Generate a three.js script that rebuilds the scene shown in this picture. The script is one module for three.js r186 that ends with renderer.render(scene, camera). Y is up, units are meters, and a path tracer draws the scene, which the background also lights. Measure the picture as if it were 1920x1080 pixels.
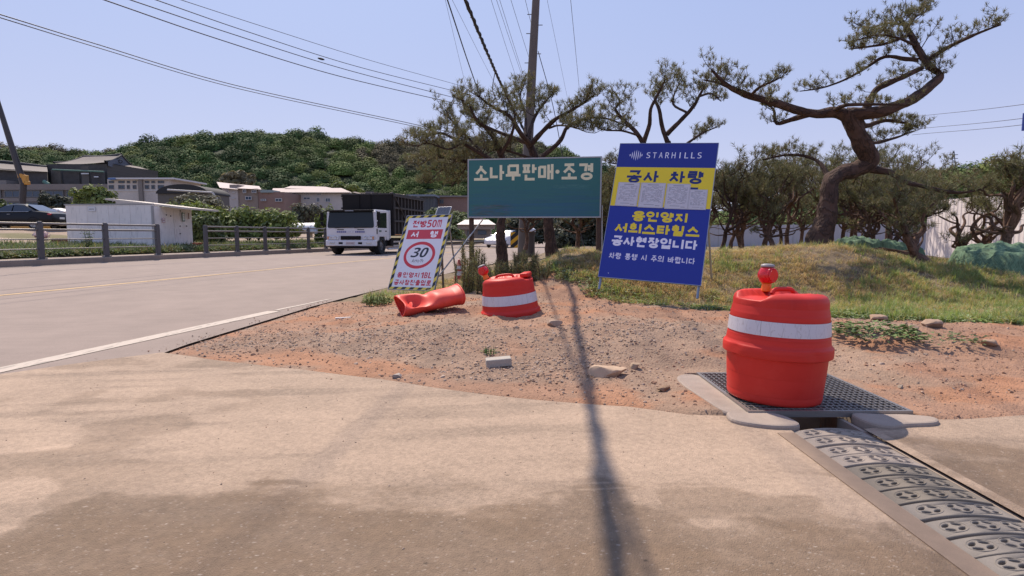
import * as THREE from 'three';
import { mergeGeometries, toCreasedNormals, mergeVertices } from 'three/addons/utils/BufferGeometryUtils.js';
import { RoundedBoxGeometry } from 'three/addons/geometries/RoundedBoxGeometry.js';

// ---------------------------------------------------------------- camera, sky, sun, exposure
const scene = new THREE.Scene();
const F = 1083, EYE = 1.0, PITCH = Math.atan(99 / F);           // focal length in photo pixels, eye height, downward pitch
const camera = new THREE.PerspectiveCamera(2 * Math.atan(540 / F) * 180 / Math.PI, 16 / 9, 0.05, 3000);
camera.position.set(0, EYE, 0);
camera.rotation.set(-PITCH, 0, 0);
const renderer = new THREE.WebGLRenderer({ antialias: true });
renderer.toneMapping = THREE.LinearToneMapping;
renderer.toneMappingExposure = 1.2;
renderer.shadowMap.enabled = true;

const SUN_AZ = -23 * Math.PI / 180, SUN_EL = 50 * Math.PI / 180;   // left of straight ahead, high: a backlit scene
const sunDir = new THREE.Vector3(Math.sin(SUN_AZ) * Math.cos(SUN_EL), Math.sin(SUN_EL), -Math.cos(SUN_AZ) * Math.cos(SUN_EL));
{
  const W = 1024, Hh = 512, data = new Float32Array(W * Hh * 4), d = new THREE.Vector3();
  for (let j = 0; j < Hh; j++) for (let i = 0; i < W; i++) {
    const th = ((i + 0.5) / W - 0.5) * 2 * Math.PI, el = ((j + 0.5) / Hh - 0.5) * Math.PI;
    d.set(Math.cos(el) * Math.cos(th), Math.sin(el), Math.cos(el) * Math.sin(th));
    const e = Math.max(0, d.y), m = Math.exp(-e * 3.6), z = Math.exp(-e * 9), c = Math.max(0, d.dot(sunDir));
    const g = 0.13 * Math.pow(c, 3) + 0.25 * Math.pow(c, 24);          // brighter air round the sun
    const k = (j * W + i) * 4;
    data[k] = 0.235 + 0.30 * m + 0.09 * z + g; data[k + 1] = 0.34 + 0.22 * m + 0.07 * z + g; data[k + 2] = 0.65 + 0.08 * m + 0.02 * z + g * 0.9; data[k + 3] = 1;
  }
  const t = new THREE.DataTexture(data, W, Hh, THREE.RGBAFormat, THREE.FloatType);
  t.mapping = THREE.EquirectangularReflectionMapping; t.magFilter = t.minFilter = THREE.LinearFilter; t.needsUpdate = true;
  scene.background = t; scene.environment = t;
}
const sun = new THREE.DirectionalLight(new THREE.Color().setRGB(1, 0.87, 0.72), 5.0);
sun.position.copy(sunDir).multiplyScalar(120); sun.target.position.set(0, 0, -10);
sun.castShadow = true; sun.shadow.mapSize.set(4096, 4096); sun.shadow.radius = 1.0;
Object.assign(sun.shadow.camera, { left: -60, right: 60, top: 60, bottom: -60, near: 1, far: 400 });
scene.add(sun, sun.target);

// ---------------------------------------------------------------- helpers
const V = (x, y, z) => new THREE.Vector3(x, y, z);
const clamp = (x, a, b) => Math.min(b, Math.max(a, x));
const lerp = (a, b, t) => a + (b - a) * t;
const ss = (a, b, x) => { const t = clamp((x - a) / (b - a), 0, 1); return t * t * (3 - 2 * t); };
function RNG(seed) { let s = seed >>> 0; return () => { s = (s + 0x6D2B79F5) >>> 0; let t = s; t = Math.imul(t ^ (t >>> 15), t | 1); t ^= t + Math.imul(t ^ (t >>> 7), t | 61); return ((t ^ (t >>> 14)) >>> 0) / 4294967296; }; }
const ray = (px, py) => { const u = (px - 960) / F, v = (540 - py) / F, c = Math.cos(PITCH), s = Math.sin(PITCH); return [u, v * c - s, v * s + c]; };
const P = (px, py, D) => { const r = ray(px, py), k = D / r[2]; return V(r[0] * k, EYE + r[1] * k, -D); };          // photo direction at a forward distance
const G = (px, py, h = 0) => { const r = ray(px, py), k = (h - EYE) / r[1]; return V(r[0] * k, h, -r[2] * k); };     // photo direction down to a level
const table = (pts) => (x) => { if (x <= pts[0][0]) return pts[0][1]; for (let i = 1; i < pts.length; i++) if (x <= pts[i][0]) return lerp(pts[i - 1][1], pts[i][1], (x - pts[i - 1][0]) / (pts[i][0] - pts[i - 1][0])); return pts[pts.length - 1][1]; };
const hash2 = (i, j, s) => { let n = Math.imul(i, 374761393) + Math.imul(j, 668265263) + Math.imul(s, 974634777); n = Math.imul(n ^ (n >>> 13), 1274126177); return ((n ^ (n >>> 16)) >>> 0) / 4294967296; };
function noise2(x, y, s = 1, per = 0) {                              // value noise 0..1, optional period
  const i = Math.floor(x), j = Math.floor(y), fx = x - i, fy = y - j, u = fx * fx * (3 - 2 * fx), v = fy * fy * (3 - 2 * fy);
  const w = per ? (k) => ((k % per) + per) % per : (k) => k;
  return lerp(lerp(hash2(w(i), w(j), s), hash2(w(i + 1), w(j), s), u), lerp(hash2(w(i), w(j + 1), s), hash2(w(i + 1), w(j + 1), s), u), v);
}
function fbm(x, y, o = 4, s = 1, per = 0) { let a = 0.5, t = 0, n = 0; for (let k = 0; k < o; k++) { t += a * noise2(x, y, s + k, per); n += a; x *= 2; y *= 2; per *= 2; a *= 0.5; } return t / n; }

function texFrom(W, Hh, fn, srgb, repeat) {                           // fn(u px, v px) -> [r,g,b] 0..1; linear values, stored as sRGB for colour maps
  const d = new Uint8Array(W * Hh * 4), enc = srgb ? (x) => Math.round(255 * (x <= 0.0031308 ? 12.92 * x : 1.055 * Math.pow(x, 1 / 2.4) - 0.055)) : (x) => Math.round(255 * x);
  for (let j = 0; j < Hh; j++) for (let i = 0; i < W; i++) { const c = fn(i, j), k = (j * W + i) * 4; for (let q = 0; q < 3; q++) d[k + q] = enc(clamp(c[q], 0, 1)); d[k + 3] = 255; }
  const t = new THREE.DataTexture(d, W, Hh); t.magFilter = THREE.LinearFilter; t.minFilter = THREE.LinearMipmapLinearFilter; t.generateMipmaps = true;
  if (srgb) t.colorSpace = THREE.SRGBColorSpace;
  t.wrapS = t.wrapT = repeat ? THREE.RepeatWrapping : THREE.ClampToEdgeWrapping; t.needsUpdate = true; return t;
}
const rep = (t, a, b) => { const c = t.clone(); c.repeat.set(a, b); c.needsUpdate = true; return c; };
const lin = (r, g, b) => new THREE.Color().setRGB(r, g, b);
const std = (c, rough = 0.8, o = {}) => new THREE.MeshStandardMaterial({ color: c, roughness: rough, ...o });

const used = {};
const numbered = (n) => { const k = used[n] = (used[n] ?? -1) + 1; return k ? n + '_' + String(k).padStart(3, '0') : n; };
const shade = (o) => { o.castShadow = o.receiveShadow = true; return o; };
function tag(o, label, category, group, kind) { o.userData.label = label; o.userData.category = category; if (group) o.userData.group = group; if (kind) o.userData.kind = kind; return o; }
function thing(name, label, category, pos, group) { const o = new THREE.Group(); o.name = numbered(name); if (pos) o.position.copy(pos); tag(o, label, category, group); scene.add(o); return o; }
function part(name, geo, mat, parent) { const m = shade(new THREE.Mesh(geo, mat)); m.name = name; parent.add(m); return m; }
function single(name, geo, mat, label, category, group) { const m = shade(new THREE.Mesh(geo, mat)); m.name = numbered(name); scene.add(m); return tag(m, label, category, group); }
function struct(name, geo, mat, label) { const m = shade(new THREE.Mesh(geo, mat)); m.name = numbered(name); m.userData.kind = 'structure'; if (label) m.userData.label = label; scene.add(m); return m; }
function mg(list) {                                                    // merge mixed geometries
  const l = list.map((g) => { const n = g.index ? g.toNonIndexed() : g; for (const k of Object.keys(n.attributes)) if (!['position', 'normal', 'uv'].includes(k)) n.deleteAttribute(k); if (!n.attributes.normal) n.computeVertexNormals(); if (!n.attributes.uv) n.setAttribute('uv', new THREE.BufferAttribute(new Float32Array(n.attributes.position.count * 2), 2)); return n; });
  return l.length === 1 ? l[0] : mergeGeometries(l);
}
const bx = (w, h, d, x = 0, y = 0, z = 0, ry = 0) => { const g = new THREE.BoxGeometry(w, h, d); if (ry) g.rotateY(ry); return g.translate(x, y, z); };
const rbx = (w, h, d, r, x = 0, y = 0, z = 0, s = 2) => new RoundedBoxGeometry(w, h, d, s, r).translate(x, y, z);
function rod(a, b, r1, r2 = r1, seg = 8) { const L = a.distanceTo(b), g = new THREE.CylinderGeometry(r2, r1, L, seg); g.translate(0, L / 2, 0); g.applyQuaternion(new THREE.Quaternion().setFromUnitVectors(V(0, 1, 0), b.clone().sub(a).normalize())); return g.translate(a.x, a.y, a.z); }
const lathe = (pts, seg = 40) => new THREE.LatheGeometry(pts.map((p) => new THREE.Vector2(p[0], p[1])), seg);
function taperTube(pts, radii, seg = 8, sub = 4, wob = 0, rng = null) {   // a smooth limb through points with its own radius at each
  const curve = new THREE.CatmullRomCurve3(pts, false, 'centripetal'), n = (pts.length - 1) * sub, pos = [], uv = [], idx = [];
  const fr = curve.computeFrenetFrames(n, false); let len = 0, prev = null;
  for (let i = 0; i <= n; i++) {
    const t = i / n, p = curve.getPoint(t), k = t * (pts.length - 1), q = Math.min(pts.length - 2, Math.floor(k)), r0 = lerp(radii[q], radii[q + 1], k - q);
    if (prev) len += p.distanceTo(prev); prev = p;
    const N = fr.normals[i], B = fr.binormals[i];
    for (let s = 0; s <= seg; s++) { const a = s % seg / seg * 2 * Math.PI, r = r0 * (1 + (wob ? wob * (noise2(Math.cos(a) * 1.7 + 9 + pts[0].x * 7, len * 9 + Math.sin(a) * 1.7 + 40, 7) - 0.5) : 0)); pos.push(p.x + r * (Math.cos(a) * N.x + Math.sin(a) * B.x), p.y + r * (Math.cos(a) * N.y + Math.sin(a) * B.y), p.z + r * (Math.cos(a) * N.z + Math.sin(a) * B.z)); uv.push(s / seg, len); }
  }
  for (let i = 0; i < n; i++) for (let s = 0; s < seg; s++) { const a = i * (seg + 1) + s, b = a + seg + 1; idx.push(a, b, a + 1, b, b + 1, a + 1); }
  const g = new THREE.BufferGeometry(); g.setAttribute('position', new THREE.Float32BufferAttribute(pos, 3)); g.setAttribute('uv', new THREE.Float32BufferAttribute(uv, 2)); g.setIndex(idx); g.computeVertexNormals(); return g;
}
function quadUV(g, ax, ay, sx = 1, sy = 1) { const p = g.attributes.position, u = new Float32Array(p.count * 2); for (let i = 0; i < p.count; i++) { u[2 * i] = p.getComponent(i, ax) * sx; u[2 * i + 1] = p.getComponent(i, ay) * sy; } g.setAttribute('uv', new THREE.BufferAttribute(u, 2)); return g; }
// ---------------------------------------------------------------- ground heights
const ROADK = 0.2;                                                     // the road runs away to the right: x = t + 0.2 D
const kerbX = (D) => -15.8 + 0.262 * (D - 17.8);                       // far kerb below the railing
const edgePts = [[-40, 660], [300, 663], [420, 681], [560, 696], [720, 716], [900, 743], [1050, 758], [1180, 767], [1290, 781], [1420, 786], [1690, 790], [1760, 792], [1920, 783], [2200, 775]].map(([a, b]) => { const g = G(a, b); return [g.x, -g.z]; });
const apronD = table(edgePts);                                         // where the concrete apron ends, as distance over x
const roadEdge = table([[300, 663], [420, 626], [500, 602], [600, 571], [690, 549], [860, 508]].map(([a, b]) => { const g = G(a, b); return [-g.z, g.x]; }).concat([[60, 60 * 0.2 - 4.2]]));
const apronLine = table([[0.5, -5.0], [3.0, -4.6], [3.9, -3.75], [4.4, -3.35], [4.83, -2.95]]);   // where concrete meets asphalt on the left
const DRAIN = { x0: 1.285, x1: 2.185, d0: 3.07, d1: 3.96 }, TRENCH = { x0: 1.415, x1: 1.795, d0: 1.2, d1: 2.87 };
const ridge = table([[700, 0.06], [860, 0.08], [950, 0.16], [1000, 0.42], [1060, 0.74], [1130, 0.74], [1300, 0.7], [1380, 0.74], [1470, 0.8], [1560, 0.82], [1640, 0.74], [1740, 0.55], [1830, 0.5], [1950, 0.46], [2600, 0.5]].map(([px, h]) => [(px - 960) / F * 9, h]));
const grassFront = table([[640, 552], [700, 556], [860, 541], [1000, 548], [1100, 562], [1250, 578], [1400, 588], [1560, 592], [1700, 603], [1920, 612], [2300, 615]].map(([px, py]) => { const g = G(px, py, 0.14); return [g.x, -g.z]; }));
function pit(x, D) { return (x > DRAIN.x0 && x < DRAIN.x1 && D > DRAIN.d0 - 0.26 && D < DRAIN.d1) || (x > TRENCH.x0 && x < TRENCH.x1 && D < TRENCH.d1 + 0.3); }
function height(x, D) {
  const re = roadEdge(D), dd = Math.min(D - apronD(x), x - re, 30);
  if (x < kerbX(D) && D > 4) {
    const q = (kerbX(D) - x); if (q < 1.2) return -0.05;
    return Math.min(1.35, 0.16 + 0.02 * q + 0.0026 * q * q) + (q > 1.2 ? 0.05 * (noise2(x * 0.7, D * 0.7, 3) - 0.5) : 0);
  }
  if (pit(x, D)) return -0.7;
  if (dd <= 0) return -0.014;
  const crisp = ss(0, 0.12, dd), far = ss(7.0, 9.1, D - 0.12 * Math.sin(x * 2.1)) ;
  let h = -0.014 + 0.019 * crisp + 0.12 * ss(0.1, 2.6, dd);
  const rough = (0.06 * (fbm(x * 1.3, D * 1.3, 3, 11) - 0.5) + 0.06 * (fbm(x * 5, D * 5, 3, 21) - 0.5) + 0.034 * (fbm(x * 16, D * 16, 3, 31) - 0.5)) * ss(0, 0.5, dd);
  // spoil heap of soil and gravel between the apron and the signs
  const b = (cx, cd, sx, sd, a) => a * Math.exp(-((x - cx) ** 2) / sx - ((D - cd) ** 2) / sd);
  h += (b(1.35, 4.9, 0.5, 0.35, 0.10) + b(-0.2, 5.3, 1.6, 0.3, 0.05) + b(3.4, 5.1, 1.5, 0.3, 0.09) + b(0.75, 6.5, 3, 0.3, 0.05)) * ss(0.1, 0.8, dd);
  // a flat seat for the drain frame
  const dx = Math.max(DRAIN.x0 - 0.16 - x, 0, x - DRAIN.x1 - 0.12), dz = Math.max(DRAIN.d0 - 0.3 - D, 0, D - DRAIN.d1 - 0.06), dr = Math.hypot(dx, dz);
  const seat = 1 - ss(0.0, 0.3, dr);
  h = lerp(h + rough, 0.03, seat);
  const r = ridge(x * 9 / Math.max(D, 6.5)), back = D > 9.2 ? lerp(1, 0.62, ss(9.2, 14, D)) : 1;
  const mound = Math.max(0, r * back - 0.14) * far;
  const tail = ss(26, 60, D);
  h += mound * ss(0, 1.0, x - re) * (1 - 0.6 * tail) + (far > 0 ? 0.07 * far * (fbm(x * 1.9, D * 1.9, 3, 51) - 0.5) : 0);
  return h;
}
const T = (px, py, d0 = 1.3, d1 = 60) => { const r = ray(px, py); for (let D = d0; D < d1; D += 0.01) { const k = D / r[2], y = EYE + r[1] * k, x = r[0] * k; if (y <= height(x, D)) return V(x, height(x, D), -D); } return P(px, py, d1); };   // photo direction down to the terrain
const onG = (x, D) => V(x, height(x, D), -D);

// ---------------------------------------------------------------- ground textures
const grainTex = texFrom(1024, 1024, (i, j) => { const u = i / 1024, v = j / 1024; const a = fbm(u * 24, v * 24, 4, 3, 24), b = fbm(u * 160, v * 160, 2, 5, 160), c = noise2(u * 340, v * 340, 9, 340); const s = 0.56 + 0.34 * a + 0.24 * b + (c > 0.86 ? 0.16 : c < 0.1 ? -0.2 : 0); return [s, s * 0.985, s * 0.965]; }, true, true);
const grainBump = texFrom(1024, 1024, (i, j) => { const u = i / 1024, v = j / 1024; const s = 0.35 * fbm(u * 40, v * 40, 4, 13, 40) + 0.65 * fbm(u * 190, v * 190, 2, 15, 190); return [s, s, s]; }, false, true);
const gritBump = texFrom(1024, 1024, (i, j) => { const u = i / 1024, v = j / 1024; const s = 0.5 * noise2(u * 400, v * 400, 23, 400) + 0.5 * noise2(u * 220, v * 220, 25, 220); return [s, s, s]; }, false, true);
const gritTex = texFrom(1024, 1024, (i, j) => { const u = i / 1024, v = j / 1024; const a = fbm(u * 12, v * 12, 4, 33, 12), c = noise2(u * 380, v * 380, 39, 380), e = noise2(u * 250, v * 250, 41, 250); const s = 0.66 + 0.2 * a + 0.12 * (c - 0.5) + (e > 0.9 ? 0.12 : e < 0.08 ? -0.16 : 0); return [s, s * 0.99, s * 0.985]; }, true, true);

// ---------------------------------------------------------------- the ground: one sheet out to the horizon
const gravelZone = (x, D) => clamp(1.3 * Math.exp(-((x + 0.75) ** 2) / 0.9 - ((D - 5.0) ** 2) / 0.35) + 1.2 * Math.exp(-((x + 0.05) ** 2) / 0.25 - ((D - 4.1) ** 2) / 0.10) + 0.9 * Math.exp(-((x - 1.25) ** 2) / 0.35 - ((D - 5.0) ** 2) / 0.3) + 0.8 * Math.exp(-((x - 4.3) ** 2) / 1.2 - ((D - 5.9) ** 2) / 0.15) + 0.9 * Math.exp(-((x + 2.3) ** 2) / 0.5 - ((D - 5.2) ** 2) / 0.25) + 0.8 * Math.exp(-((x - 0.6) ** 2) / 0.15 - ((D - 4.5) ** 2) / 0.8) + 0.55 * Math.exp(-((x - 0.4) ** 2) / 3 - ((D - 6.9) ** 2) / 0.12) + 0.7 * (fbm(x * 1.1, D * 1.4, 3, 71) - 0.48), 0, 1);
{
  const xs = [], ds = [];
  for (let x = -2600; x < -30; x = x * 0.82 + 0) { xs.push(x); if (x > -34) break; }
  for (let x = -30; x < -6; x += 0.5) xs.push(x);
  for (let x = -6; x < 7; x += 0.045) xs.push(x);
  for (let x = 7; x < 30; x += 0.5) xs.push(x);
  for (let x = 30; x < 2600; x *= 1.22) xs.push(x);
  for (let d = -60; d < 0; d += 6) ds.push(d);
  for (let d = 0; d < 2.5; d += 0.1) ds.push(d);
  for (let d = 2.5; d < 10; d += 0.045) ds.push(d);
  for (let d = 10; d < 16; d += 0.12) ds.push(d);
  for (let d = 16; d < 45; d += 0.5) ds.push(d);
  for (let d = 45; d < 2800; d *= 1.16) ds.push(d);
  const nx = xs.length, nd = ds.length, pos = new Float32Array(nx * nd * 3), col = new Float32Array(nx * nd * 3), uv = new Float32Array(nx * nd * 2), idx = [];
  const soil = [0.325, 0.185, 0.118], pale = [0.315, 0.212, 0.148], gravel = [0.275, 0.185, 0.132], humus = [0.20, 0.145, 0.085], lot = [0.33, 0.25, 0.19], orange = [0.37, 0.175, 0.092];
  for (let j = 0; j < nd; j++) for (let i = 0; i < nx; i++) {
    const x = xs[i], D = ds[j], k = j * nx + i; const h = height(x, D);
    pos.set([x, h, -D], k * 3); uv.set([x / 1.7, D / 1.7], k * 2);
    let c = soil.slice(); const mix = (o, w) => { for (let q = 0; q < 3; q++) c[q] = lerp(c[q], o[q], w); };
    mix(pale, ss(0.42, 0.62, fbm(x * 0.9 + 5, D * 1.6, 4, 61)));
    mix(orange, ss(0.52, 0.66, fbm(x * 1.7 + 31, D * 2.9, 4, 66)) * 0.8);
    mix(gravel, ss(0.25, 0.7, gravelZone(x, D)) * (0.6 + 0.4 * fbm(x * 7, D * 7, 2, 81)));
    const gf = grassFront(x) + 0.25 * (fbm(x * 2, D * 2, 2, 91) - 0.5);
    mix(humus, ss(gf - 0.1, gf + 0.35, D));
    if (x < kerbX(D)) { const q = kerbX(D) - x; c = lot.slice(); mix([0.17, 0.15, 0.07], q > 1.3 ? ss(0.42, 0.6, fbm(x * 0.35, D * 0.35, 3, 95)) : 0); }
    const v = 0.82 + 0.36 * fbm(x * 3.1, D * 3.1, 3, 101);
    col.set(c.map((q) => q * v), k * 3);
  }
  for (let j = 0; j < nd - 1; j++) for (let i = 0; i < nx - 1; i++) { const a = j * nx + i, b = a + nx; idx.push(a, a + 1, b, a + 1, b + 1, b); }
  const g = new THREE.BufferGeometry(); g.setAttribute('position', new THREE.BufferAttribute(pos, 3)); g.setAttribute('color', new THREE.BufferAttribute(col, 3)); g.setAttribute('uv', new THREE.BufferAttribute(uv, 2)); g.setIndex(idx); g.computeVertexNormals();
  struct('ground', g, new THREE.MeshStandardMaterial({ vertexColors: true, map: grainTex, bumpMap: grainBump, bumpScale: 0.011, roughness: 0.97 }), 'sandy orange soil with gravel between the apron and the grass');
}

// ---------------------------------------------------------------- asphalt road with painted lines
function sheet(poly, y, name, mat, label, hole, scale = 1) {
  const s = new THREE.Shape(poly.map(([x, D]) => new THREE.Vector2(x, D)));
  for (const h of hole || []) s.holes.push(new THREE.Path(h.map(([x, D]) => new THREE.Vector2(x, D))));
  const g = new THREE.ShapeGeometry(s); const p = g.attributes.position, u = new Float32Array(p.count * 2);
  for (let i = 0; i < p.count; i++) { u[2 * i] = p.getX(i) * scale; u[2 * i + 1] = p.getY(i) * scale; }
  g.rotateX(-Math.PI / 2); g.translate(0, y, 0); g.setAttribute('uv', new THREE.BufferAttribute(u, 2)); g.computeVertexNormals();
  return struct(name, g, mat, label);
}
const asphaltMap = texFrom(1024, 1024, (i, j) => {
  const u = i / 1024, v = j / 1024; const a = fbm(u * 9, v * 9, 5, 133, 9), t = fbm(u * 3, v * 50, 3, 135, 3), c = noise2(u * 380, v * 380, 139, 380), e = noise2(u * 270, v * 270, 141, 270);
  const s = 0.70 + 0.22 * a + 0.10 * t + 0.10 * (c - 0.5) + (e > 0.92 ? 0.12 : e < 0.06 ? -0.2 : 0); return [s, s * 0.985, s * 0.975];
}, true, true);
{
  const left = [], right = [];
  for (const D of [0.3, 2, 4.83]) right.push([apronLine(D), D]);
  for (const D of [5.2, 5.8, 6.4, 7.2, 8, 9.2, 10.8, 13, 17, 25, 40, 60]) right.push([roadEdge(D), D]);
  for (const D of [80, 110]) right.push([12 - 4.2 + (D - 60) * 0.26, D]);
  for (const D of [110, 80, 60, 30, 18, 8, 2, 0.3]) left.push([kerbX(D) + 0.02, D]);
  const m = std(lin(0.285, 0.225, 0.192), 0.93, { map: rep(asphaltMap, 0.33, 0.33), bumpMap: rep(gritBump, 0.9, 0.9), bumpScale: 0.0012 });
  sheet([...right, ...left], 0.008, 'road', m, 'dusty grey asphalt road running away to the right');
  const wornTex = texFrom(1024, 256, (i, j) => { const s = fbm(i / 14, j / 14, 4, 151) > 0.66 ? 0.62 : 0.9 + 0.2 * (fbm(i / 5, j / 5, 2, 155) - 0.5); return [s, s * 0.985, s * 0.96]; }, true, true);
  const paint = std(lin(0.50, 0.43, 0.37), 0.85, { map: rep(wornTex, 0.35, 0.35) }), yellow = std(lin(0.56, 0.38, 0.19), 0.85, { map: rep(wornTex, 0.35, 0.35) });
  const strip = (t0, t1, d0, d1, wob) => { const a = [], b = []; for (let D = d0; D <= d1; D += (d1 - d0) / 24) { const w = wob * (noise2(D * 1.3, t0, 161) - 0.5); a.push([t0 + ROADK * D + w, D]); b.unshift([t1 + ROADK * D + w * 0.6, D]); } return [...a, ...b]; };
  sheet(strip(-4.70, -4.52, 2.2, 7.5, 0.01), 0.012, 'road_marking', paint, 'worn white edge line along the near side of the road');
  sheet(strip(-4.66, -4.60, 7.6, 9.0, 0.07), 0.012, 'road_marking', paint, 'scuffed thin end of the white edge line beside the weeds');
  sheet(strip(-10.42, -10.28, 4, 55, 0.02), 0.012, 'road_marking', yellow, 'yellow centre line of the road');
}

// ---------------------------------------------------------------- concrete apron with a damp patch
{
  const X0 = -6.2, X1 = 6.2, D0 = 0.9, D1 = 6.1, W = 2048, Hh = 1024;
  const wetPts = [[-200, 1010], [0, 1000], [90, 965], [200, 925], [340, 925], [500, 905], [640, 938], [900, 925], [1130, 906], [1320, 985], [1440, 960], [1650, 985], [1720, 1020]].map(([a, b]) => { const g = G(a, b); return [g.x, -g.z]; });
  const wetD = table(wetPts), dampD = table([[-2, 2.0], [0, 2.2], [0.5, 2.35], [1.0, 2.45], [1.4, 2.6], [1.82, 2.7], [2.6, 2.85], [6, 2.9]]);
  const r = RNG(77), speck = new Float32Array(W * Hh);
  for (let n = 0; n < 26000; n++) { const i = Math.floor(r() * W), j = Math.floor(r() * Hh * 0.5), b = 0.25 + 0.75 * r() * r(); speck[j * W + i] = b; if (b > 0.8) { speck[j * W + Math.min(W - 1, i + 1)] = b * 0.7; } }
  const dark = new Float32Array(W * Hh);
  for (let n = 0; n < 3200; n++) { const i = Math.floor(r() * W), j = Math.floor(r() * Hh), q = r() < 0.06 ? 2 : 1; for (let a = 0; a < q; a++) for (let b = 0; b < q; b++) dark[Math.min(Hh - 1, j + b) * W + Math.min(W - 1, i + a)] = 0.5; }
  const fn = (i, j) => {
    const x = lerp(X0, X1, (i + 0.5) / W), D = lerp(D0, D1, (j + 0.5) / Hh);
    const big = fbm(x * 0.8, D * 0.8, 5, 171), mid = fbm(x * 4.2 + 3, D * 6.5, 4, 175), fine = fbm(x * 60, D * 60, 2, 181);
    const tyre = ss(0.5, 0.72, fbm((x * 0.9 + D * 0.35) * 1.1, (D - x * 0.12) * 7, 3, 185));
    let c = [0.342, 0.247, 0.176]; const s = 0.72 + 0.34 * big + 0.24 * mid + 0.34 * (fine - 0.5) + 0.22 * (hash2(i, j, 9) - 0.5) - 0.17 * tyre; c = c.map((q) => q * s);
    const streak = ss(0.50, 0.62, fbm(x * 2.1 + 20, D * 3.4, 4, 191)) * ss(0.25, 0.9, -x - 0.9);          // damp streaks on the left
    const edge = (wetD(x) - D) + 0.5 * (fbm(x * 2.2, D * 4.5, 4, 195) - 0.5) + 0.16 * (fbm(x * 11, D * 16, 3, 197) - 0.5);
    let wet = lerp(ss(-0.16, 0.20, edge + 0.34 * (fbm(x * 7, D * 13, 4, 203) - 0.5)), ss(-0.02, 0.08, edge), 0.5) * (0.8 + 0.2 * ss(0.3, 0.6, mid)); const damp = ss(0, 0.3, dampD(x) - D + 0.35 * (mid - 0.5)) * (x > 0.55 ? 0.55 : 0.0) * ss(0.40, 0.58, fbm(x * 3, D * 5, 4, 199));
    wet = Math.max(wet, damp, streak * 0.42, x > 1.85 ? 0.92 * ss(0, 0.4, 2.88 - D + 0.7 * (mid - 0.5)) : 0);
    const wc = [0.15, 0.100, 0.063].map((q) => q * (0.78 + 0.5 * mid + 0.35 * (fine - 0.5)));
    const tread = (o) => (1 - ss(0.004, 0.011, Math.abs(D - (2.30 + o + 0.045 * x + 0.02 * Math.sin(x * 3)) + 0.012 * (noise2(x * 9, o * 50, 205) - 0.5)))) * ss(-0.9, -0.2, x) * (1 - ss(1.1, 1.38, x)) * ss(0.3, 0.6, noise2(x * 14, 3 + o * 90, 207));   // dust left by tyre treads
    wet *= 1 - 0.6 * Math.max(tread(0), tread(-0.05), tread(-0.11), tread(-0.16));
    c = c.map((q, k) => lerp(q, wc[k], wet));
    const k = j * W + i, sp = speck[k] * wet * 0.55, dk = 1 - dark[k];
    return [lerp(c[0], 0.6, sp) * dk, lerp(c[1], 0.52, sp) * dk, lerp(c[2], 0.46, sp) * dk];
  };
  const map = texFrom(W, Hh, fn, true, false);
  const poly = []; const steps = 60;
  const edgeAt = (x) => apronD(x) + 0.035 * (fbm(x * 4, 3, 3, 201) - 0.5) - 0.005, R0 = TRENCH.x1 + 0.14;
  for (let k = 0; k <= steps; k++) { const x = lerp(-2.95, 6.1, k / steps); if (x < TRENCH.x0 - 0.02) poly.push([x, edgeAt(x)]); else if (x > R0) { if (poly[poly.length - 1][0] < TRENCH.x0) poly.push([TRENCH.x0 - 0.02, edgeAt(TRENCH.x0 - 0.02)], [TRENCH.x0 - 0.02, TRENCH.d1], [TRENCH.x0, TRENCH.d1], [TRENCH.x0, 0.5], [TRENCH.x1, 0.5], [TRENCH.x1, TRENCH.d1], [R0, TRENCH.d1 + 0.03], [R0, edgeAt(R0)]); poly.push([x, edgeAt(x)]); } }
  poly.push([6.1, 0.3]); for (const D of [0.3, 1.5, 3.0, 3.9, 4.4]) poly.push([apronLine(D) + 0.004, D]);
  const m = std(0xffffff, 0.9, { map, bumpMap: gritBump.clone(), bumpScale: 0.003 });
  const o = sheet(poly, 0.016, 'concrete_apron', m, 'pale concrete driveway apron with a damp brown patch');
  const p = o.geometry.attributes.position, u = o.geometry.attributes.uv; for (let i = 0; i < p.count; i++) u.setXY(i, (p.getX(i) - X0) / (X1 - X0), (-p.getZ(i) - D0) / (D1 - D0));
  m.bumpMap.repeat.set(14, 6); m.bumpMap.needsUpdate = true;
}

// ---------------------------------------------------------------- far kerb and pavement under the railing
const concreteMat = std(lin(0.40, 0.345, 0.29), 0.93, { map: rep(gritTex, 0.6, 0.6), bumpMap: rep(gritBump, 1, 1), bumpScale: 0.001 });
{
  const mk = (D0, D1, n, w, y, off) => { const pos = [], idx = []; for (let k = 0; k <= n; k++) { const D = lerp(D0, D1, k / n), x = kerbX(D) - off; pos.push(x, -0.05, -D, x, y - 0.02, -D, x - 0.02, y, -D, x - w, y, -D, x - w, -0.05, -D); } for (let k = 0; k < n; k++) for (let q = 0; q < 4; q++) { const a = k * 5 + q, b = a + 5; idx.push(a, a + 1, b, a + 1, b + 1, b); } const g = new THREE.BufferGeometry(); g.setAttribute('position', new THREE.Float32BufferAttribute(pos, 3)); g.setIndex(idx); const f = g.toNonIndexed(); f.computeVertexNormals(); return quadUV(f, 0, 2, 0.7, 0.7); };
  struct('kerb', mk(8, 70, 40, 1.75, 0.205, 0), std(lin(0.33, 0.265, 0.22), 0.95, { map: rep(gritTex, 0.8, 0.8) }), 'grey concrete kerb carrying the railing');
}

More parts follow.
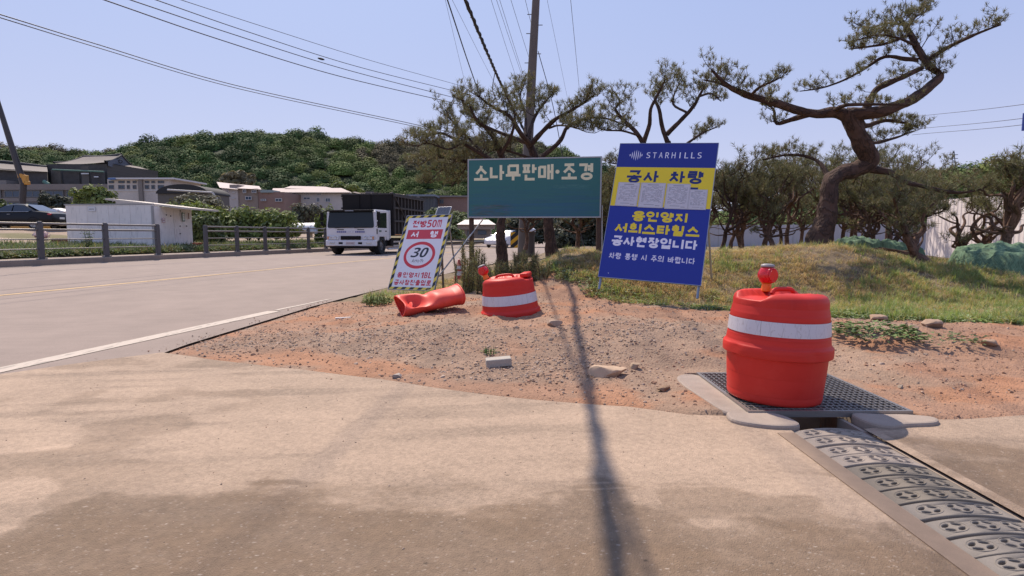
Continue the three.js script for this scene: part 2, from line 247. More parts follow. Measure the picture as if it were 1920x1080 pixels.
// ---------------------------------------------------------------- wooded hills
const hillTop = table([[-400, 300], [-100, 280], [0, 276], [60, 274], [110, 276], [150, 281], [215, 286], [245, 272], [330, 262], [450, 251], [560, 248], [600, 252], [640, 260], [700, 268], [760, 268], [830, 262], [900, 262], [960, 258], [1040, 270], [1090, 292], [1130, 315], [1180, 345], [1300, 385], [1500, 400], [2400, 420]].map(([px, py]) => [px, (441 - py) / F]));
function hillH(x, D) { const px = 960 + F * x / D; const t = hillTop(px) * 240; return 1.2 + Math.max(0, t - 4) * ss(118, 236, D) * (D > 240 ? 1 - 0.6 * ss(240, 420, D) : 1); }
const hill2Top = table([[1200, 420], [1500, 360], [1650, 335], [1760, 318], [1830, 312], [1900, 316], [2000, 330], [2400, 380]].map(([px, py]) => [px, (441 - py) / F]));
function hill2H(x, D) { const px = 960 + F * x / D; return 0.8 + Math.max(0, hill2Top(px) * 190 - 3) * ss(90, 188, D) * (D > 200 ? 1 - 0.6 * ss(200, 330, D) : 1); }
{
  const mk = (fn, p0, p1, d0, d1, np, nd) => { const pos = [], idx = []; for (let j = 0; j <= nd; j++) for (let i = 0; i <= np; i++) { const D = lerp(d0, d1, j / nd), x = (lerp(p0, p1, i / np) - 960) / F * D; pos.push(x, fn(x, D) - 1.4, -D); } for (let j = 0; j < nd; j++) for (let i = 0; i < np; i++) { const a = j * (np + 1) + i, b = a + np + 1; idx.push(a, a + 1, b, a + 1, b + 1, b); } const g = new THREE.BufferGeometry(); g.setAttribute('position', new THREE.Float32BufferAttribute(pos, 3)); g.setIndex(idx); g.computeVertexNormals(); return g; };
  const m = std(lin(0.03, 0.04, 0.018), 1);
  struct('hill', mk(hillH, -500, 1500, 112, 420, 90, 60), m, 'wooded hill behind the town');
  struct('hill', mk(hill2H, 1200, 2500, 88, 330, 50, 40), m, 'low wooded hill behind the white fence');
}
// a crown: lumpy dome shell of many small leaf faces
function crownGeo(seed, n, size, tall = 0.85) {
  const r = RNG(seed), pos = [], lobes = []; lobes.push([0, 0.35, 0, 0.72]); for (let k = 1; k < 9; k++) { const a = r() * 6.283, e = r(); lobes.push([Math.cos(a) * 0.5 * (1 - e * 0.4), 0.2 + e * 0.5, Math.sin(a) * 0.5 * (1 - e * 0.4), 0.3 + 0.14 * r()]); }
  for (let k = 0; k < n; k++) {
    const L = lobes[r() < 0.35 ? 0 : Math.floor(r() * 9)], u = r() * 2 - 1, a = r() * 6.283, q = Math.sqrt(1 - u * u), R = L[3] * (0.72 + 0.34 * r());
    const d = V(q * Math.cos(a), u * 0.5 + 0.5 * Math.abs(u), q * Math.sin(a)), c = V(L[0] + d.x * R, (L[1] + d.y * R) * tall, L[2] + d.z * R);
    const nn = d.clone().add(V(r() - 0.5, r() - 0.3, r() - 0.5).multiplyScalar(0.9)).normalize(), t = V(r() - 0.5, r() - 0.5, r() - 0.5).cross(nn).normalize(), b = nn.clone().cross(t), s = size * (0.6 + 0.8 * r());
    const p1 = c.clone().addScaledVector(t, s), p2 = c.clone().addScaledVector(t, -s * 0.6).addScaledVector(b, s * 0.8), p3 = c.clone().addScaledVector(t, -s * 0.6).addScaledVector(b, -s * 0.8);
    pos.push(p1.x, p1.y, p1.z, p2.x, p2.y, p2.z, p3.x, p3.y, p3.z);
  }
  const g = new THREE.BufferGeometry(); g.setAttribute('position', new THREE.Float32BufferAttribute(pos, 3)); g.computeVertexNormals(); return g;
}
{
  const geos = [crownGeo(1, 1700, 0.055), crownGeo(2, 1700, 0.05), crownGeo(3, 1700, 0.06, 1.1)], m = std(0xffffff, 0.9), r = RNG(5), M = new THREE.Matrix4(), q = new THREE.Quaternion(), e = new THREE.Euler();
  const plant = (fn, p0, p1, d0, d1, N, s0, s1, name, label) => {
    const lists = [[], [], []];
    for (let k = 0; k < N; k++) { const px = lerp(p0, p1, r()), D = lerp(d0, d1, Math.sqrt(r())), x = (px - 960) / F * D; const y = fn(x, D); const kind = noise2(x * 0.03, D * 0.03, 211); lists[Math.floor(r() * 3)].push([x, y - 3.0, -D, lerp(s0, s1, r() ** 1.6) * (r() < 0.08 ? 1.5 : 1), kind, r()]); }
    const holder = new THREE.Group(); holder.name = name; tag(holder, label, 'forest', null, 'stuff'); scene.add(holder);
    lists.forEach((l, n) => {
      const im = shade(new THREE.InstancedMesh(geos[n], m, l.length)); im.name = 'tree_crowns'; im.userData.kind = 'stuff';
      l.forEach(([x, y, z, s, kind, v], i) => { q.setFromEuler(e.set(0, v * 6.28, 0)); M.compose(V(x, y, z), q, V(s, s * (0.9 + 0.35 * ((v * 7) % 1)), s)); im.setMatrixAt(i, M); const w = 0.55 + 0.9 * ((v * 13) % 1); const c = kind > 0.66 ? lin(0.105 * w, 0.09 * w, 0.045 * w) : kind < 0.35 ? lin(0.06 * w, 0.10 * w, 0.026 * w) : lin(0.09 * w, 0.13 * w, 0.026 * w); if (v > 0.9) c.setRGB(0.15, 0.18, 0.04); im.setColorAt(i, c); });
      holder.add(im);
    });
  };
  plant(hillH, -160, 1330, 116, 244, 4600, 2.2, 4.4, 'hill_forest', 'dense green broadleaf forest covering the hill behind the town');
  plant(hill2H, 1300, 2150, 92, 194, 900, 3.2, 4.8, 'hill_forest_001', 'dark forest on the low hill behind the white fence');
}
// ---------------------------------------------------------------- storm drain: pit, concrete frame, steel grate
const palecon = std(lin(0.42, 0.34, 0.28), 0.92, { map: rep(gritTex, 1.4, 1.4), bumpMap: rep(gritBump, 3, 3), bumpScale: 0.0005 });
const darkcon = std(lin(0.42, 0.34, 0.28), 0.95, { map: rep(gritTex, 1.4, 1.4) });
{
  const o = thing('storm_drain', 'sunken storm drain box with a pale concrete surround and steel grate', 'drain', V((DRAIN.x0 + DRAIN.x1) / 2, 0, -(DRAIN.d0 + DRAIN.d1) / 2));
  const cx = o.position.x, cz = o.position.z, hx = (DRAIN.x1 - DRAIN.x0) / 2, hz = (DRAIN.d1 - DRAIN.d0) / 2;
  part('pit_wall', mg([bx(0.06, 0.62, 2 * hz, -hx - 0.02, -0.31, 0), bx(0.06, 0.62, 2 * hz, hx + 0.02, -0.31, 0), bx(2 * hx + 0.1, 0.62, 0.06, 0, -0.31, -hz - 0.02), bx(2 * hx + 0.2, 0.03, 2 * hz + 0.5, 0, -0.6, 0.1)]), darkcon, o);
  // rounded surround: left bank and two lips in front, swept blobs of hand-laid concrete
  const lip = (pts, w, h) => { const s = new THREE.Shape(pts.map(([x, y]) => new THREE.Vector2(x, y))); const g = new THREE.ExtrudeGeometry(s, { depth: h, bevelEnabled: true, bevelThickness: 0.012, bevelSize: 0.014, bevelSegments: 2, curveSegments: 6 }); g.rotateX(-Math.PI / 2); return quadUV(g, 0, 2); };
  const smooth = (pts) => new THREE.CatmullRomCurve3(pts.map(([x, D]) => V(x, -D, 0)), true).getPoints(40).map((p) => [p.x - cx, -p.y + cz]);
  part('surround', lip(smooth([[1.13, 3.845], [1.2, 3.945], [1.275, 3.925], [1.285, 3.545], [1.285, 3.145], [1.27, 3.075], [1.2, 3.085], [1.15, 3.345]]), 0, 0.045).translate(0, -0.02, 0), palecon, o).userData.label = 'left bank of pale concrete';
  part('surround', lip(smooth([[1.2, 3.095], [1.27, 3.085], [1.42, 3.060], [1.46, 2.995], [1.465, 2.895], [1.4, 2.870], [1.27, 2.895], [1.17, 2.975]]), 0, 0.046).translate(0, -0.02, 0), palecon, o).userData.label = 'left front lip of pale concrete';
  part('surround', lip(smooth([[1.860, 3.060], [1.989, 3.050], [2.159, 3.035], [2.241, 2.995], [2.200, 2.935], [2.023, 2.905], [1.921, 2.870], [1.867, 2.915]]), 0, 0.045).translate(0, -0.02, 0), palecon, o).userData.label = 'right front lip of pale concrete';
  part('surround', lip([[hx + 0.005, -hz], [hx + 0.06, -hz], [hx + 0.06, hz], [hx + 0.005, hz]], 0, 0.02).translate(0, -0.01, 0), palecon, o);
  const steel = std(lin(0.40, 0.38, 0.37), 0.42, { metalness: 0.75, map: rep(gritTex, 1, 1) });
  const gr = new THREE.Group(); gr.name = 'grate'; o.add(gr);
  const fr = 0.02; part('grate_frame', mg([bx(2 * hx, 0.035, fr, 0, 0.03, hz - fr / 2), bx(2 * hx, 0.035, fr, 0, 0.03, -hz + fr / 2), bx(fr, 0.035, 2 * hz - 2 * fr, -hx + fr / 2, 0.03, 0), bx(fr, 0.035, 2 * hz - 2 * fr, hx - fr / 2, 0.03, 0)]), steel, gr);
  const bar = bx(0.007, 0.032, 2 * hz - 2 * fr), rodg = bx(2 * hx - 2 * fr, 0.008, 0.007);
  for (let k = 1; k < 27; k++) part('bearing_bar', bar, steel, gr).position.set(-hx + k * 2 * hx / 27, 0.03, 0);
  for (let k = 1; k < 18; k++) part('cross_bar', rodg, steel, gr).position.set(0, 0.0445, -hz + k * 2 * hz / 18);
}
// ---------------------------------------------------------------- trench drain with pierced concrete covers
{
  const TX = (TRENCH.x0 + TRENCH.x1) / 2, W = TRENCH.x1 - TRENCH.x0;
  const tr = struct('drain_trench', mg([bx(0.02, 0.4, 2.7, TRENCH.x0 - 0.006, -0.2, -1.75), bx(0.02, 0.4, 2.7, TRENCH.x1 + 0.006, -0.2, -1.75), bx(W, 0.02, 2.8, TX, -0.42, -1.8)]), darkcon, 'dark trench below the pierced covers');
  const kmat = std(lin(0.30, 0.215, 0.155), 0.9, { map: rep(gritTex, 2, 2), bumpMap: rep(gritBump, 3, 3), bumpScale: 0.0004 });
  struct('trench_edging', quadUV(bx(0.085, 0.010, 2.2, TRENCH.x0 - 0.05, 0.0155, -1.70), 0, 2), kmat, 'smooth concrete strip left of the pierced covers');
  const Lc = 0.116, s = new THREE.Shape(); const hw = W / 2 - 0.008, hl = Lc / 2 - 0.006;
  const n = 24; for (let k = 0; k <= n; k++) { const x = lerp(-hw, hw, k / n); k ? s.lineTo(x, -hl) : s.moveTo(x, -hl); } for (let k = 0; k <= n; k++) s.lineTo(lerp(hw, -hw, k / n), hl); s.closePath();
  const fl = []; for (const cx of [-0.105, 0, 0.105]) for (const [dx, dy, rx, ry, rot] of [[-0.019, 0.013, 0.015, 0.0075, 0.45], [0.019, 0.013, 0.015, 0.0075, -0.45], [-0.019, -0.014, 0.015, 0.0075, -0.45], [0.019, -0.014, 0.015, 0.0075, 0.45]]) { const p = new THREE.Path(); p.absellipse(cx + dx, dy, rx, ry, 0, Math.PI * 2, true, rot); s.holes.push(p); }
  const g0 = new THREE.ExtrudeGeometry(s, { depth: 0.035, bevelEnabled: true, bevelThickness: 0.006, bevelSize: 0.003, bevelOffset: -0.003, bevelSegments: 2, curveSegments: 5 });
  const arch = (g) => { const p = g.attributes.position; for (let i = 0; i < p.count; i++) { const x = p.getX(i) / hw; p.setZ(i, p.getZ(i) + 0.022 * (1 - x * x) - 0.011); } g.rotateX(-Math.PI / 2); g.computeVertexNormals(); return quadUV(g, 0, 2, 1, 1); };
  const body = arch(g0);
  // raised border rings around each flower of holes
  const rings = mg([-0.105, 0, 0.105].map((cx) => { const t = new THREE.TorusGeometry(0.043, 0.0022, 5, 28); t.scale(1, 0.8, 1); t.translate(cx, 0, 0.0405); return t; })); arch(rings);
  const mats = [0, 1, 2].map((k) => std([lin(0.27, 0.235, 0.20), lin(0.38, 0.315, 0.262), lin(0.23, 0.195, 0.155)][k], 0.88, { map: rep(gritTex, 2.2 + k * 0.3, 2.2), bumpMap: rep(gritBump, 4, 4), bumpScale: 0.0004 }));
  const rr = RNG(8);
  for (let k = 0; k < 13; k++) {
    const o = thing('trench_cover', k === 0 ? 'pierced concrete trench cover directly in front of the storm drain, in the drum shadow' : 'pierced concrete trench cover in the row between the storm drain and the damp patch', 'drain cover', V(TX + 0.004 * (rr() - 0.5), -0.030 + 0.006 * rr(), -2.865 + Lc / 2 + k * Lc), 'pierced trench covers in a row');
    o.rotation.set(0.03 * (rr() - 0.5), 0.02 * (rr() - 0.5), 0.02 * (rr() - 0.5));
    const m = mats[k < 4 ? 1 : k < 7 ? 2 : 0]; part('slab', body, m, o); part('raised_rings', rings, m, o);
  }
}

// ---------------------------------------------------------------- red plastic drums
const redScuff = texFrom(512, 512, (i, j) => { const u = i / 512, v = j / 512, a = fbm(u * 6, v * 6, 4, 221, 6), sc = noise2(u * 90, v * 30, 225, 0) > 0.955 ? 0.25 : 0, du = ss(0.5, 0.72, fbm(u * 9, v * 9, 4, 231, 9)) * 0.5; const s = 0.86 + 0.2 * a; return [s + du * 0.1, s * (0.92 + du * 1.6) + sc, s * (0.9 + du * 2.2) + sc]; }, true, true);
const redPlastic = new THREE.MeshPhysicalMaterial({ color: lin(0.58, 0.036, 0.026), roughness: 0.5, map: redScuff, specularIntensity: 0.45 });
const fadedRed = new THREE.MeshPhysicalMaterial({ color: lin(0.72, 0.085, 0.06), roughness: 0.5, map: redScuff, specularIntensity: 0.45, side: THREE.DoubleSide });
const bandTex = (() => {
  const c = document.createElement('canvas'); c.width = 2048; c.height = 128; const x = c.getContext('2d'); x.fillStyle = '#c9c6cc'; x.fillRect(0, 0, 2048, 128);
  const r = RNG(3); x.strokeStyle = 'rgba(150,145,155,0.55)'; x.lineWidth = 1.5;
  for (let k = 0; k < 26; k++) { const a = k * 80; x.beginPath(); x.moveTo(a, 64); x.lineTo(a + 22, 20); x.lineTo(a + 58, 20); x.lineTo(a + 80, 64); x.lineTo(a + 58, 108); x.lineTo(a + 22, 108); x.closePath(); x.stroke(); }
  x.strokeStyle = 'rgba(90,85,90,0.9)'; x.lineWidth = 2; for (const a of [300, 860, 1310, 1700]) { x.beginPath(); x.moveTo(a, 0); x.lineTo(a + 4, 128); x.stroke(); }
  for (let k = 0; k < 500; k++) { x.fillStyle = `rgba(110,95,85,${0.04 + 0.12 * r()})`; x.beginPath(); x.ellipse(r() * 2048, r() * 128, 2 + 14 * r() * r(), 1 + 4 * r(), r() * 3, 0, 7); x.fill(); }
  for (let k = 0; k < 40; k++) { x.fillStyle = 'rgba(60,50,50,0.7)'; x.fillRect(r() * 2048, r() * 128, 2, 2); }
  const t = new THREE.CanvasTexture(c); t.colorSpace = THREE.SRGBColorSpace; return t;
})();
const bandMat = new THREE.MeshPhysicalMaterial({ map: bandTex, roughness: 0.45, clearcoat: 0.3, clearcoatRoughness: 0.4 });
const lensMat = new THREE.MeshPhysicalMaterial({ color: lin(0.85, 0.02, 0.03), roughness: 0.18, transmission: 0.45, thickness: 0, clearcoat: 0.6 });
const orangeMat = new THREE.MeshPhysicalMaterial({ color: lin(0.85, 0.19, 0.02), roughness: 0.4 });
const greyCap = std(lin(0.26, 0.24, 0.24), 0.5);
function topCap(r, y) {                                                 // drum lid: bevelled shoulder and a sunk handle bay across the middle
  const seg = 72, rings = [[r, -0.05], [r, -0.02], [r - 0.006, 0], [r - 0.02, 0.016], [r - 0.045, 0.026], [r - 0.08, 0.03], [r * 0.6, 0.032], [r * 0.45, 0.032], [r * 0.3, 0.032], [r * 0.15, 0.032], [0.0005, 0.032]];
  const pos = [], idx = [];
  rings.forEach(([R, h]) => { for (let k = 0; k < seg; k++) { const a = k / seg * Math.PI * 2; const x = R * Math.cos(a), z = R * Math.sin(a); const bay = (1 - ss(0.10, 0.125, Math.abs(z - 0.02))) * 0.034; pos.push(x, y + h - (R < r - 0.003 ? Math.min(bay, h + 0.012) * ss(-0.03, 0, h) : 0), z); } });
  for (let q = 0; q < rings.length - 1; q++) for (let k = 0; k < seg; k++) { const a = q * seg + k, b = q * seg + (k + 1) % seg, c = a + seg, d = b + seg; idx.push(a, c, b, b, c, d); }
  const g = new THREE.BufferGeometry(); g.setAttribute('position', new THREE.Float32BufferAttribute(pos, 3)); g.setIndex(idx); g.computeVertexNormals(); return quadUV(g, 0, 2, 1.3, 1.3);
}
function warningLamp(o, x, y, z, tilt, s = 1) {
  const l = new THREE.Group(); l.name = 'warning_lamp'; l.position.set(x, y, z); l.rotation.z = tilt; l.scale.setScalar(s); o.add(l);
  part('lamp_base', lathe([[0.001, 0], [0.028, 0], [0.030, 0.005], [0.026, 0.035], [0.029, 0.046], [0.001, 0.046]], 24), orangeMat, l);
  const pr = []; for (let k = 0; k <= 20; k++) { const t = k / 20, a = lerp(-1.15, 1.15, t); pr.push([0.022 + 0.030 * Math.cos(a) + 0.0016 * (k % 2), 0.048 + 0.078 * t]); } pr.unshift([0.001, 0.046]); pr.push([0.001, 0.127]);
  part('lens', lathe(pr, 28), lensMat, l);
  const face = new THREE.TorusGeometry(0.034, 0.006, 8, 24).translate(0, 0.087, 0.042); part('lens_ring', face, lensMat, l);
  part('lens_disc', new THREE.CylinderGeometry(0.03, 0.034, 0.02, 20).rotateX(Math.PI / 2).translate(0, 0.087, 0.045), lensMat, l);
  part('solar_cap', lathe([[0.001, 0.127], [0.034, 0.127], [0.039, 0.132], [0.036, 0.142], [0.02, 0.146], [0.001, 0.146]], 24), greyCap, l);
  return l;
}
function band(r0, r1, y0, y1) { const g = lathe([[r0 + 0.003, y0], [r0 + 0.0045, y0 + 0.002], [r1 + 0.0045, y1 - 0.002], [r1 + 0.003, y1]], 72); return g; }
const flutes = (g, y0, y1, n, amp) => { const p = g.attributes.position; for (let i = 0; i < p.count; i++) { const y = p.getY(i); if (y > y0 && y < y1) { const a = Math.atan2(p.getZ(i), p.getX(i)), w = Math.pow(Math.max(0, Math.cos(a * n)), 6), k = 1 - amp * w; p.setX(i, p.getX(i) * k); p.setZ(i, p.getZ(i) * k); } } g.computeVertexNormals(); return g; };
{ // the whole drum on the grate
  const o = thing('traffic_drum', 'whole red plastic traffic drum standing on the steel drain grate', 'traffic drum', V(1.553, 0.048, -3.365), 'red plastic traffic drums');
  o.rotation.set(0.01, 0.3, -0.035); o.scale.set(0.895, 1.0, 0.895);
  part('weight_tub', flutes(lathe([[0.001, 0.0], [0.272, 0], [0.286, 0.006], [0.291, 0.02], [0.292, 0.045], [0.289, 0.05], [0.293, 0.055], [0.301, 0.15], [0.298, 0.154], [0.302, 0.158], [0.308, 0.262], [0.309, 0.275]], 96), 0.06, 0.26, 3, 0.018), redPlastic, o);
  const fl = flutes(lathe([[0.306, 0.262], [0.329, 0.264], [0.334, 0.269], [0.335, 0.295], [0.334, 0.318], [0.329, 0.325], [0.320, 0.331], [0.315, 0.345]], 96), 0.266, 0.322, 4, 0.022); part('rim', fl, redPlastic, o);
  const upper = lathe([[0.316, 0.343], [0.3135, 0.365], [0.311, 0.371], [0.3125, 0.377], [0.309, 0.382], [0.307, 0.39], [0.300, 0.475], [0.3025, 0.480], [0.2995, 0.486], [0.3005, 0.502], [0.297, 0.506], [0.2945, 0.52], [0.288, 0.546]], 96); part('drum_body', upper, redPlastic, o);
  part('reflective_band', band(0.307, 0.301, 0.392, 0.472), bandMat, o);
  const cap = part('lid', topCap(0.288, 0.595), redPlastic, o);
  part('handle', new THREE.TubeGeometry(new THREE.CatmullRomCurve3([V(-0.09, 0.612, 0.02), V(-0.07, 0.634, 0.02), V(0, 0.64, 0.02), V(0.07, 0.634, 0.02), V(0.09, 0.612, 0.02)]), 20, 0.014, 8), redPlastic, cap);
  warningLamp(o, -0.03, 0.615, -0.10, 0.01, 1.14);
}
{ // the upper half of a drum, sunk in the soil
  const b = T(958, 584); const o = thing('traffic_drum', 'low red drum top with a tilted lamp, sunk in the soil beside the pine shrubs', 'traffic drum', V(b.x, b.y - 0.03, b.z), 'red plastic traffic drums');
  o.rotation.set(0.05, -0.25, 0.10);
  part('rim', lathe([[0.28, 0.0], [0.325, 0.0], [0.333, 0.008], [0.334, 0.045], [0.328, 0.058], [0.317, 0.065], [0.312, 0.078]], 72), redPlastic, o);
  part('drum_body', lathe([[0.312, 0.076], [0.308, 0.125], [0.304, 0.130], [0.294, 0.245], [0.291, 0.25], [0.289, 0.27], [0.281, 0.345]], 72), redPlastic, o);
  part('reflective_band', band(0.306, 0.2955, 0.135, 0.24), bandMat, o);
  const cap = part('lid', topCap(0.281, 0.395), redPlastic, o);
  part('handle', new THREE.TubeGeometry(new THREE.CatmullRomCurve3([V(-0.13, 0.405, 0.02), V(-0.11, 0.432, 0.02), V(0.06, 0.436, 0.02), V(0.08, 0.405, 0.02)]), 20, 0.014, 8), redPlastic, cap);
  part('lid_horn', rbx(0.1, 0.05, 0.2, 0.02, 0.2, 0.425, -0.05), redPlastic, cap);
  warningLamp(o, -0.24, 0.41, 0.0, 0.30, 1.15);
}
{ // the crumpled drum shell lying on the soil
  const b = T(808, 584); const o = thing('crumpled_drum', 'crushed empty red drum shell lying on its side on the soil', 'traffic drum', V(b.x, b.y, b.z), 'red plastic traffic drums');
  const nu = 72, nv = 40, pos = [], idx = [];
  for (let j = 0; j <= nv; j++) for (let i = 0; i <= nu; i++) {
    const t = j / nv, a = i / nu * Math.PI * 2; const x = lerp(-0.37, 0.37, t);
    const rim = t > 0.93 ? 0.022 : t > 0.88 ? 0.010 : 0; let R = lerp(0.205, 0.165, t) + rim;
    let yy = Math.sin(a) * R * 0.72, zz = Math.cos(a) * R * 1.25;
    const caved = Math.exp(-((t - 0.2) ** 2) / 0.032) * Math.exp(-((a - 1.0) ** 2) / 0.5); yy -= 0.15 * caved; zz -= 0.15 * caved;
    const pinch = Math.exp(-((t - 0.44) ** 2) / 0.006) * Math.max(0, Math.sin(a)); yy -= 0.035 * pinch;
    yy += 0.012 * Math.sin(a * 3 + t * 9) * (1 - t * 0.6); if (j === 0) { yy *= 0.9; }
    const y = 0.12 + Math.max(yy, -0.125) + 0.05 * t * t;
    pos.push(x + 0.02 * Math.sin(a * 2) * (1 - t), y, zz);
  }
  for (let j = 0; j < nv; j++) for (let i = 0; i < nu; i++) { const a = j * (nu + 1) + i, c = a + nu + 1; idx.push(a, a + 1, c, a + 1, c + 1, c); }
  const g = new THREE.BufferGeometry(); g.setAttribute('position', new THREE.Float32BufferAttribute(pos, 3)); g.setIndex(idx); g.computeVertexNormals(); quadUV(g, 0, 2, 1.4, 1.4);
  part('crushed_shell', g, fadedRed, o);
  // curled rim at the open end and the folded-in lid
  const ring = []; for (let i = 0; i <= nu; i++) ring.push(V(pos[i * 3], pos[i * 3 + 1], pos[i * 3 + 2])); part('torn_rim', new THREE.TubeGeometry(new THREE.CatmullRomCurve3(ring.slice(0, nu), true), 90, 0.009, 6), fadedRed, o);
  const lid = new THREE.SphereGeometry(1, 24, 12, 0, Math.PI * 2, 0, 1.2); lid.scale(0.11, 0.035, 0.13); lid.rotateZ(1.1); lid.translate(-0.27, 0.06, 0.02); part('folded_lid', lid, fadedRed, o);
  const p2 = []; for (let i = 0; i < nu; i++) { const k = (nv * (nu + 1) + i) * 3; p2.push(V(pos[k], pos[k + 1], pos[k + 2])); } part('far_rim', new THREE.TubeGeometry(new THREE.CatmullRomCurve3(p2, true), 90, 0.012, 6), fadedRed, o);
  o.rotation.set(0.1, 0.42, 0.05); o.scale.set(0.94, 0.82, 0.92); o.position.y += 0.015;
}

// ---------------------------------------------------------------- stones
const stoneMap = texFrom(256, 256, (i, j) => { const s = 0.72 + 0.35 * fbm(i / 16, j / 16, 4, 241, 16) ; return [s, s * 0.98, s * 0.95]; }, true, true);
function rockGeo(seed, sx, sy, sz, det = 2, ang = 0.28) { const g = mergeVertices(new THREE.IcosahedronGeometry(1, det).deleteAttribute('uv').deleteAttribute('normal')), p = g.attributes.position, r = RNG(seed), pl = []; for (let k = 0; k < 9; k++) pl.push([k === 0 ? V(0.1 * (r() - 0.5), 1, 0.25 * r()).normalize() : V(r() - 0.5, r() - 0.5, r() - 0.5).normalize(), 0.5 + 0.3 * r()]); const v = V(0, 0, 0); for (let i = 0; i < p.count; i++) { v.fromBufferAttribute(p, i); for (const [n, d] of pl) { const q = v.dot(n); if (q > d) v.addScaledVector(n, d - q); } const w = 1 + ang * (noise2(v.x * 3 + seed, v.y * 3 + v.z * 2, 5) - 0.5); p.setXYZ(i, v.x * w * sx, v.y * w * sy, v.z * w * sz); } const f = toCreasedNormals(g, 0.5); return quadUV(f, 0, 2, 3, 3); }
{
  const rock = (px, py, w, h, d, c, ry, label, seed) => { const b = T(px, py); const m = single('rock', rockGeo(seed, w / 2, h / 2, d / 2, 3), std(c, 0.95, { map: stoneMap }), label, 'rock', 'loose rocks on the soil'); m.position.set(b.x, b.y + h * 0.25, b.z); m.rotation.y = ry; return m; };
  rock(1140, 706, 0.30, 0.13, 0.16, lin(0.50, 0.36, 0.25), 0.15, 'large flat tan rock beside the long cable shadow on the soil', 11);
  rock(1038, 611, 0.20, 0.08, 0.12, lin(0.38, 0.27, 0.2), -0.2, 'flat tan rock at the left of the cable shadow, below the drum top', 12);
  rock(1190, 690, 0.10, 0.06, 0.07, lin(0.36, 0.26, 0.18), 0.4, 'small tan stone between the large flat rock and the drain', 13);
  rock(1620, 583, 0.19, 0.13, 0.14, lin(0.27, 0.19, 0.13), 0.9, 'brown lump of earth at the grass edge behind the whole drum', 14);
  rock(1645, 601, 0.20, 0.09, 0.15, lin(0.34, 0.23, 0.16), 0.2, 'brown rock just in front of the earth lump at the grass edge', 15);
  rock(1745, 612, 0.22, 0.1, 0.15, lin(0.36, 0.25, 0.18), 0.1, 'low tan rock right of the leafy ground weed', 16);
  rock(1855, 648, 0.15, 0.07, 0.1, lin(0.38, 0.26, 0.18), 0.1, 'tan stone on bare soil near the gravel streak below the grass', 17);
  rock(1710, 619, 0.14, 0.07, 0.1, lin(0.32, 0.22, 0.16), 1.1, 'small brown stone touching the leafy ground weed', 18);
  rock(1688, 728, 0.09, 0.03, 0.04, lin(0.30, 0.24, 0.19), 0.8, 'thin grey splinter of stone right of the steel grate', 19);
  rock(1243, 733, 0.11, 0.05, 0.07, lin(0.26, 0.17, 0.11), 0.3, 'dark brown clod beside the left bank of the drain', 20);
  rock(745, 708, 0.08, 0.05, 0.06, lin(0.42, 0.37, 0.33), 0.3, 'pale stone at the apron edge left of the gravel', 21);
  const b = T(935, 684); const m = single('kerb_block', rbx(0.19, 0.06, 0.09, 0.008, 0, 0.02, 0), std(lin(0.42, 0.385, 0.34), 0.95, { map: stoneMap, bumpMap: rep(gritBump, 3, 3), bumpScale: 0.0004 }), 'pale broken concrete block lying on the gravel', 'block'); m.position.copy(b); m.rotation.set(0.05, 0.12, 0.06);
  const b2 = T(643, 597); const pl = single('plastic_scrap', rbx(0.17, 0.012, 0.03, 0.004), std(lin(0.6, 0.58, 0.56), 0.6), 'thin white scrap lying on the soil near the road', 'litter'); pl.position.set(b2.x, b2.y + 0.006, b2.z); pl.rotation.y = 0.3;
  // gravel: countless
  const gs = [rockGeo(31, 1, 0.6, 0.8, 1), rockGeo(32, 1, 0.55, 0.7, 1), rockGeo(33, 1, 0.7, 0.9, 1)], gm = std(0xffffff, 0.95), r = RNG(91), M = new THREE.Matrix4(), q = new THREE.Quaternion(), e = new THREE.Euler();
  const holder = new THREE.Group(); holder.name = 'gravel'; tag(holder, 'loose grey and tan gravel strewn over the soil', 'gravel', null, 'stuff'); scene.add(holder);
  const lists = [[], [], []];
  for (let k = 0; k < 190000; k++) {
    const x = lerp(-3.6, 6.5, r()), D = lerp(3.0, 8.6, r()); const dd = Math.min(D - apronD(x), x - roadEdge(D)); const spill = dd < 0; if (dd < -0.3 || pit(x, D)) continue; if (spill && (D < apronD(x) ? r() > 0.35 * Math.exp(dd / 0.05) : r() > 0.9 * Math.exp(dd / 0.09))) continue;
    if (x > DRAIN.x0 - 0.15 && x < DRAIN.x1 + 0.1 && D > 2.9 && D < DRAIN.d1 + 0.05) continue;
    if (D > grassFront(x) + 0.2) continue;
    const z = gravelZone(x, D), dens = 0.13 + 0.75 * z * z; if (r() > dens) continue;
    const s = (0.0035 + 0.012 * Math.pow(r(), 4)) * (r() < 0.012 ? 2.0 : 1);
    const clod = r() > 0.25 + z; lists[k % 3].push([x, (spill ? 0.016 : height(x, D)) + s * 0.12, -D, spill ? s * 0.7 : clod ? s * 1.1 : s, r(), clod]);
  }
  for (let k = 0; k < 900; k++) { const x = lerp(-3.2, 6, r()), D = lerp(3.5, 7.6, r()); if (Math.min(D - apronD(x), x - roadEdge(D)) < 0.1 || D > grassFront(x) || (x > 1.05 && x < 2.35 && D < 4.1) || r() > 0.1 + gravelZone(x, D)) continue; const s = 0.012 + 0.022 * r() * r(); lists[k % 3].push([x, height(x, D) - s * 0.1, -D, s, r(), r() < 0.3]); }
  for (let k = 0; k < 500; k++) { const x = lerp(-3.5, 1.2, r()), D = lerp(1.6, 4.6, r()); if (D > apronD(x)) continue; const s = 0.002 + 0.004 * r() * r(); lists[k % 3].push([x, 0.016 + s * 0.2, -D, s, r()]); }
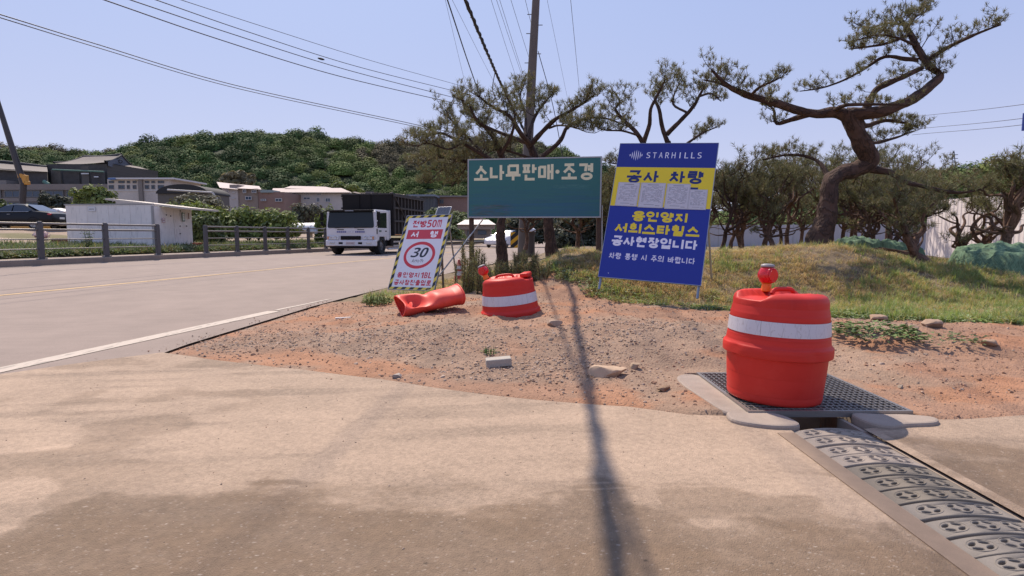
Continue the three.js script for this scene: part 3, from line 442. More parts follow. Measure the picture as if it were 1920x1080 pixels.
  lists.forEach((l, n) => { const im = shade(new THREE.InstancedMesh(gs[n], gm, l.length)); im.name = 'gravel_stones'; im.userData.kind = 'stuff'; l.forEach(([x, y, z, s, v, clod], i) => { q.setFromEuler(e.set((v * 17) % 1 * 0.8, v * 6.28, (v * 31) % 1 * 0.8)); M.compose(V(x, y, z), q, V(s, s, s)); im.setMatrixAt(i, M); const w = 0.65 + 0.6 * ((v * 11) % 1); im.setColorAt(i, clod ? lin(0.32 * w, 0.18 * w, 0.115 * w) : (v * 5) % 1 > 0.45 ? lin(0.34 * w, 0.25 * w, 0.19 * w) : lin(0.40 * w, 0.26 * w, 0.17 * w)); }); holder.add(im); });
}
// ---------------------------------------------------------------- lettering: Korean syllables drawn stroke by stroke
const CONS = {
  g: [[[0, 0.1], [0.92, 0.1], [0.8, 1]]], n: [[[0.08, 0], [0.08, 0.9], [1, 0.9]]], d: [[[1, 0.08], [0.08, 0.08], [0.08, 0.92], [1, 0.92]]],
  r: [[[0, 0.05], [0.92, 0.05], [0.92, 0.5], [0.08, 0.5], [0.08, 0.95], [1, 0.95]]], m: [[[0.06, 0.06], [0.94, 0.06], [0.94, 0.94], [0.06, 0.94], [0.06, 0.02]]],
  b: [[[0.06, 0], [0.06, 0.94], [0.94, 0.94], [0.94, 0]], [[0.06, 0.48], [0.94, 0.48]]], s: [[[0.5, 0], [0.46, 0.35], [0, 1]], [[0.47, 0.35], [1, 1]]],
  o: 'o', j: [[[0.04, 0.07], [0.96, 0.07]], [[0.5, 0.07], [0.46, 0.45], [0, 1]], [[0.47, 0.45], [1, 1]]], c: [[[0.28, 0], [0.72, 0]], [[0.04, 0.25], [0.96, 0.25]], [[0.5, 0.25], [0.46, 0.55], [0, 1]], [[0.47, 0.55], [1, 1]]],
  t: [[[1, 0.06], [0.08, 0.06], [0.08, 0.94], [1, 0.94]], [[0.08, 0.5], [0.95, 0.5]]], p: [[[0, 0.07], [1, 0.07]], [[0.27, 0.07], [0.3, 0.93]], [[0.73, 0.07], [0.7, 0.93]], [[0, 0.93], [1, 0.93]]], h: 'h',
};
const INI = 'g,g,n,d,d,r,m,b,b,s,s,o,j,j,c,k,t,p,h'.split(','), FIN = ',g,g,g,n,n,n,d,r,r,r,r,r,r,r,r,m,b,b,s,s,o,j,c,k,t,p,h'.split(',');
function strokes(x, list, ox, oy, w, h) { for (const l of list) { x.beginPath(); l.forEach(([a, b], i) => (i ? x.lineTo(ox + a * w, oy + b * h) : x.moveTo(ox + a * w, oy + b * h))); x.stroke(); } }
function consonant(x, k, ox, oy, w, h) {
  const s = CONS[k];
  if (s === 'o') { x.beginPath(); x.ellipse(ox + w / 2, oy + h / 2, w * 0.46, h * 0.46, 0, 0, 7); x.stroke(); }
  else if (s === 'h') { strokes(x, [[[0.3, 0.0], [0.7, 0.0]], [[0.02, 0.24], [0.98, 0.24]]], ox, oy, w, h); x.beginPath(); x.ellipse(ox + w / 2, oy + h * 0.70, w * 0.36, h * 0.27, 0, 0, 7); x.stroke(); }
  else strokes(x, s, ox, oy, w, h);
}
function syllable(x, ch, ox, oy, W, Hh) {
  const c = ch.charCodeAt(0) - 0xac00, ini = INI[Math.floor(c / 588)], v = Math.floor((c % 588) / 28), f = FIN[c % 28];
  const S = (l) => strokes(x, l, ox, oy, W, Hh), vert = [0, 1, 2, 3, 4, 5, 6, 7, 20].includes(v), mixed = v === 19, b = f ? 0.56 : 0.98;
  if (vert) {
    consonant(x, ini, ox + 0.05 * W, oy + (f ? 0.04 : 0.14) * Hh, (v === 1 ? 0.41 : 0.50) * W, (f ? 0.46 : 0.70) * Hh);
    const m = b * 0.5;
    if (v === 0) S([[[0.76, 0], [0.76, b]], [[0.76, m], [0.98, m]]]); if (v === 1) S([[[0.68, 0.03], [0.68, b]], [[0.92, 0], [0.92, b]], [[0.68, m], [0.92, m]]]);
    if (v === 2) S([[[0.76, 0], [0.76, b]], [[0.76, m - 0.09], [0.98, m - 0.09]], [[0.76, m + 0.1], [0.98, m + 0.1]]]); if (v === 4) S([[[0.86, 0], [0.86, b]], [[0.62, m], [0.86, m]]]);
    if (v === 6) S([[[0.86, 0], [0.86, b]], [[0.60, m - 0.09], [0.86, m - 0.09]], [[0.60, m + 0.1], [0.86, m + 0.1]]]); if (v === 20) S([[[0.84, 0], [0.84, b]]]);
    if (f) consonant(x, f, ox + 0.22 * W, oy + 0.66 * Hh, 0.64 * W, 0.33 * Hh);
  } else {
    const hz = mixed ? 0.72 : 1, top = f ? 0.30 : 0.52;
    consonant(x, ini, ox + (mixed ? 0.1 : 0.16) * W, oy + 0.03 * Hh, (mixed ? 0.48 : 0.68) * W, top * Hh);
    const by = f ? 0.53 : v === 13 ? 0.68 : 0.92;
    if (v === 8) S([[[0, by], [1, by]], [[0.5, top + 0.08], [0.5, by]]]); if (v === 12) S([[[0, by], [1, by]], [[0.36, top + 0.08], [0.36, by]], [[0.64, top + 0.08], [0.64, by]]]);
    if (v === 13) { const y = f ? 0.46 : by; S([[[0, y], [1, y]], [[0.5, y], [0.5, f ? 0.6 : 1.02]]]); } if (v === 18) S([[[0, by], [1, by]]]); if (mixed) S([[[0, 0.84], [hz, 0.84]], [[0.9, 0], [0.9, 1]]]);
    if (f) consonant(x, f, ox + 0.2 * W, oy + 0.68 * Hh, 0.62 * W, 0.31 * Hh);
  }
}
function write(x, text, x0, y0, w, h, lw, col, gap = 0.12, slant = 0) {     // fits the text in a box
  const un = [...text].map((ch) => (ch === ' ' ? 0.42 : ch === '·' ? 0.35 : ch.charCodeAt(0) < 128 ? 0.62 : 1)), tot = un.reduce((a, b) => a + b, 0) + gap * (un.length - 1), W = w / tot;
  x.save(); x.translate(x0, y0); if (slant) x.transform(1, 0, -slant, 1, slant * h * 0.5, 0); x.strokeStyle = x.fillStyle = col; x.lineWidth = lw; x.lineJoin = 'miter'; x.lineCap = 'butt'; let p = 0;
  [...text].forEach((ch, i) => { if (ch === '·') { x.beginPath(); x.arc(p + un[i] * W / 2, h * 0.5, lw * 0.75, 0, 7); x.fill(); } else if (ch.charCodeAt(0) >= 0xac00) syllable(x, ch, p, lw / 2, un[i] * W, h - lw); else if (ch !== ' ') latin(x, ch, p, 0, un[i] * W, h); p += (un[i] + gap) * W; });
  x.restore();
}
function latin(x, s, ox, oy, w, h, font = 'bold 100px sans-serif') { x.save(); x.font = font; x.textBaseline = 'alphabetic'; const m = x.measureText(s); const l = m.actualBoundingBoxLeft, tw = m.actualBoundingBoxRight + l, th = m.actualBoundingBoxAscent + m.actualBoundingBoxDescent; x.translate(ox, oy); x.scale(w / tw, h / th); x.fillText(s, l, m.actualBoundingBoxAscent); x.restore(); }
function canvasTex(W, Hh, fn) { const c = document.createElement('canvas'); c.width = W; c.height = Hh; fn(c.getContext('2d')); const t = new THREE.CanvasTexture(c); t.colorSpace = THREE.SRGBColorSpace; t.anisotropy = 8; return t; }
function grime(x, W, Hh, seed, n, col = '90,75,60') { const r = RNG(seed); for (let k = 0; k < n; k++) { x.fillStyle = `rgba(${col},${0.015 + 0.05 * r() * r()})`; x.beginPath(); x.ellipse(r() * W, r() * Hh, 2 + 30 * r() * r(), 2 + 60 * r() * r() * r(), 0.2 * (r() - 0.5), 0, 7); x.fill(); } }
function frameOf(yaw, lean, roll, c) { const u0 = V(Math.cos(yaw), 0, Math.sin(yaw)), n = V(-Math.sin(yaw), 0, Math.cos(yaw)), v0 = V(0, Math.cos(lean), 0).addScaledVector(n, -Math.sin(lean)); const u = u0.clone().multiplyScalar(Math.cos(roll)).addScaledVector(v0, Math.sin(roll)), v = v0.clone().multiplyScalar(Math.cos(roll)).addScaledVector(u0, -Math.sin(roll)); const w = u.clone().cross(v); return new THREE.Matrix4().makeBasis(u, v, w).setPosition(c); }
const galv = std(lin(0.42, 0.41, 0.41), 0.45, { metalness: 0.7 }), darkSteel = std(lin(0.06, 0.05, 0.045), 0.6, { metalness: 0.5 }), rust = std(lin(0.10, 0.058, 0.04), 0.85, { map: rep(gritTex, 1, 1) });
function board(o, W, Hh, thick, tex, frameMat, fw, rough = 0.55) {         // flat panel in its frame, local origin in the middle
  part('panel', mg([bx(W - 0.002, Hh - 0.002, thick * 0.6)]), frameMat, o);
  const f = new THREE.PlaneGeometry(W - 2 * fw, Hh - 2 * fw).translate(0, 0, thick * 0.3 + 0.003); part('printed_face', f, std(0xffffff, rough, { map: tex }), o);
  part('frame', mg([bx(W, fw, thick, 0, Hh / 2 - fw / 2, 0), bx(W, fw, thick, 0, -Hh / 2 + fw / 2, 0), bx(fw, Hh - 2 * fw, thick, -W / 2 + fw / 2, 0, 0), bx(fw, Hh - 2 * fw, thick, W / 2 - fw / 2, 0, 0)]), frameMat, o);
}
const toWorld = (M, x, y, z) => V(x, y, z).applyMatrix4(M);
function placed(o, M) { M.decompose(o.position, o.quaternion, o.scale); return o; }
const localTo = (o, w) => { o.updateMatrixWorld(true); return o.worldToLocal(w.clone()); };

{ // ---- speed limit sign
  const W = 0.92, Hh = 1.36, M = frameOf(0.464, 0.445, 0.015, V(-1.52, 0.723, -9.6));
  const o = placed(thing('speed_sign', 'white leaning 30 km/h roadworks sign with yellow and black striped border', 'sign'), M);
  const t = canvasTex(740, 1100, (x) => {
    x.fillStyle = '#dcd9de'; x.fillRect(0, 0, 740, 1100);
    x.save(); x.fillStyle = '#d9bf45'; x.fillRect(0, 0, 740, 34); x.fillRect(0, 1066, 740, 34); x.fillRect(0, 0, 44, 1100); x.fillRect(696, 0, 44, 1100);
    x.beginPath(); x.rect(0, 0, 740, 34); x.rect(0, 1066, 740, 34); x.rect(0, 0, 44, 1100); x.rect(696, 0, 44, 1100); x.clip(); x.fillStyle = '#221f24';
    for (let k = -12; k < 30; k++) { x.beginPath(); x.moveTo(-20, k * 132); x.lineTo(760, k * 132 - 780); x.lineTo(760, k * 132 - 714); x.lineTo(-20, k * 132 + 66); x.fill(); } x.restore();
    write(x, '전방50m', 130, 70, 480, 116, 19, '#c02f42', 0.10, 0); x.fillStyle = '#c43a4a'; x.fillRect(82, 218, 576, 142); write(x, '서', 150, 236, 128, 106, 20, '#f0ecee'); write(x, '행', 460, 236, 128, 106, 18, '#f0ecee');
    x.strokeStyle = '#c8323f'; x.lineWidth = 44; x.beginPath(); x.ellipse(370, 600, 232, 178, 0, 0, 7); x.stroke();
    x.fillStyle = '#1f2430'; latin(x, '30', 228, 488, 280, 148, 'bold italic 100px sans-serif'); x.fillStyle = '#26262c'; latin(x, 'km/h', 275, 655, 185, 52, 'italic 100px sans-serif');
    write(x, '용인양지1BL', 90, 850, 560, 84, 14, '#c02f42', 0.16); write(x, '공사장진출입로', 70, 958, 600, 84, 14, '#c02f42', 0.12); grime(x, 740, 1100, 5, 260);
  });
  board(o, W, Hh, 0.03, t, galv, 0.008);
  // solar panel above the top edge
  const sp = new THREE.Group(); sp.name = 'solar_panel'; sp.position.set(0.24, Hh / 2 + 0.075, -0.03); sp.rotation.x = -0.15; o.add(sp);
  part('solar_frame', rbx(0.28, 0.2, 0.02, 0.004), galv, sp); const cell = new THREE.MeshPhysicalMaterial({ color: lin(0.035, 0.04, 0.06), roughness: 0.25, clearcoat: 0.7 });
  for (let a = 0; a < 4; a++) for (let b = 0; b < 2; b++) part('solar_cell', bx(0.058, 0.083, 0.004, -0.0945 + a * 0.063, -0.044 + b * 0.088, 0.011), cell, sp);
  part('panel_bracket', bx(0.04, 0.12, 0.012, 0.24, Hh / 2 - 0.02, -0.024), galv, o);
  // back legs down to the ground
  const legs = [[-0.36, 0.55, -0.3], [0.40, 0.55, 0.35]].map(([x, y, off]) => { const a = toWorld(M, x, y, -0.03), b = onG(a.x + 0.05 + off * 0.2, -(a.z) + 0.28); return [a, b]; });
  for (const [a, b] of legs) part('back_leg', rod(localTo(o, a), localTo(o, b.setY(b.y - 0.02)), 0.014), galv, o);
  const a = P(905, 412, 9.85), b = toWorld(M, 0.32, -Hh / 2 + 0.05, -0.03); part('prop_rod', rod(localTo(o, a), localTo(o, b), 0.012), galv, o);
  const w = toWorld(M, 0.40, -0.05, -0.06), wb = onG(w.x + 0.02, -w.z + 0.02); part('prop_post', rod(localTo(o, w), localTo(o, wb.setY(wb.y - 0.05)), 0.02), std(lin(0.25, 0.18, 0.12), 0.9), o);
}
{ // ---- blue and yellow construction sign
  const W = 1.263, Hh = 1.888, M = frameOf(0.39, 0.363, -0.061, V(1.858, 1.312, -7.4));
  const o = placed(thing('construction_sign', 'tall blue and yellow leaning construction site sign with four papers taped on', 'sign'), M);
  const t = canvasTex(1024, 1530, (x) => {
    x.fillStyle = '#18298c'; x.fillRect(0, 0, 1024, 1530); x.fillStyle = '#1b2680'; x.fillRect(0, 0, 1024, 280); x.fillStyle = '#e3c91f'; x.fillRect(0, 280, 1024, 452);
    const cx = 190; x.fillStyle = '#e9e7ef'; [[-62, 16], [-40, 42], [-18, 58], [4, 68], [26, 60], [48, 44], [66, 18]].forEach(([dx, hh]) => { x.beginPath(); x.moveTo(cx + dx, 138 - hh); x.quadraticCurveTo(cx + dx + 9, 138, cx + dx, 138 + hh); x.quadraticCurveTo(cx + dx - 9, 138, cx + dx, 138 - hh); x.fill(); });
    'STARHILLS'.split('').forEach((ch, i) => { if (ch === 'I') x.fillRect(306 + i * 66 + 15, 104, 10, 68); else latin(x, ch, 306 + i * 66, 104, 40, 68, '100px sans-serif'); });
    write(x, '공사 차량', 130, 308, 790, 158, 26, '#1b2566', 0.14); x.fillStyle = '#1b2566'; x.fillRect(770, 500, 112, 26); x.fillRect(856, 500, 26, 60);
    write(x, '용인양지', 255, 778, 570, 122, 23, '#e6cb25', 0.10); write(x, '서희스타힐스', 92, 914, 860, 128, 24, '#e6cb25', 0.10); write(x, '공사현장입니다', 80, 1062, 866, 122, 22, '#e6e2ea', 0.10); write(x, '차량 통행 시 주의 바랍니다', 76, 1254, 866, 74, 10, '#d9d5e2', 0.14);
    x.fillStyle = '#cfd0dd'; x.fillRect(96, 1480, 7, 9); grime(x, 1024, 1530, 15, 200, '70,70,90');
  });
  board(o, W, Hh, 0.03, t, std(lin(0.30, 0.33, 0.42), 0.5, { metalness: 0.4 }), 0.006, 0.42);
  const paper = (seed, W2, H2, blank) => canvasTex(220, 300, (x) => { x.fillStyle = '#c2bfc3'; x.fillRect(0, 0, 220, 300); x.strokeStyle = 'rgba(120,118,122,0.8)'; x.lineWidth = 2; x.strokeRect(6, 6, 208, 288); const r = RNG(seed); x.fillStyle = '#5b5a60'; x.fillRect(60, 22, 100, 6); for (let y = 44; y < 240; y += 11) { let p = 22; while (p < 195) { const l = 6 + 24 * r(); if (r() < 0.72) { x.fillStyle = `rgba(50,50,58,${0.5 + 0.4 * r()})`; x.fillRect(p, y, Math.min(l, 198 - p), 3.2); } p += l + 5; } } x.fillStyle = '#6a686e'; x.fillRect(50, 262, 90, 4); x.fillRect(150, 272, 40, 5); });
  [[-0.42, 0.205, 0.285, 0.335], [-0.105, 0.200, 0.315, 0.345], [0.215, 0.195, 0.29, 0.345], [0.465, 0.160, 0.215, 0.27]].forEach(([px, py, w, h], k) => {
    const m = single('taped_paper', mg([new THREE.BoxGeometry(w, h, 0.002)]), std(0xffffff, 0.7, { map: paper(40 + k) }), ['leftmost white notice taped to the yellow band, at the outer edge', 'white notice taped between the outer notice and the list-like one', 'white notice with a column of short lines, beside the smallest notice', 'smallest and lowest white notice taped to the yellow band'][k], 'paper', 'notices taped to the yellow band');
    m.quaternion.setFromRotationMatrix(M); m.rotateZ(0.006 * (k - 1)); m.position.copy(toWorld(M, px, py, 0.0165));
  });
  for (const s of [-1, 1]) { const a = toWorld(M, s * (W / 2 - 0.03), -Hh / 2 + 0.3, -0.028), b = toWorld(M, s * (W / 2 - 0.03), -Hh / 2 - 0.15, -0.028); part('post', rod(localTo(o, a), localTo(o, b), 0.016), std(lin(0.2, 0.24, 0.32), 0.5, { metalness: 0.5 }), o); const c = toWorld(M, s * 0.5, 0.6, -0.02), d = onG(c.x + 0.32, -c.z + 0.55); part('back_stay', rod(localTo(o, c), localTo(o, d.setY(d.y - 0.03)), 0.014), galv, o); }
}
{ // ---- green board of the pine nursery
  const W = 2.2, Hh = 0.965, M = frameOf(0.204, 0.02, -0.005, V(0.343, 1.765, -9.5));
  const o = placed(thing('nursery_board', 'wide teal green board with cream Korean letters on two rusty posts', 'sign'), M);
  const t = canvasTex(1680, 736, (x) => {
    const r = RNG(66); x.fillStyle = '#296866'; x.fillRect(0, 0, 1680, 736);
    for (let k = 0; k < 900; k++) { x.fillStyle = `rgba(${20 + 20 * r()},${70 + 30 * r()},${105 + 40 * r()},${0.03 + 0.07 * r()})`; const yy = 300 + 436 * Math.sqrt(r()); x.fillRect(r() * 1680 - 200, yy, 200 + 500 * r(), 3 + 14 * r()); }
    write(x, '소나무판매·조경', 70, 52, 1530, 230, 34, '#ddd8b4', 0.10);
    for (let k = 0; k < 90; k++) { x.fillStyle = `rgba(${150 + 40 * r()},${165 + 30 * r()},170,${0.03 + 0.05 * r()})`; x.fillRect(1080 + 400 * r(), 330 + 50 * r(), 20 + 90 * r(), 5); }
    for (let k = 0; k < 260; k++) { const g = r(); x.fillStyle = g < 0.4 ? `rgba(70,75,105,${0.1 + 0.2 * r()})` : g < 0.75 ? `rgba(60,80,50,${0.1 + 0.2 * r()})` : `rgba(120,105,125,${0.06 + 0.12 * r()})`; x.fillRect(20 + 480 * r(), 580 + 146 * r(), 30 + 120 * r(), 4 + 10 * r()); }
    grime(x, 1680, 736, 25, 300, '30,45,50');
  });
  board(o, W, Hh, 0.04, t, std(lin(0.36, 0.38, 0.39), 0.55, { metalness: 0.3 }), 0.02, 0.5);
  for (const s of [-1, 1]) { const a = toWorld(M, s * (W / 2 - 0.04), Hh / 2 - 0.1, -0.05), g = onG(a.x, -a.z); part('post', rod(localTo(o, a), localTo(o, V(a.x, g.y - 0.3, a.z)), 0.042), rust, o); }
  part('back_rail', mg([bx(W - 0.1, 0.04, 0.02, 0, 0.3, -0.03), bx(W - 0.1, 0.04, 0.02, 0, -0.3, -0.03)]), rust, o);
  const gp = toWorld(M, W / 2 + 0.012, -Hh / 2 + 0.2, -0.05), gb = onG(gp.x, -gp.z); part('side_tube', rod(localTo(o, gp), localTo(o, V(gp.x + 0.01, gb.y - 0.2, gp.z)), 0.012), galv, o);
}
// ---------------------------------------------------------------- pines
const barkMap = texFrom(256, 512, (i, j) => { const u = i / 256, v = j / 512; const a = fbm(u * 10, v * 10, 4, 301, 10), b = fbm(u * 12, v * 6, 4, 305, 0), cr = 0.5 + 0.5 * ss(0.0, 0.10, Math.abs(b - 0.5)); const s = (0.5 + 0.8 * a) * cr; return [s, s * 0.94, s * 0.9]; }, true, true);
const barkBump = texFrom(256, 512, (i, j) => { const u = i / 256, v = j / 512; const a = fbm(u * 10, v * 10, 4, 301, 10), b = fbm(u * 12, v * 6, 4, 305, 0); const s = Math.min(1, Math.abs(b - 0.5) * 7) * 0.7 + 0.3 * a; return [s, s, s]; }, false, true);
const barkMat = std(lin(0.09, 0.054, 0.041), 0.95, { map: rep(barkMap, 1, 1.1), bumpMap: rep(barkBump, 1, 1.1), bumpScale: 0.014 });
const barkRed = std(lin(0.18, 0.11, 0.08), 0.95, { map: rep(barkMap, 1, 1.6), bumpMap: rep(barkBump, 1, 1.6), bumpScale: 0.008 });
const needleMat = new THREE.MeshPhysicalMaterial({ vertexColors: true, roughness: 0.9, side: THREE.DoubleSide, transmission: 0.35, thickness: 0 });
class Needles {                                                        // collects needle tufts of one crown
  constructor(seed) { this.r = RNG(seed); this.p = []; this.c = []; }
  tri(a, b, c, col) { this.p.push(a.x, a.y, a.z, b.x, b.y, b.z, c.x, c.y, c.z); for (let k = 0; k < 3; k++) this.c.push(col[0], col[1], col[2]); }
  tuft(pt, dir, len = 0.1, n = 24, w = 0.0042, tone = 1) {
    const r = this.r, d = dir.clone().normalize(), t = V(r() - 0.5, r() - 0.5, r() - 0.5).cross(d).normalize(), b = d.clone().cross(t);
    for (let k = 0; k < n; k++) {
      const a = r() * 6.283, sp = 0.25 + 0.95 * Math.sqrt(r()), o = V(0, 0, 0).addScaledVector(d, Math.cos(sp)).addScaledVector(t, Math.sin(sp) * Math.cos(a)).addScaledVector(b, Math.sin(sp) * Math.sin(a));
      const s = pt.clone().addScaledVector(d, (r() - 0.6) * len * 0.7), L = len * (0.75 + 0.5 * r()), e = s.clone().addScaledVector(o, L), side = o.clone().cross(V(r() - 0.5, r() - 0.5, r() - 0.5)).normalize().multiplyScalar(w * (0.7 + 0.6 * r()));
      const v = tone * (0.7 + 0.6 * r()), dry = r() < 0.10; this.tri(s.clone().add(side), s.clone().sub(side), e, dry ? [0.25 * v, 0.165 * v, 0.075 * v] : [0.158 * v, 0.155 * v, 0.058 * v]);
    }
    if (r() < 0.8) { const h = len * (0.5 + 0.7 * r()), up = V((r() - 0.5) * 0.3, 1, (r() - 0.5) * 0.3).normalize(), e = pt.clone().addScaledVector(up, h); for (let k = 0; k < 3; k++) { const a = k * 2.09 + r(), o = V(Math.cos(a), 0, Math.sin(a)).multiplyScalar(0.0055), o2 = V(Math.cos(a + 2.09), 0, Math.sin(a + 2.09)).multiplyScalar(0.0055); this.tri(pt.clone().add(o), pt.clone().add(o2), e, [0.24, 0.18, 0.085]); } }   // spring candle
  }
  geo() { const g = new THREE.BufferGeometry(); g.setAttribute('position', new THREE.Float32BufferAttribute(this.p, 3)); g.setAttribute('color', new THREE.Float32BufferAttribute(this.c, 3)); g.computeVertexNormals(); return g; }
}
// limbs: arrays of {pts, r, leaf} in world space; leaf = [from, to, twigs per metre, twig length]
function makePine(name, label, base, limbs, seed, group, o2 = {}) {
  const o = thing(name, label, 'pine tree', base, group), r = RNG(seed), N = new Needles(seed + 1), wood = [], thin = [], off = base.clone().negate();
  const L = o2.len || 0.08, nn = o2.n || 14, wd = o2.w || 0.0036;
  for (const l of limbs) {
    const pts = l.pts.map((p) => p.clone().add(off)); wood.push(taperTube(pts, l.r, l.r[0] > 0.08 ? 14 : 8, l.r[0] > 0.08 ? 6 : 4, l.r[0] > 0.03 ? 0.35 : 0.2));
    if (!l.leaf) continue;
    const curve = new THREE.CatmullRomCurve3(pts, false, 'centripetal'), len = curve.getLength(), [f0, f1, dens, tl] = l.leaf, n = Math.max(2, Math.round(dens * len * (f1 - f0)));
    for (let k = 0; k < n; k++) {
      const t = lerp(f0, f1, (k + r()) / n), p = curve.getPoint(clamp(t, 0, 1)), tan = curve.getTangent(clamp(t, 0, 1)), a = r() * 6.283;
      const side = V(Math.cos(a), 0.15 + 0.55 * r(), Math.sin(a)).normalize(), d = side.addScaledVector(tan, 0.5).normalize(), tlen = tl * (0.5 + 1.0 * r()) * (1 - 0.2 * t), rr = Math.max(0.004, Math.min(0.012, tlen * 0.022));
      const q = [p, p.clone().addScaledVector(d, tlen * 0.5).add(V((r() - 0.5) * 0.25 * tlen, -0.06 * tlen + (r() - 0.5) * 0.2 * tlen, (r() - 0.5) * 0.25 * tlen)), null]; q[2] = q[1].clone().addScaledVector(d, tlen * 0.45).add(V((r() - 0.5) * 0.2 * tlen, 0.14 * tlen, (r() - 0.5) * 0.2 * tlen));
      thin.push(taperTube(q, [rr, rr * 0.75, rr * 0.45], 4, 2));
      const cv = new THREE.CatmullRomCurve3(q), m = Math.max(3, Math.round(tlen / 0.042));
      for (let s = 0; s < m; s++) {
        const tt = lerp(0.35, 1, (s + 1) / m), c = cv.getPoint(tt), e = c.clone().add(V((r() - 0.5) * 0.16, (r() - 0.15) * 0.11, (r() - 0.5) * 0.16).multiplyScalar(tlen / 0.3 + 0.3));
        if (r() < 0.8) thin.push(rod(c, e, 0.0035, 0.0025, 3)); N.tuft(e, V((r() - 0.5) * 0.9, 0.75 + 0.5 * r(), (r() - 0.5) * 0.9), L, nn, wd, 0.85 + 0.3 * r());
      }
      N.tuft(q[2], d.clone().add(V(0, 0.5, 0)), L, nn, wd);
    }
  }
  const tk = part('trunk', mg(wood), o2.bark || barkMat, o); if (thin.length) part('twigs', mg(thin), barkMat, o); part('crown', N.geo(), needleMat, o);
  return o;
}
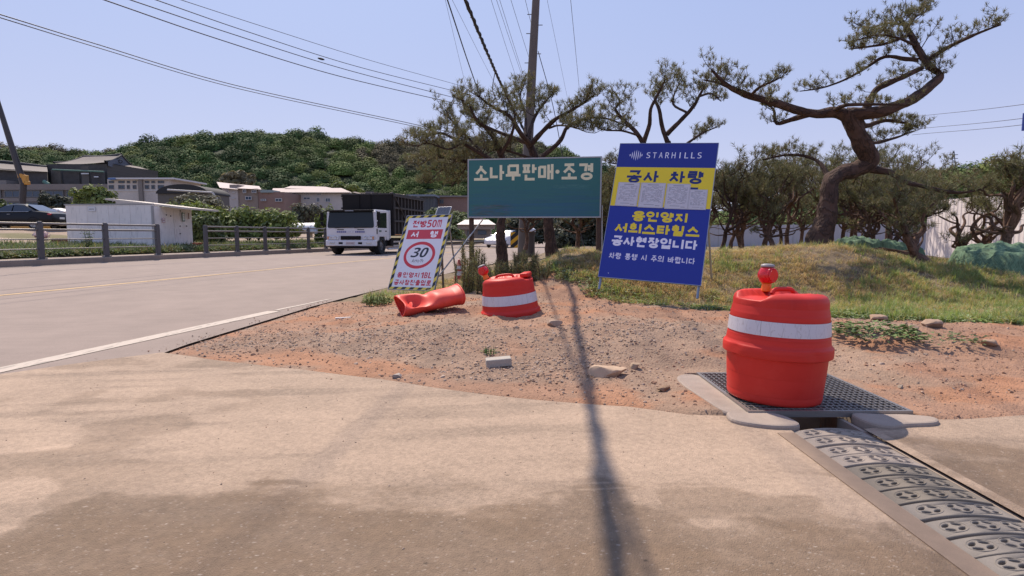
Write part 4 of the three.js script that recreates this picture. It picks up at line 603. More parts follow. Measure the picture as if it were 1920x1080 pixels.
// limb through photo positions [px, py, half width in px, depth offset]
const limb = (D, rows, leaf, k = 1) => { const pts = rows.map(([a, b, , d]) => P(a, b, D + (d || 0))), r = rows.map(([, , w, d]) => k * w * (D + (d || 0)) / F); if (rows[0][1] > 470) { const p = onG(pts[0].x, -pts[0].z); pts.unshift(V(p.x - 0.02, Math.min(p.y, pts[0].y) - 0.15, p.z)); r.unshift(r[0] * 1.15); } return { pts, r, leaf }; };
const slimLimb = (D, rows, leaf) => limb(D, rows, leaf, 0.82);
{ // the big twisted pine
  const D = 10, limbs = [
    limb(D, [[1520, 496, 34, -0.1], [1535, 455, 23, -0.05], [1549, 410, 17.5], [1554, 370, 15], [1556, 344, 14, 0.05], [1572, 327, 13.5, 0.1], [1604, 318, 14, 0.12], [1628, 303, 16, 0.1], [1616, 270, 17], [1602, 240, 15, -0.05], [1590, 212, 15, -0.05]]),
    slimLimb(D, [[1588, 216, 16, -0.05], [1620, 213, 13, -0.15], [1662, 206, 12, -0.25], [1706, 188, 11, -0.3], [1744, 161, 10, -0.25], [1763, 142, 9, -0.2], [1743, 124, 8, -0.1], [1724, 97, 7], [1708, 66, 6, 0.1], [1695, 45, 4.5, 0.15], [1679, 31, 2.5, 0.2]], [0.35, 1, 12, 0.34]),
    slimLimb(D, [[1732, 118, 5.5, 0], [1765, 96, 5, -0.15], [1810, 73, 3.6, -0.35], [1850, 56, 2.4, -0.5], [1876, 47, 1.4, -0.55]], [0.3, 1, 17, 0.26]),
    slimLimb(D, [[1700, 52, 3, 0.1], [1716, 32, 2.3, 0.3], [1735, 22, 1.6, 0.5], [1745, 8, 1, 0.6]], [0.1, 1, 18, 0.24]),
    slimLimb(D, [[1696, 46, 3, 0.15], [1662, 44, 2.4, 0.4], [1630, 52, 1.6, 0.5], [1606, 46, 1, 0.6]], [0.1, 1, 17, 0.24]),
    slimLimb(D, [[1722, 112, 5, 0], [1700, 111, 5, 0.1], [1658, 107, 3.8, 0.25], [1624, 127, 3, 0.4], [1585, 149, 2.4, 0.5], [1540, 165, 1.7, 0.55], [1500, 171, 1.1, 0.6]], [0.25, 1, 15, 0.26]),
    slimLimb(D, [[1728, 128, 5.5, -0.1], [1682, 149, 6, -0.3], [1643, 168, 7.5, -0.3], [1632, 188, 9, -0.2], [1620, 210, 9, -0.15]], [0.0, 0.7, 8, 0.26]),
    slimLimb(D, [[1703, 66, 3.4, 0.1], [1660, 82, 3, -0.1], [1625, 88, 2.2, -0.25], [1592, 92, 1.4, -0.35]], [0.15, 1, 17, 0.24]),
    slimLimb(D, [[1715, 85, 3, 0], [1680, 70, 2.4, -0.3], [1640, 66, 1.8, -0.6], [1600, 78, 1, -0.8]], [0.2, 1, 15, 0.24]),
    slimLimb(D, [[1592, 220, 15, -0.05], [1566, 211, 12, 0], [1528, 213, 10, 0.1], [1500, 208, 9, 0.1], [1456, 194, 8.5, 0.05], [1398, 177, 7, 0], [1364, 160, 5, -0.1], [1334, 131, 2.4, -0.15]], [0.45, 1, 15, 0.30]),
    slimLimb(D, [[1372, 166, 3.5, -0.05], [1345, 155, 2.6, 0.2], [1320, 150, 1.6, 0.35]], [0.1, 1, 18, 0.24]),
    slimLimb(D, [[1408, 179, 4, 0], [1425, 163, 3.2, -0.3], [1450, 152, 2.2, -0.45], [1470, 142, 1.2, -0.5]], [0.15, 1, 16, 0.22]),
    slimLimb(D, [[1520, 214, 6.5, 0.1], [1484, 224, 5.5, 0.3], [1456, 231, 4, 0.4], [1450, 205, 2.5, 0.5], [1430, 192, 1.5, 0.6]], [0.3, 1, 14, 0.26]),
    slimLimb(D, [[1610, 222, 9, -0.1], [1622, 236, 6, 0.2], [1660, 226, 4, 0.4], [1702, 232, 2.6, 0.5], [1722, 240, 1.5, 0.6]], [0.3, 1, 15, 0.26]),
    slimLimb(D, [[1560, 208, 6, 0.05], [1590, 197, 4, -0.4], [1650, 196, 3, -0.6], [1700, 196, 1.5, -0.8]], [0.15, 1, 13, 0.24]),
    slimLimb(D, [[1632, 317, 9, 0.1], [1670, 324, 6.5, 0], [1694, 340, 5.5, -0.1], [1730, 349, 4.8, -0.25], [1780, 360, 4, -0.4], [1816, 360, 2.6, -0.5], [1850, 350, 1.4, -0.55]], [0.55, 1, 10, 0.22]),
    slimLimb(D, [[1606, 262, 6, 0], [1640, 268, 4, 0.3], [1680, 258, 2.6, 0.5], [1712, 246, 1.4, 0.6]], [0.35, 1, 16, 0.26]),
    slimLimb(D, [[1560, 345, 7, 0.1], [1530, 300, 4, 0.5], [1480, 290, 3, 0.8], [1430, 300, 1.6, 1.0]], [0.35, 1, 14, 0.28]),
  ];
  makePine('pine_tree', 'tall old twisted pine with a thick crooked trunk rising from the grass mound', T(1530, 470).setY(0.6), limbs, 401, 'landscaping pines behind the signs', { n: 15 });
}
const thinLimb = (D, rows, leaf) => limb(D, rows, leaf, 0.56);
{ // pines behind the teal board
  const D = 12;
  makePine('pine_tree', 'spreading pine whose limbs fan out above the left half of the teal board', P(942, 478, D), [
    thinLimb(D, [[942, 486, 20], [938, 440, 16], [942, 400, 14], [950, 350, 13], [945, 305, 12, 0.1]]),
    thinLimb(D, [[946, 310, 11, 0.1], [928, 262, 9], [912, 240, 8, -0.2], [892, 222, 5, -0.3], [880, 195, 2.5, -0.4]], [0.35, 1, 15, 0.34]),
    thinLimb(D, [[944, 318, 9], [905, 290, 7, -0.2], [866, 268, 5.5, -0.3], [826, 250, 4, -0.4], [775, 255, 1.6, -0.5]], [0.25, 1, 16, 0.34]),
    thinLimb(D, [[944, 330, 8], [900, 310, 6, 0.3], [858, 300, 5, 0.5], [815, 296, 3, 0.6], [785, 310, 1.6, 0.6]], [0.25, 1, 18, 0.34]),
    thinLimb(D, [[860, 300, 4, 0.4], [838, 312, 3, 0.2], [815, 330, 2, 0], [800, 345, 1.2, -0.1]], [0.1, 1, 22, 0.34]),
    thinLimb(D, [[880, 305, 4, 0.4], [862, 330, 3, 0.5], [846, 350, 1.6, 0.6]], [0.1, 1, 22, 0.34]),
    thinLimb(D, [[905, 288, 5], [880, 260, 4, 0.3], [850, 230, 3, 0.5], [835, 205, 1.6, 0.6]], [0.2, 1, 16, 0.32]),
    thinLimb(D, [[940, 290, 7], [960, 250, 5, -0.3], [965, 215, 3.4, -0.4], [950, 180, 1.6, -0.4]], [0.25, 1, 15, 0.32]),
    thinLimb(D, [[866, 268, 4, -0.3], [840, 280, 3, -0.6], [800, 268, 2, -0.8], [782, 275, 1.2, -0.9]], [0.2, 1, 18, 0.3]),
  ], 411, 'landscaping pines behind the signs', { n: 15, len: 0.10, w: 0.0042 });
  const E = 12.8;
  makePine('pine_tree', 'spreading pine standing before the utility pole, above the right half of the teal board', P(1032, 476, E), [
    thinLimb(E, [[1036, 486, 24], [1030, 440, 18], [1026, 400, 16], [1016, 350, 15], [1004, 300, 14, 0.1], [992, 268, 12, 0.1]]),
    thinLimb(E, [[994, 272, 10], [975, 248, 8, -0.3], [955, 218, 6, -0.4], [920, 198, 4, -0.5], [895, 178, 2, -0.6]], [0.35, 1, 15, 0.34]),
    thinLimb(E, [[990, 268, 9], [940, 250, 6, 0.3], [895, 228, 4, 0.4], [872, 205, 2.6, 0.5], [868, 182, 1.4, 0.5]], [0.3, 1, 15, 0.34]),
    thinLimb(E, [[998, 268, 9], [1036, 228, 7, -0.3], [1062, 212, 5, -0.4], [1096, 192, 3.4, -0.5], [1116, 176, 1.6, -0.6]], [0.35, 1, 16, 0.34]),
    thinLimb(E, [[1010, 300, 9], [1052, 262, 7, 0.2], [1064, 238, 6, 0.3], [1100, 222, 4.5, 0.4], [1136, 222, 3, 0.5], [1190, 243, 1.4, 0.6]], [0.4, 1, 13, 0.32]),
    thinLimb(E, [[990, 262, 8], [1000, 225, 6, 0.4], [1018, 196, 4, 0.6], [1040, 172, 1.8, 0.7]], [0.35, 1, 16, 0.34]),
    thinLimb(E, [[985, 255, 6], [985, 215, 4.5, 0.5], [975, 180, 3, 0.8], [985, 155, 1.4, 0.9]], [0.35, 1, 16, 0.3]),
    thinLimb(E, [[1004, 300, 6], [960, 285, 4, -0.5], [930, 280, 3, -0.8], [905, 292, 1.5, -0.9]], [0.3, 1, 14, 0.3]),
    thinLimb(E, [[1030, 240, 4], [1050, 235, 3, -0.6], [1080, 240, 2, -0.9], [1100, 248, 1.2, -1]], [0.2, 1, 16, 0.3]),
  ], 421, 'landscaping pines behind the signs', { n: 15, len: 0.10, w: 0.0042 });
  const Q = 12.2;
  makePine('pine_tree', 'slim forked pine rising behind the left edge of the blue sign', P(1206, 470, Q), [
    thinLimb(Q, [[1206, 478, 15], [1212, 400, 12], [1200, 330, 11], [1206, 268, 10]]),
    thinLimb(Q, [[1206, 268, 8], [1190, 245, 7, 0.1], [1166, 222, 6, 0.2], [1154, 205, 5, 0.2], [1162, 190, 3.4, 0.3], [1150, 170, 1.6, 0.3]], [0.35, 1, 15, 0.34]),
    thinLimb(Q, [[1206, 268, 8], [1218, 232, 6.5, -0.1], [1220, 205, 5.5, -0.2], [1232, 180, 4.5, -0.2], [1243, 158, 3, -0.3], [1250, 145, 1.6, -0.3]], [0.45, 1, 16, 0.32]),
    thinLimb(Q, [[1200, 255, 4], [1165, 245, 3, -0.3], [1130, 243, 2.2, -0.5], [1105, 225, 1.2, -0.6]], [0.25, 1, 15, 0.3]),
    thinLimb(Q, [[1208, 330, 5], [1170, 310, 3.4, 0.4], [1140, 305, 1.6, 0.6]], [0.3, 1, 15, 0.3]),
  ], 431, 'landscaping pines behind the signs', { n: 14, len: 0.095, w: 0.0042 });
  const R = 12.6;
  makePine('pine_tree', 'slim forked pine rising behind the right half of the blue sign', P(1252, 470, R), [
    thinLimb(R, [[1262, 478, 16], [1256, 400, 13], [1262, 330, 12], [1252, 265, 10]]),
    thinLimb(R, [[1252, 268, 8], [1242, 240, 7], [1236, 205, 6], [1228, 185, 4.5, 0.2], [1240, 170, 2, 0.3]], [0.5, 1, 14, 0.3]),
    thinLimb(R, [[1250, 252, 8], [1280, 222, 6.5, -0.1], [1300, 200, 5.5, -0.2], [1312, 178, 4.5, -0.2], [1322, 160, 2, -0.3]], [0.4, 1, 15, 0.34]),
    thinLimb(R, [[1290, 212, 4.5], [1262, 195, 3.4, 0.3], [1268, 168, 2.4, 0.5], [1280, 150, 1.2, 0.6]], [0.3, 1, 15, 0.3]),
    thinLimb(R, [[1256, 300, 6], [1290, 268, 4.5, 0.4], [1320, 248, 3.2, 0.6], [1345, 238, 1.6, 0.7]], [0.4, 1, 15, 0.32]),
    thinLimb(R, [[1312, 180, 4], [1335, 176, 3, 0.4], [1352, 190, 1.4, 0.6]], [0.2, 1, 16, 0.28]),
  ], 441, 'landscaping pines behind the signs', { n: 14, len: 0.095, w: 0.0042 });
}
// nursery pines: low, many-stemmed, vase shaped
function nurseryPine(px, py, D, topPy, spread, lean, seed, label, o2 = {}) {
  const r = RNG(seed), b = P(px, py, D), top = P(px, topPy, D).y, Hh = top - b.y, limbs = [], R0 = o2.r0 || (0.034 + 0.02 * r());
  const wig = (p, s) => p.clone().add(V((r() - 0.5) * s, (r() - 0.5) * s * 0.5, (r() - 0.5) * s));
  const fork = b.clone().add(V(lean * 0.35 * spread + (r() - 0.5) * 0.1, Hh * (0.12 + 0.14 * r()), (r() - 0.5) * 0.1));
  limbs.push({ pts: [b.clone().add(V(0, -0.1, 0)), wig(b.clone().lerp(fork, 0.45), 0.10), fork], r: [R0 * 1.35, R0 * 1.05, R0 * 0.95] });
  const n = o2.limbs || 6;
  for (let k = 0; k < n; k++) {
    const a = k / n * 6.283 + r() * 0.8, out = spread * (0.35 + 0.65 * r()), hh = Hh * (0.58 + 0.42 * r()) - Hh * 0.26, end = fork.clone().add(V(Math.cos(a) * out + lean * 0.65 * spread, hh, Math.sin(a) * out * 0.8));
    const st = k < 3 ? fork : limbs[1 + Math.floor(r() * Math.min(3, limbs.length - 1))].pts[1], q = [st.clone()]; for (let s = 1; s < 5; s++) { const t = s / 5, z = st.clone().lerp(end, t); z.y = lerp(st.y, end.y, Math.pow(t, 0.8)); q.push(wig(z, 0.30 * spread)); } q.push(end);
    const rr = R0 * (k < 3 ? 0.72 : 0.5); limbs.push({ pts: q, r: [rr, rr * 0.85, rr * 0.7, rr * 0.52, rr * 0.36, rr * 0.18], leaf: [o2.f0 ?? 0.3, 1, o2.dens || 12, o2.tl || 0.36] });
  }
  for (let k = 0; k < 5; k++) { const a = r() * 6.283, out = spread * (0.5 + 0.6 * r()), e = fork.clone().add(V(Math.cos(a) * out, Hh * (0.05 + 0.3 * r()), Math.sin(a) * out * 0.7)), q = [fork.clone()]; for (let s = 1; s < 4; s++) q.push(wig(fork.clone().lerp(e, s / 4), 0.24 * spread)); q.push(e); const rr = R0 * 0.42; limbs.push({ pts: q, r: [rr, rr * 0.8, rr * 0.6, rr * 0.4, rr * 0.2], leaf: k < 2 ? [0.75, 1, 8, 0.25] : null }); }
  makePine('pine_tree', label, b, limbs, seed * 3 + 7, 'landscaping pines behind the signs', { n: o2.n || 13, len: 0.105, w: 0.0045, bark: r() < 0.65 ? barkRed : barkMat });
}
const rowLabel = 'low many-stemmed nursery pine in the crowded grove before the white fence';
[[1350, 466, 11.6, 292, 0.75, 0.25], [1392, 466, 13.4, 300, 0.9, -0.2], [1432, 464, 12.4, 278, 0.9, 0.2], [1478, 464, 14.5, 300, 1.0, 0], [1462, 462, 17, 310, 1.2, 0.1], [1520, 460, 15.5, 290, 1.1, 0.1], [1592, 462, 13, 290, 0.95, 0.15], [1640, 463, 12.2, 300, 0.95, -0.25], [1604, 460, 16.5, 300, 1.2, 0], [1662, 466, 14.2, 285, 1.05, 0.2], [1700, 468, 12.6, 292, 0.95, -0.1], [1712, 462, 17, 300, 1.2, 0.1], [1392, 462, 16.5, 318, 1.2, 0], [1320, 462, 15, 325, 1.1, 0], [1560, 458, 19, 305, 1.3, 0.2], [1660, 458, 20, 305, 1.4, 0.1], [1370, 464, 12.2, 330, 0.8, 0.1], [1450, 464, 11.4, 352, 0.7, -0.3], [1616, 464, 11.6, 338, 0.75, 0.2], [1672, 468, 11.2, 345, 0.75, 0.3], [1500, 462, 18, 330, 1.2, 0], [1580, 462, 14.6, 330, 1, -0.2]].forEach(([px, py, D, top, sp, ln], i) => nurseryPine(px, py, D, top - 10, sp, ln, 500 + i * 7, rowLabel, { limbs: 8, n: 11, f0: 0.42, dens: D > 15 ? 8 : 9, tl: D > 15 ? 0.42 : 0.36 }));
nurseryPine(1742, 502, 9.6, 330, 0.75, -0.75, 641, 'dark pine leaning over its exposed root at the right foot of the mound', { r0: 0.08, limbs: 6, f0: 0.55 });
nurseryPine(1786, 497, 11, 352, 0.65, 0.4, 651, 'small forked pine standing out against the bright white fence', { r0: 0.065, limbs: 5, f0: 0.66, dens: 8 });
nurseryPine(1842, 480, 12.5, 345, 0.8, 0.2, 661, 'curved pine against the white fence, behind the green net heap', { r0: 0.06, limbs: 6, f0: 0.6, dens: 10 });
nurseryPine(1893, 480, 10.2, 278, 0.8, 0.05, 671, 'tall dense pine rising from the top of the green net heap', { r0: 0.085, limbs: 8, f0: 0.45, dens: 14 });
nurseryPine(1148, 470, 13.5, 300, 0.8, -0.2, 691, 'dark pine filling the gap between the teal board and the blue sign', { limbs: 7, f0: 0.1, dens: 12 });
nurseryPine(1080, 470, 14.5, 330, 0.9, 0.1, 697, 'bushy low pine behind the right post of the teal board', { limbs: 8, f0: 0.1, dens: 12 });
nurseryPine(985, 462, 16.5, 345, 1.0, 0, 701, 'bushy low pine seen below the teal board between its two trunks', { limbs: 8, f0: 0.1, dens: 11 });

// ---------------------------------------------------------------- pine seedlings, weeds and grass
const bladeMat = new THREE.MeshPhysicalMaterial({ color: 0xffffff, roughness: 0.95, side: THREE.DoubleSide, transmission: 0.5, thickness: 0 });
function bladeClump(seed, n, h, w, spread, bend) {
  const r = RNG(seed), pos = [];
  for (let k = 0; k < n; k++) { const a = r() * 6.283, q = spread * Math.sqrt(r()), bx0 = Math.cos(a) * q, bz0 = Math.sin(a) * q, d = r() * 6.283, H2 = h * (0.5 + 0.7 * r()), be = bend * (0.3 + r()) * H2, dx = Math.cos(d), dz = Math.sin(d), sx = -dz * w, sz = dx * w; const m = [bx0 + dx * be * 0.3, H2 * 0.6, bz0 + dz * be * 0.3], t = [bx0 + dx * be, H2, bz0 + dz * be]; pos.push(bx0 - sx, 0, bz0 - sz, bx0 + sx, 0, bz0 + sz, m[0] + sx * 0.8, m[1], m[2] + sz * 0.8, bx0 - sx, 0, bz0 - sz, m[0] + sx * 0.8, m[1], m[2] + sz * 0.8, m[0] - sx * 0.8, m[1], m[2] - sz * 0.8, m[0] - sx * 0.8, m[1], m[2] - sz * 0.8, m[0] + sx * 0.8, m[1], m[2] + sz * 0.8, t[0], t[1], t[2]); }
  const g = new THREE.BufferGeometry(); g.setAttribute('position', new THREE.Float32BufferAttribute(pos, 3)); g.computeVertexNormals(); return g;
}
function leafClump(seed, n, size, h, spread) {                          // broad little leaves on short stalks
  const r = RNG(seed), pos = [];
  for (let k = 0; k < n; k++) { const a = r() * 6.283, q = spread * Math.sqrt(r()), y = h * (0.25 + 0.75 * r()) * (1 - 0.5 * q / spread), c = V(Math.cos(a) * q, y, Math.sin(a) * q), d = V(Math.cos(a + r() - 0.5), 0.25 * (r() - 0.3), Math.sin(a + r() - 0.5)).normalize(), s = V(-d.z, (r() - 0.5) * 0.5, d.x).normalize(), L = size * (0.6 + 0.8 * r()), p0 = c, p1 = c.clone().addScaledVector(d, L * 0.5).addScaledVector(s, L * 0.3).add(V(0, L * 0.14, 0)), p2 = c.clone().addScaledVector(d, L), p3 = c.clone().addScaledVector(d, L * 0.5).addScaledVector(s, -L * 0.3).add(V(0, L * 0.14, 0)); pos.push(...p0.toArray(), ...p1.toArray(), ...p2.toArray(), ...p0.toArray(), ...p2.toArray(), ...p3.toArray()); }
  const g = new THREE.BufferGeometry(); g.setAttribute('position', new THREE.Float32BufferAttribute(pos, 3)); g.computeVertexNormals(); return g;
}
function scatter(name, label, category, geos, list, colFn) {
  const M = new THREE.Matrix4(), q = new THREE.Quaternion(), e = new THREE.Euler(), holder = new THREE.Group(); holder.name = numbered(name); tag(holder, label, category, null, 'stuff'); scene.add(holder);
  geos.forEach((g, n) => { const l = list.filter((_, i) => i % geos.length === n); if (!l.length) return; const im = shade(new THREE.InstancedMesh(g, bladeMat, l.length)); im.name = 'tufts'; im.userData.kind = 'stuff'; l.forEach(([p, s, v, extra], i) => { q.setFromEuler(e.set(0.25 * (((v * 37) % 1) - 0.5), v * 6.283, 0.25 * (((v * 53) % 1) - 0.5))); M.compose(p, q, V(s, s * (0.6 + 0.5 * ((v * 19) % 1)), s)); im.setMatrixAt(i, M); im.setColorAt(i, colFn(v, p, extra)); }); holder.add(im); });
}
{
  const r = RNG(321), dry = [], green = [], weeds = [];
  const greenness = (x, D) => { const px = 960 + F * x / D; return clamp(0.06 + 0.5 * ss(0.52, 0.7, fbm(x * 0.9 + 7, D * 1.5, 4, 331)) + 0.32 * ss(1520, 1750, px) * (1 - ss(8.2, 9.3, D)) + 0.55 * ss(grassFront(x) + 0.9, grassFront(x) + 0.1, D), 0, 1); };
  for (let k = 0; k < 86000; k++) {
    const D = lerp(5.6, 15, Math.pow(r(), 1.35)), px = lerp(690, 2250, r()), x = (px - 960) / F * D; const gf = grassFront(x) + 0.35 * (fbm(x * 1.6, 4, 3, 341) - 0.5); if (D < gf || x < roadEdge(D) + 0.25) continue;
    if (px < 1010 && D > 9.6 && x < roadEdge(D) + 0.8) continue;
    const edge = ss(gf, gf + 0.4, D); if (r() > 0.25 + 0.75 * edge) continue;
    const bald = fbm(x * 1.3 + 50, D * 2.1, 3, 351); if (bald > 0.56 && r() < 0.8) continue;
    const gn = greenness(x, D), p = onG(x, D); p.y -= 0.01;
    if (r() < gn) (r() < 0.55 && D < gf + 1.1 ? weeds : green).push([p, 0.7 + 0.6 * r(), r(), gn]); else dry.push([p, 0.7 + 0.6 * r(), r(), gn]);
  }
  scatter('dry_grass', 'short straw coloured dry grass over the mound', 'grass', [bladeClump(1, 15, 0.06, 0.0024, 0.07, 1.1), bladeClump(2, 15, 0.05, 0.0024, 0.07, 1.3), bladeClump(3, 12, 0.085, 0.0022, 0.06, 0.9)], dry, (v) => { const w = 0.7 + 0.6 * ((v * 23) % 1); return (v * 3) % 1 < 0.25 ? lin(0.34 * w, 0.30 * w, 0.09 * w) : (v * 3) % 1 < 0.5 ? lin(0.42 * w, 0.27 * w, 0.12 * w) : lin(0.58 * w, 0.41 * w, 0.165 * w); });
  scatter('green_grass', 'fresh green grass growing along the foot of the mound', 'grass', [bladeClump(11, 14, 0.08, 0.003, 0.06, 0.9), bladeClump(12, 12, 0.12, 0.0032, 0.05, 0.7), bladeClump(13, 15, 0.06, 0.003, 0.07, 1.0)], green, (v) => { const w = 0.7 + 0.6 * ((v * 23) % 1); return (v * 3) % 1 < 0.3 ? lin(0.42 * w, 0.36 * w, 0.10 * w) : lin(0.25 * w, 0.31 * w, 0.07 * w); });
  scatter('ground_weeds', 'low leafy green weeds along the front edge of the grass', 'weeds', [leafClump(21, 22, 0.035, 0.06, 0.08), leafClump(22, 18, 0.042, 0.08, 0.09)], weeds, (v) => { const w = 0.7 + 0.6 * ((v * 23) % 1); return lin(0.21 * w, 0.29 * w, 0.06 * w); });
  // single leafy plants on bare soil
  const plant = (px, py, geo, s, c, name, label) => { const b = T(px, py), m = single(name, geo, std(c, 0.85, { side: THREE.DoubleSide }), label, 'weed'); m.position.copy(b); m.scale.setScalar(s); return m; };
  plant(1640, 636, leafClump(31, 420, 0.055, 0.17, 0.34).scale(1.1, 1, 0.8), 1, lin(0.12, 0.175, 0.05), 'ground_weed', 'sprawling dark green weed on bare soil behind the whole drum');
  plant(1770, 645, leafClump(32, 130, 0.045, 0.10, 0.26).scale(1.3, 1, 0.7), 1, lin(0.12, 0.155, 0.055), 'ground_weed', 'thin dark weed on bare soil right of the sprawling one');
  plant(708, 572, mg([bladeClump(33, 90, 0.20, 0.004, 0.16, 0.8), leafClump(34, 120, 0.05, 0.12, 0.18)]), 1, lin(0.115, 0.155, 0.04), 'grass_tuft', 'bushy green grass tuft at the foot of the speed sign');
  plant(918, 664, mg([bladeClump(35, 26, 0.06, 0.003, 0.05, 0.7), leafClump(36, 24, 0.025, 0.04, 0.06)]), 1, lin(0.085, 0.15, 0.035), 'weed_seedling', 'tiny green seedling beside the pale concrete block');
  // pine seedlings round the drum top
  const seedling = (px, py, D, h, seed, label, arms) => {
    const rr = RNG(seed), b = P(px, py, D); b.y = height(b.x, D) - 0.02; const o = thing('pine_seedling', label, 'pine shrub', b, 'young pine shrubs below the teal board'), N = new Needles(seed), wood = [];
    for (let k = 0; k < arms; k++) { const a = rr() * 6.283, st = V(Math.cos(a) * 0.22 * rr(), 0, Math.sin(a) * 0.12 * rr()), hh = h * (0.45 + 0.55 * rr()), e = st.clone().add(V((rr() - 0.5) * 0.14, hh, (rr() - 0.5) * 0.12)), m = st.clone().lerp(e, 0.5).add(V((rr() - 0.5) * 0.05, 0, (rr() - 0.5) * 0.05)); wood.push(taperTube([st, m, e], [0.009, 0.007, 0.004], 5, 3)); const cv = new THREE.CatmullRomCurve3([st, m, e]), n = Math.round(hh / 0.024); for (let s = 0; s < n; s++) { const t = (s + 1) / n, p = cv.getPoint(t), an = rr() * 6.28; N.tuft(p, V(Math.cos(an) * (1 - t) * 0.6, 1, Math.sin(an) * (1 - t) * 0.6), 0.085, 9, 0.004, 1.15); } }
    wood.forEach((g) => part('stem', g, barkMat, o)); part('needles', N.geo(), needleMat, o);
  };
  const sl = 'upright bottle-brush young pine in the clump between speed sign and mound';
  [[872, 520, 8.8, 0.62, 6], [893, 515, 9.2, 0.85, 7], [912, 522, 8.5, 0.5, 7], [935, 520, 8.6, 0.52, 8], [955, 518, 8.9, 0.55, 7], [976, 520, 8.6, 0.5, 8], [992, 520, 8.9, 0.42, 7], [900, 500, 10, 0.7, 6], [945, 500, 9.6, 0.5, 7], [975, 500, 9.8, 0.5, 6], [1010, 515, 8.4, 0.34, 6]].forEach(([px, py, D, h, arms], i) => seedling(px, py, D, h * 0.92, 800 + i, sl, arms + 2));
}
// ---------------------------------------------------------------- railing along the far kerb
{
  const mpost = std(lin(0.085, 0.08, 0.085), 0.5, { metalness: 0.3 }), mrail = std(lin(0.17, 0.155, 0.15), 0.45, { metalness: 0.4 }), mend = std(lin(0.30, 0.20, 0.14), 0.6);
  const toD = (px) => { const u = (px - 960) / F; return (-15.8 - 0.262 * 17.8) / (u - 0.262) - 0.0; };     // where a photo column meets the kerb line
  const at = (px) => { const D = toD(px); return V(kerbX(D) - 0.2, 0.205, -D); };
  const along = V(0.262, 0, -1).normalize(), ang = Math.atan2(along.x, -along.z);
  const postG = mg([rbx(0.13, 1.22, 0.17, 0.02, 0, 0.61, 0), rbx(0.2, 0.03, 0.24, 0.006, 0, 0.015, 0), rbx(0.10, 0.05, 0.13, 0.02, 0, 1.23, 0)]); const bolt = new THREE.CylinderGeometry(0.018, 0.018, 0.04, 8);
  const runs = [{ px: [-50, 90, 211, 307], name: 'grey steel railing in front of the small white building', }, { px: [396, 454, 506, 548, 586, 618], name: 'grey steel railing between the small white building and the truck' }];
  for (const run of runs) {
    const b = at(run.px[0]), o = thing('railing', run.name, 'railing', b, 'steel railings along the far kerb');
    run.px.forEach((px, i) => {
      const p = at(px).sub(b), g = new THREE.Group(); g.name = 'post'; g.position.copy(p); g.rotation.y = -ang; o.add(g); part('upright', postG, mpost, g); for (const s of [-1, 1]) part('bolt', bolt, galv, g).position.set(0.05, 0.03, s * 0.135);
      if (i) { const q = at(run.px[i - 1]).sub(b), gap = 0.02; for (const y of [0.34, 0.66, 0.98, 1.18]) part('rail', rod(V(q.x, y, q.z), V(p.x, y, p.z), y > 1.1 ? 0.036 : y > 0.9 ? 0.034 : 0.02, undefined, 10), mrail, o); }
    });
  }
}
// ---------------------------------------------------------------- leafy bushes and trees
const leafMat = new THREE.MeshPhysicalMaterial({ vertexColors: true, roughness: 0.9, side: THREE.DoubleSide, transmission: 0.35, thickness: 0 });
function foliage(seed, lobes, n, size, c0, c1) {                        // leaves spread through a set of lobes
  const r = RNG(seed), pos = [], col = []; const tot = lobes.reduce((a, l) => a + l[3] * l[4], 0);
  for (const [cx, cy, cz, rx, ry, rz] of lobes) for (let k = 0; k < n * rx * ry / tot; k++) {
    const u = 2 * r() - 1, a = r() * 6.283, q = Math.sqrt(1 - u * u), R = Math.pow(r(), 0.4) * (0.85 + 0.3 * noise2(a * 2 + seed, u * 3, 7)), d = V(q * Math.cos(a), u, q * Math.sin(a)), c = V(cx + d.x * rx * R, cy + d.y * ry * R, cz + d.z * (rz || rx) * R);
    if (c.y < 0.02) continue; const nn = d.add(V(r() - 0.5, r() * 0.9, r() - 0.5)).normalize(), t = V(r() - 0.5, r() - 0.5, r() - 0.5).cross(nn).normalize(), b = nn.clone().cross(t), s = size * (0.6 + 0.8 * r());
    const p0 = c.clone().addScaledVector(t, -s), p1 = c.clone().addScaledVector(b, s * 0.5).addScaledVector(nn, s * 0.15), p2 = c.clone().addScaledVector(t, s), p3 = c.clone().addScaledVector(b, -s * 0.5).addScaledVector(nn, s * 0.15); pos.push(...p0.toArray(), ...p1.toArray(), ...p2.toArray(), ...p0.toArray(), ...p2.toArray(), ...p3.toArray());
    const w = 0.7 + 0.6 * r(), m = r(); for (let z = 0; z < 6; z++) col.push(lerp(c0[0], c1[0], m) * w, lerp(c0[1], c1[1], m) * w, lerp(c0[2], c1[2], m) * w);
  }
  const g = new THREE.BufferGeometry(); g.setAttribute('position', new THREE.Float32BufferAttribute(pos, 3)); g.setAttribute('color', new THREE.Float32BufferAttribute(col, 3)); g.computeVertexNormals(); return g;
}
const BRIGHT = [[0.13, 0.175, 0.03], [0.20, 0.235, 0.045]], MID = [[0.085, 0.125, 0.03], [0.14, 0.165, 0.045]], DARK = [[0.035, 0.045, 0.022], [0.07, 0.075, 0.035]], OLIVE = [[0.09, 0.085, 0.045], [0.15, 0.14, 0.075]];
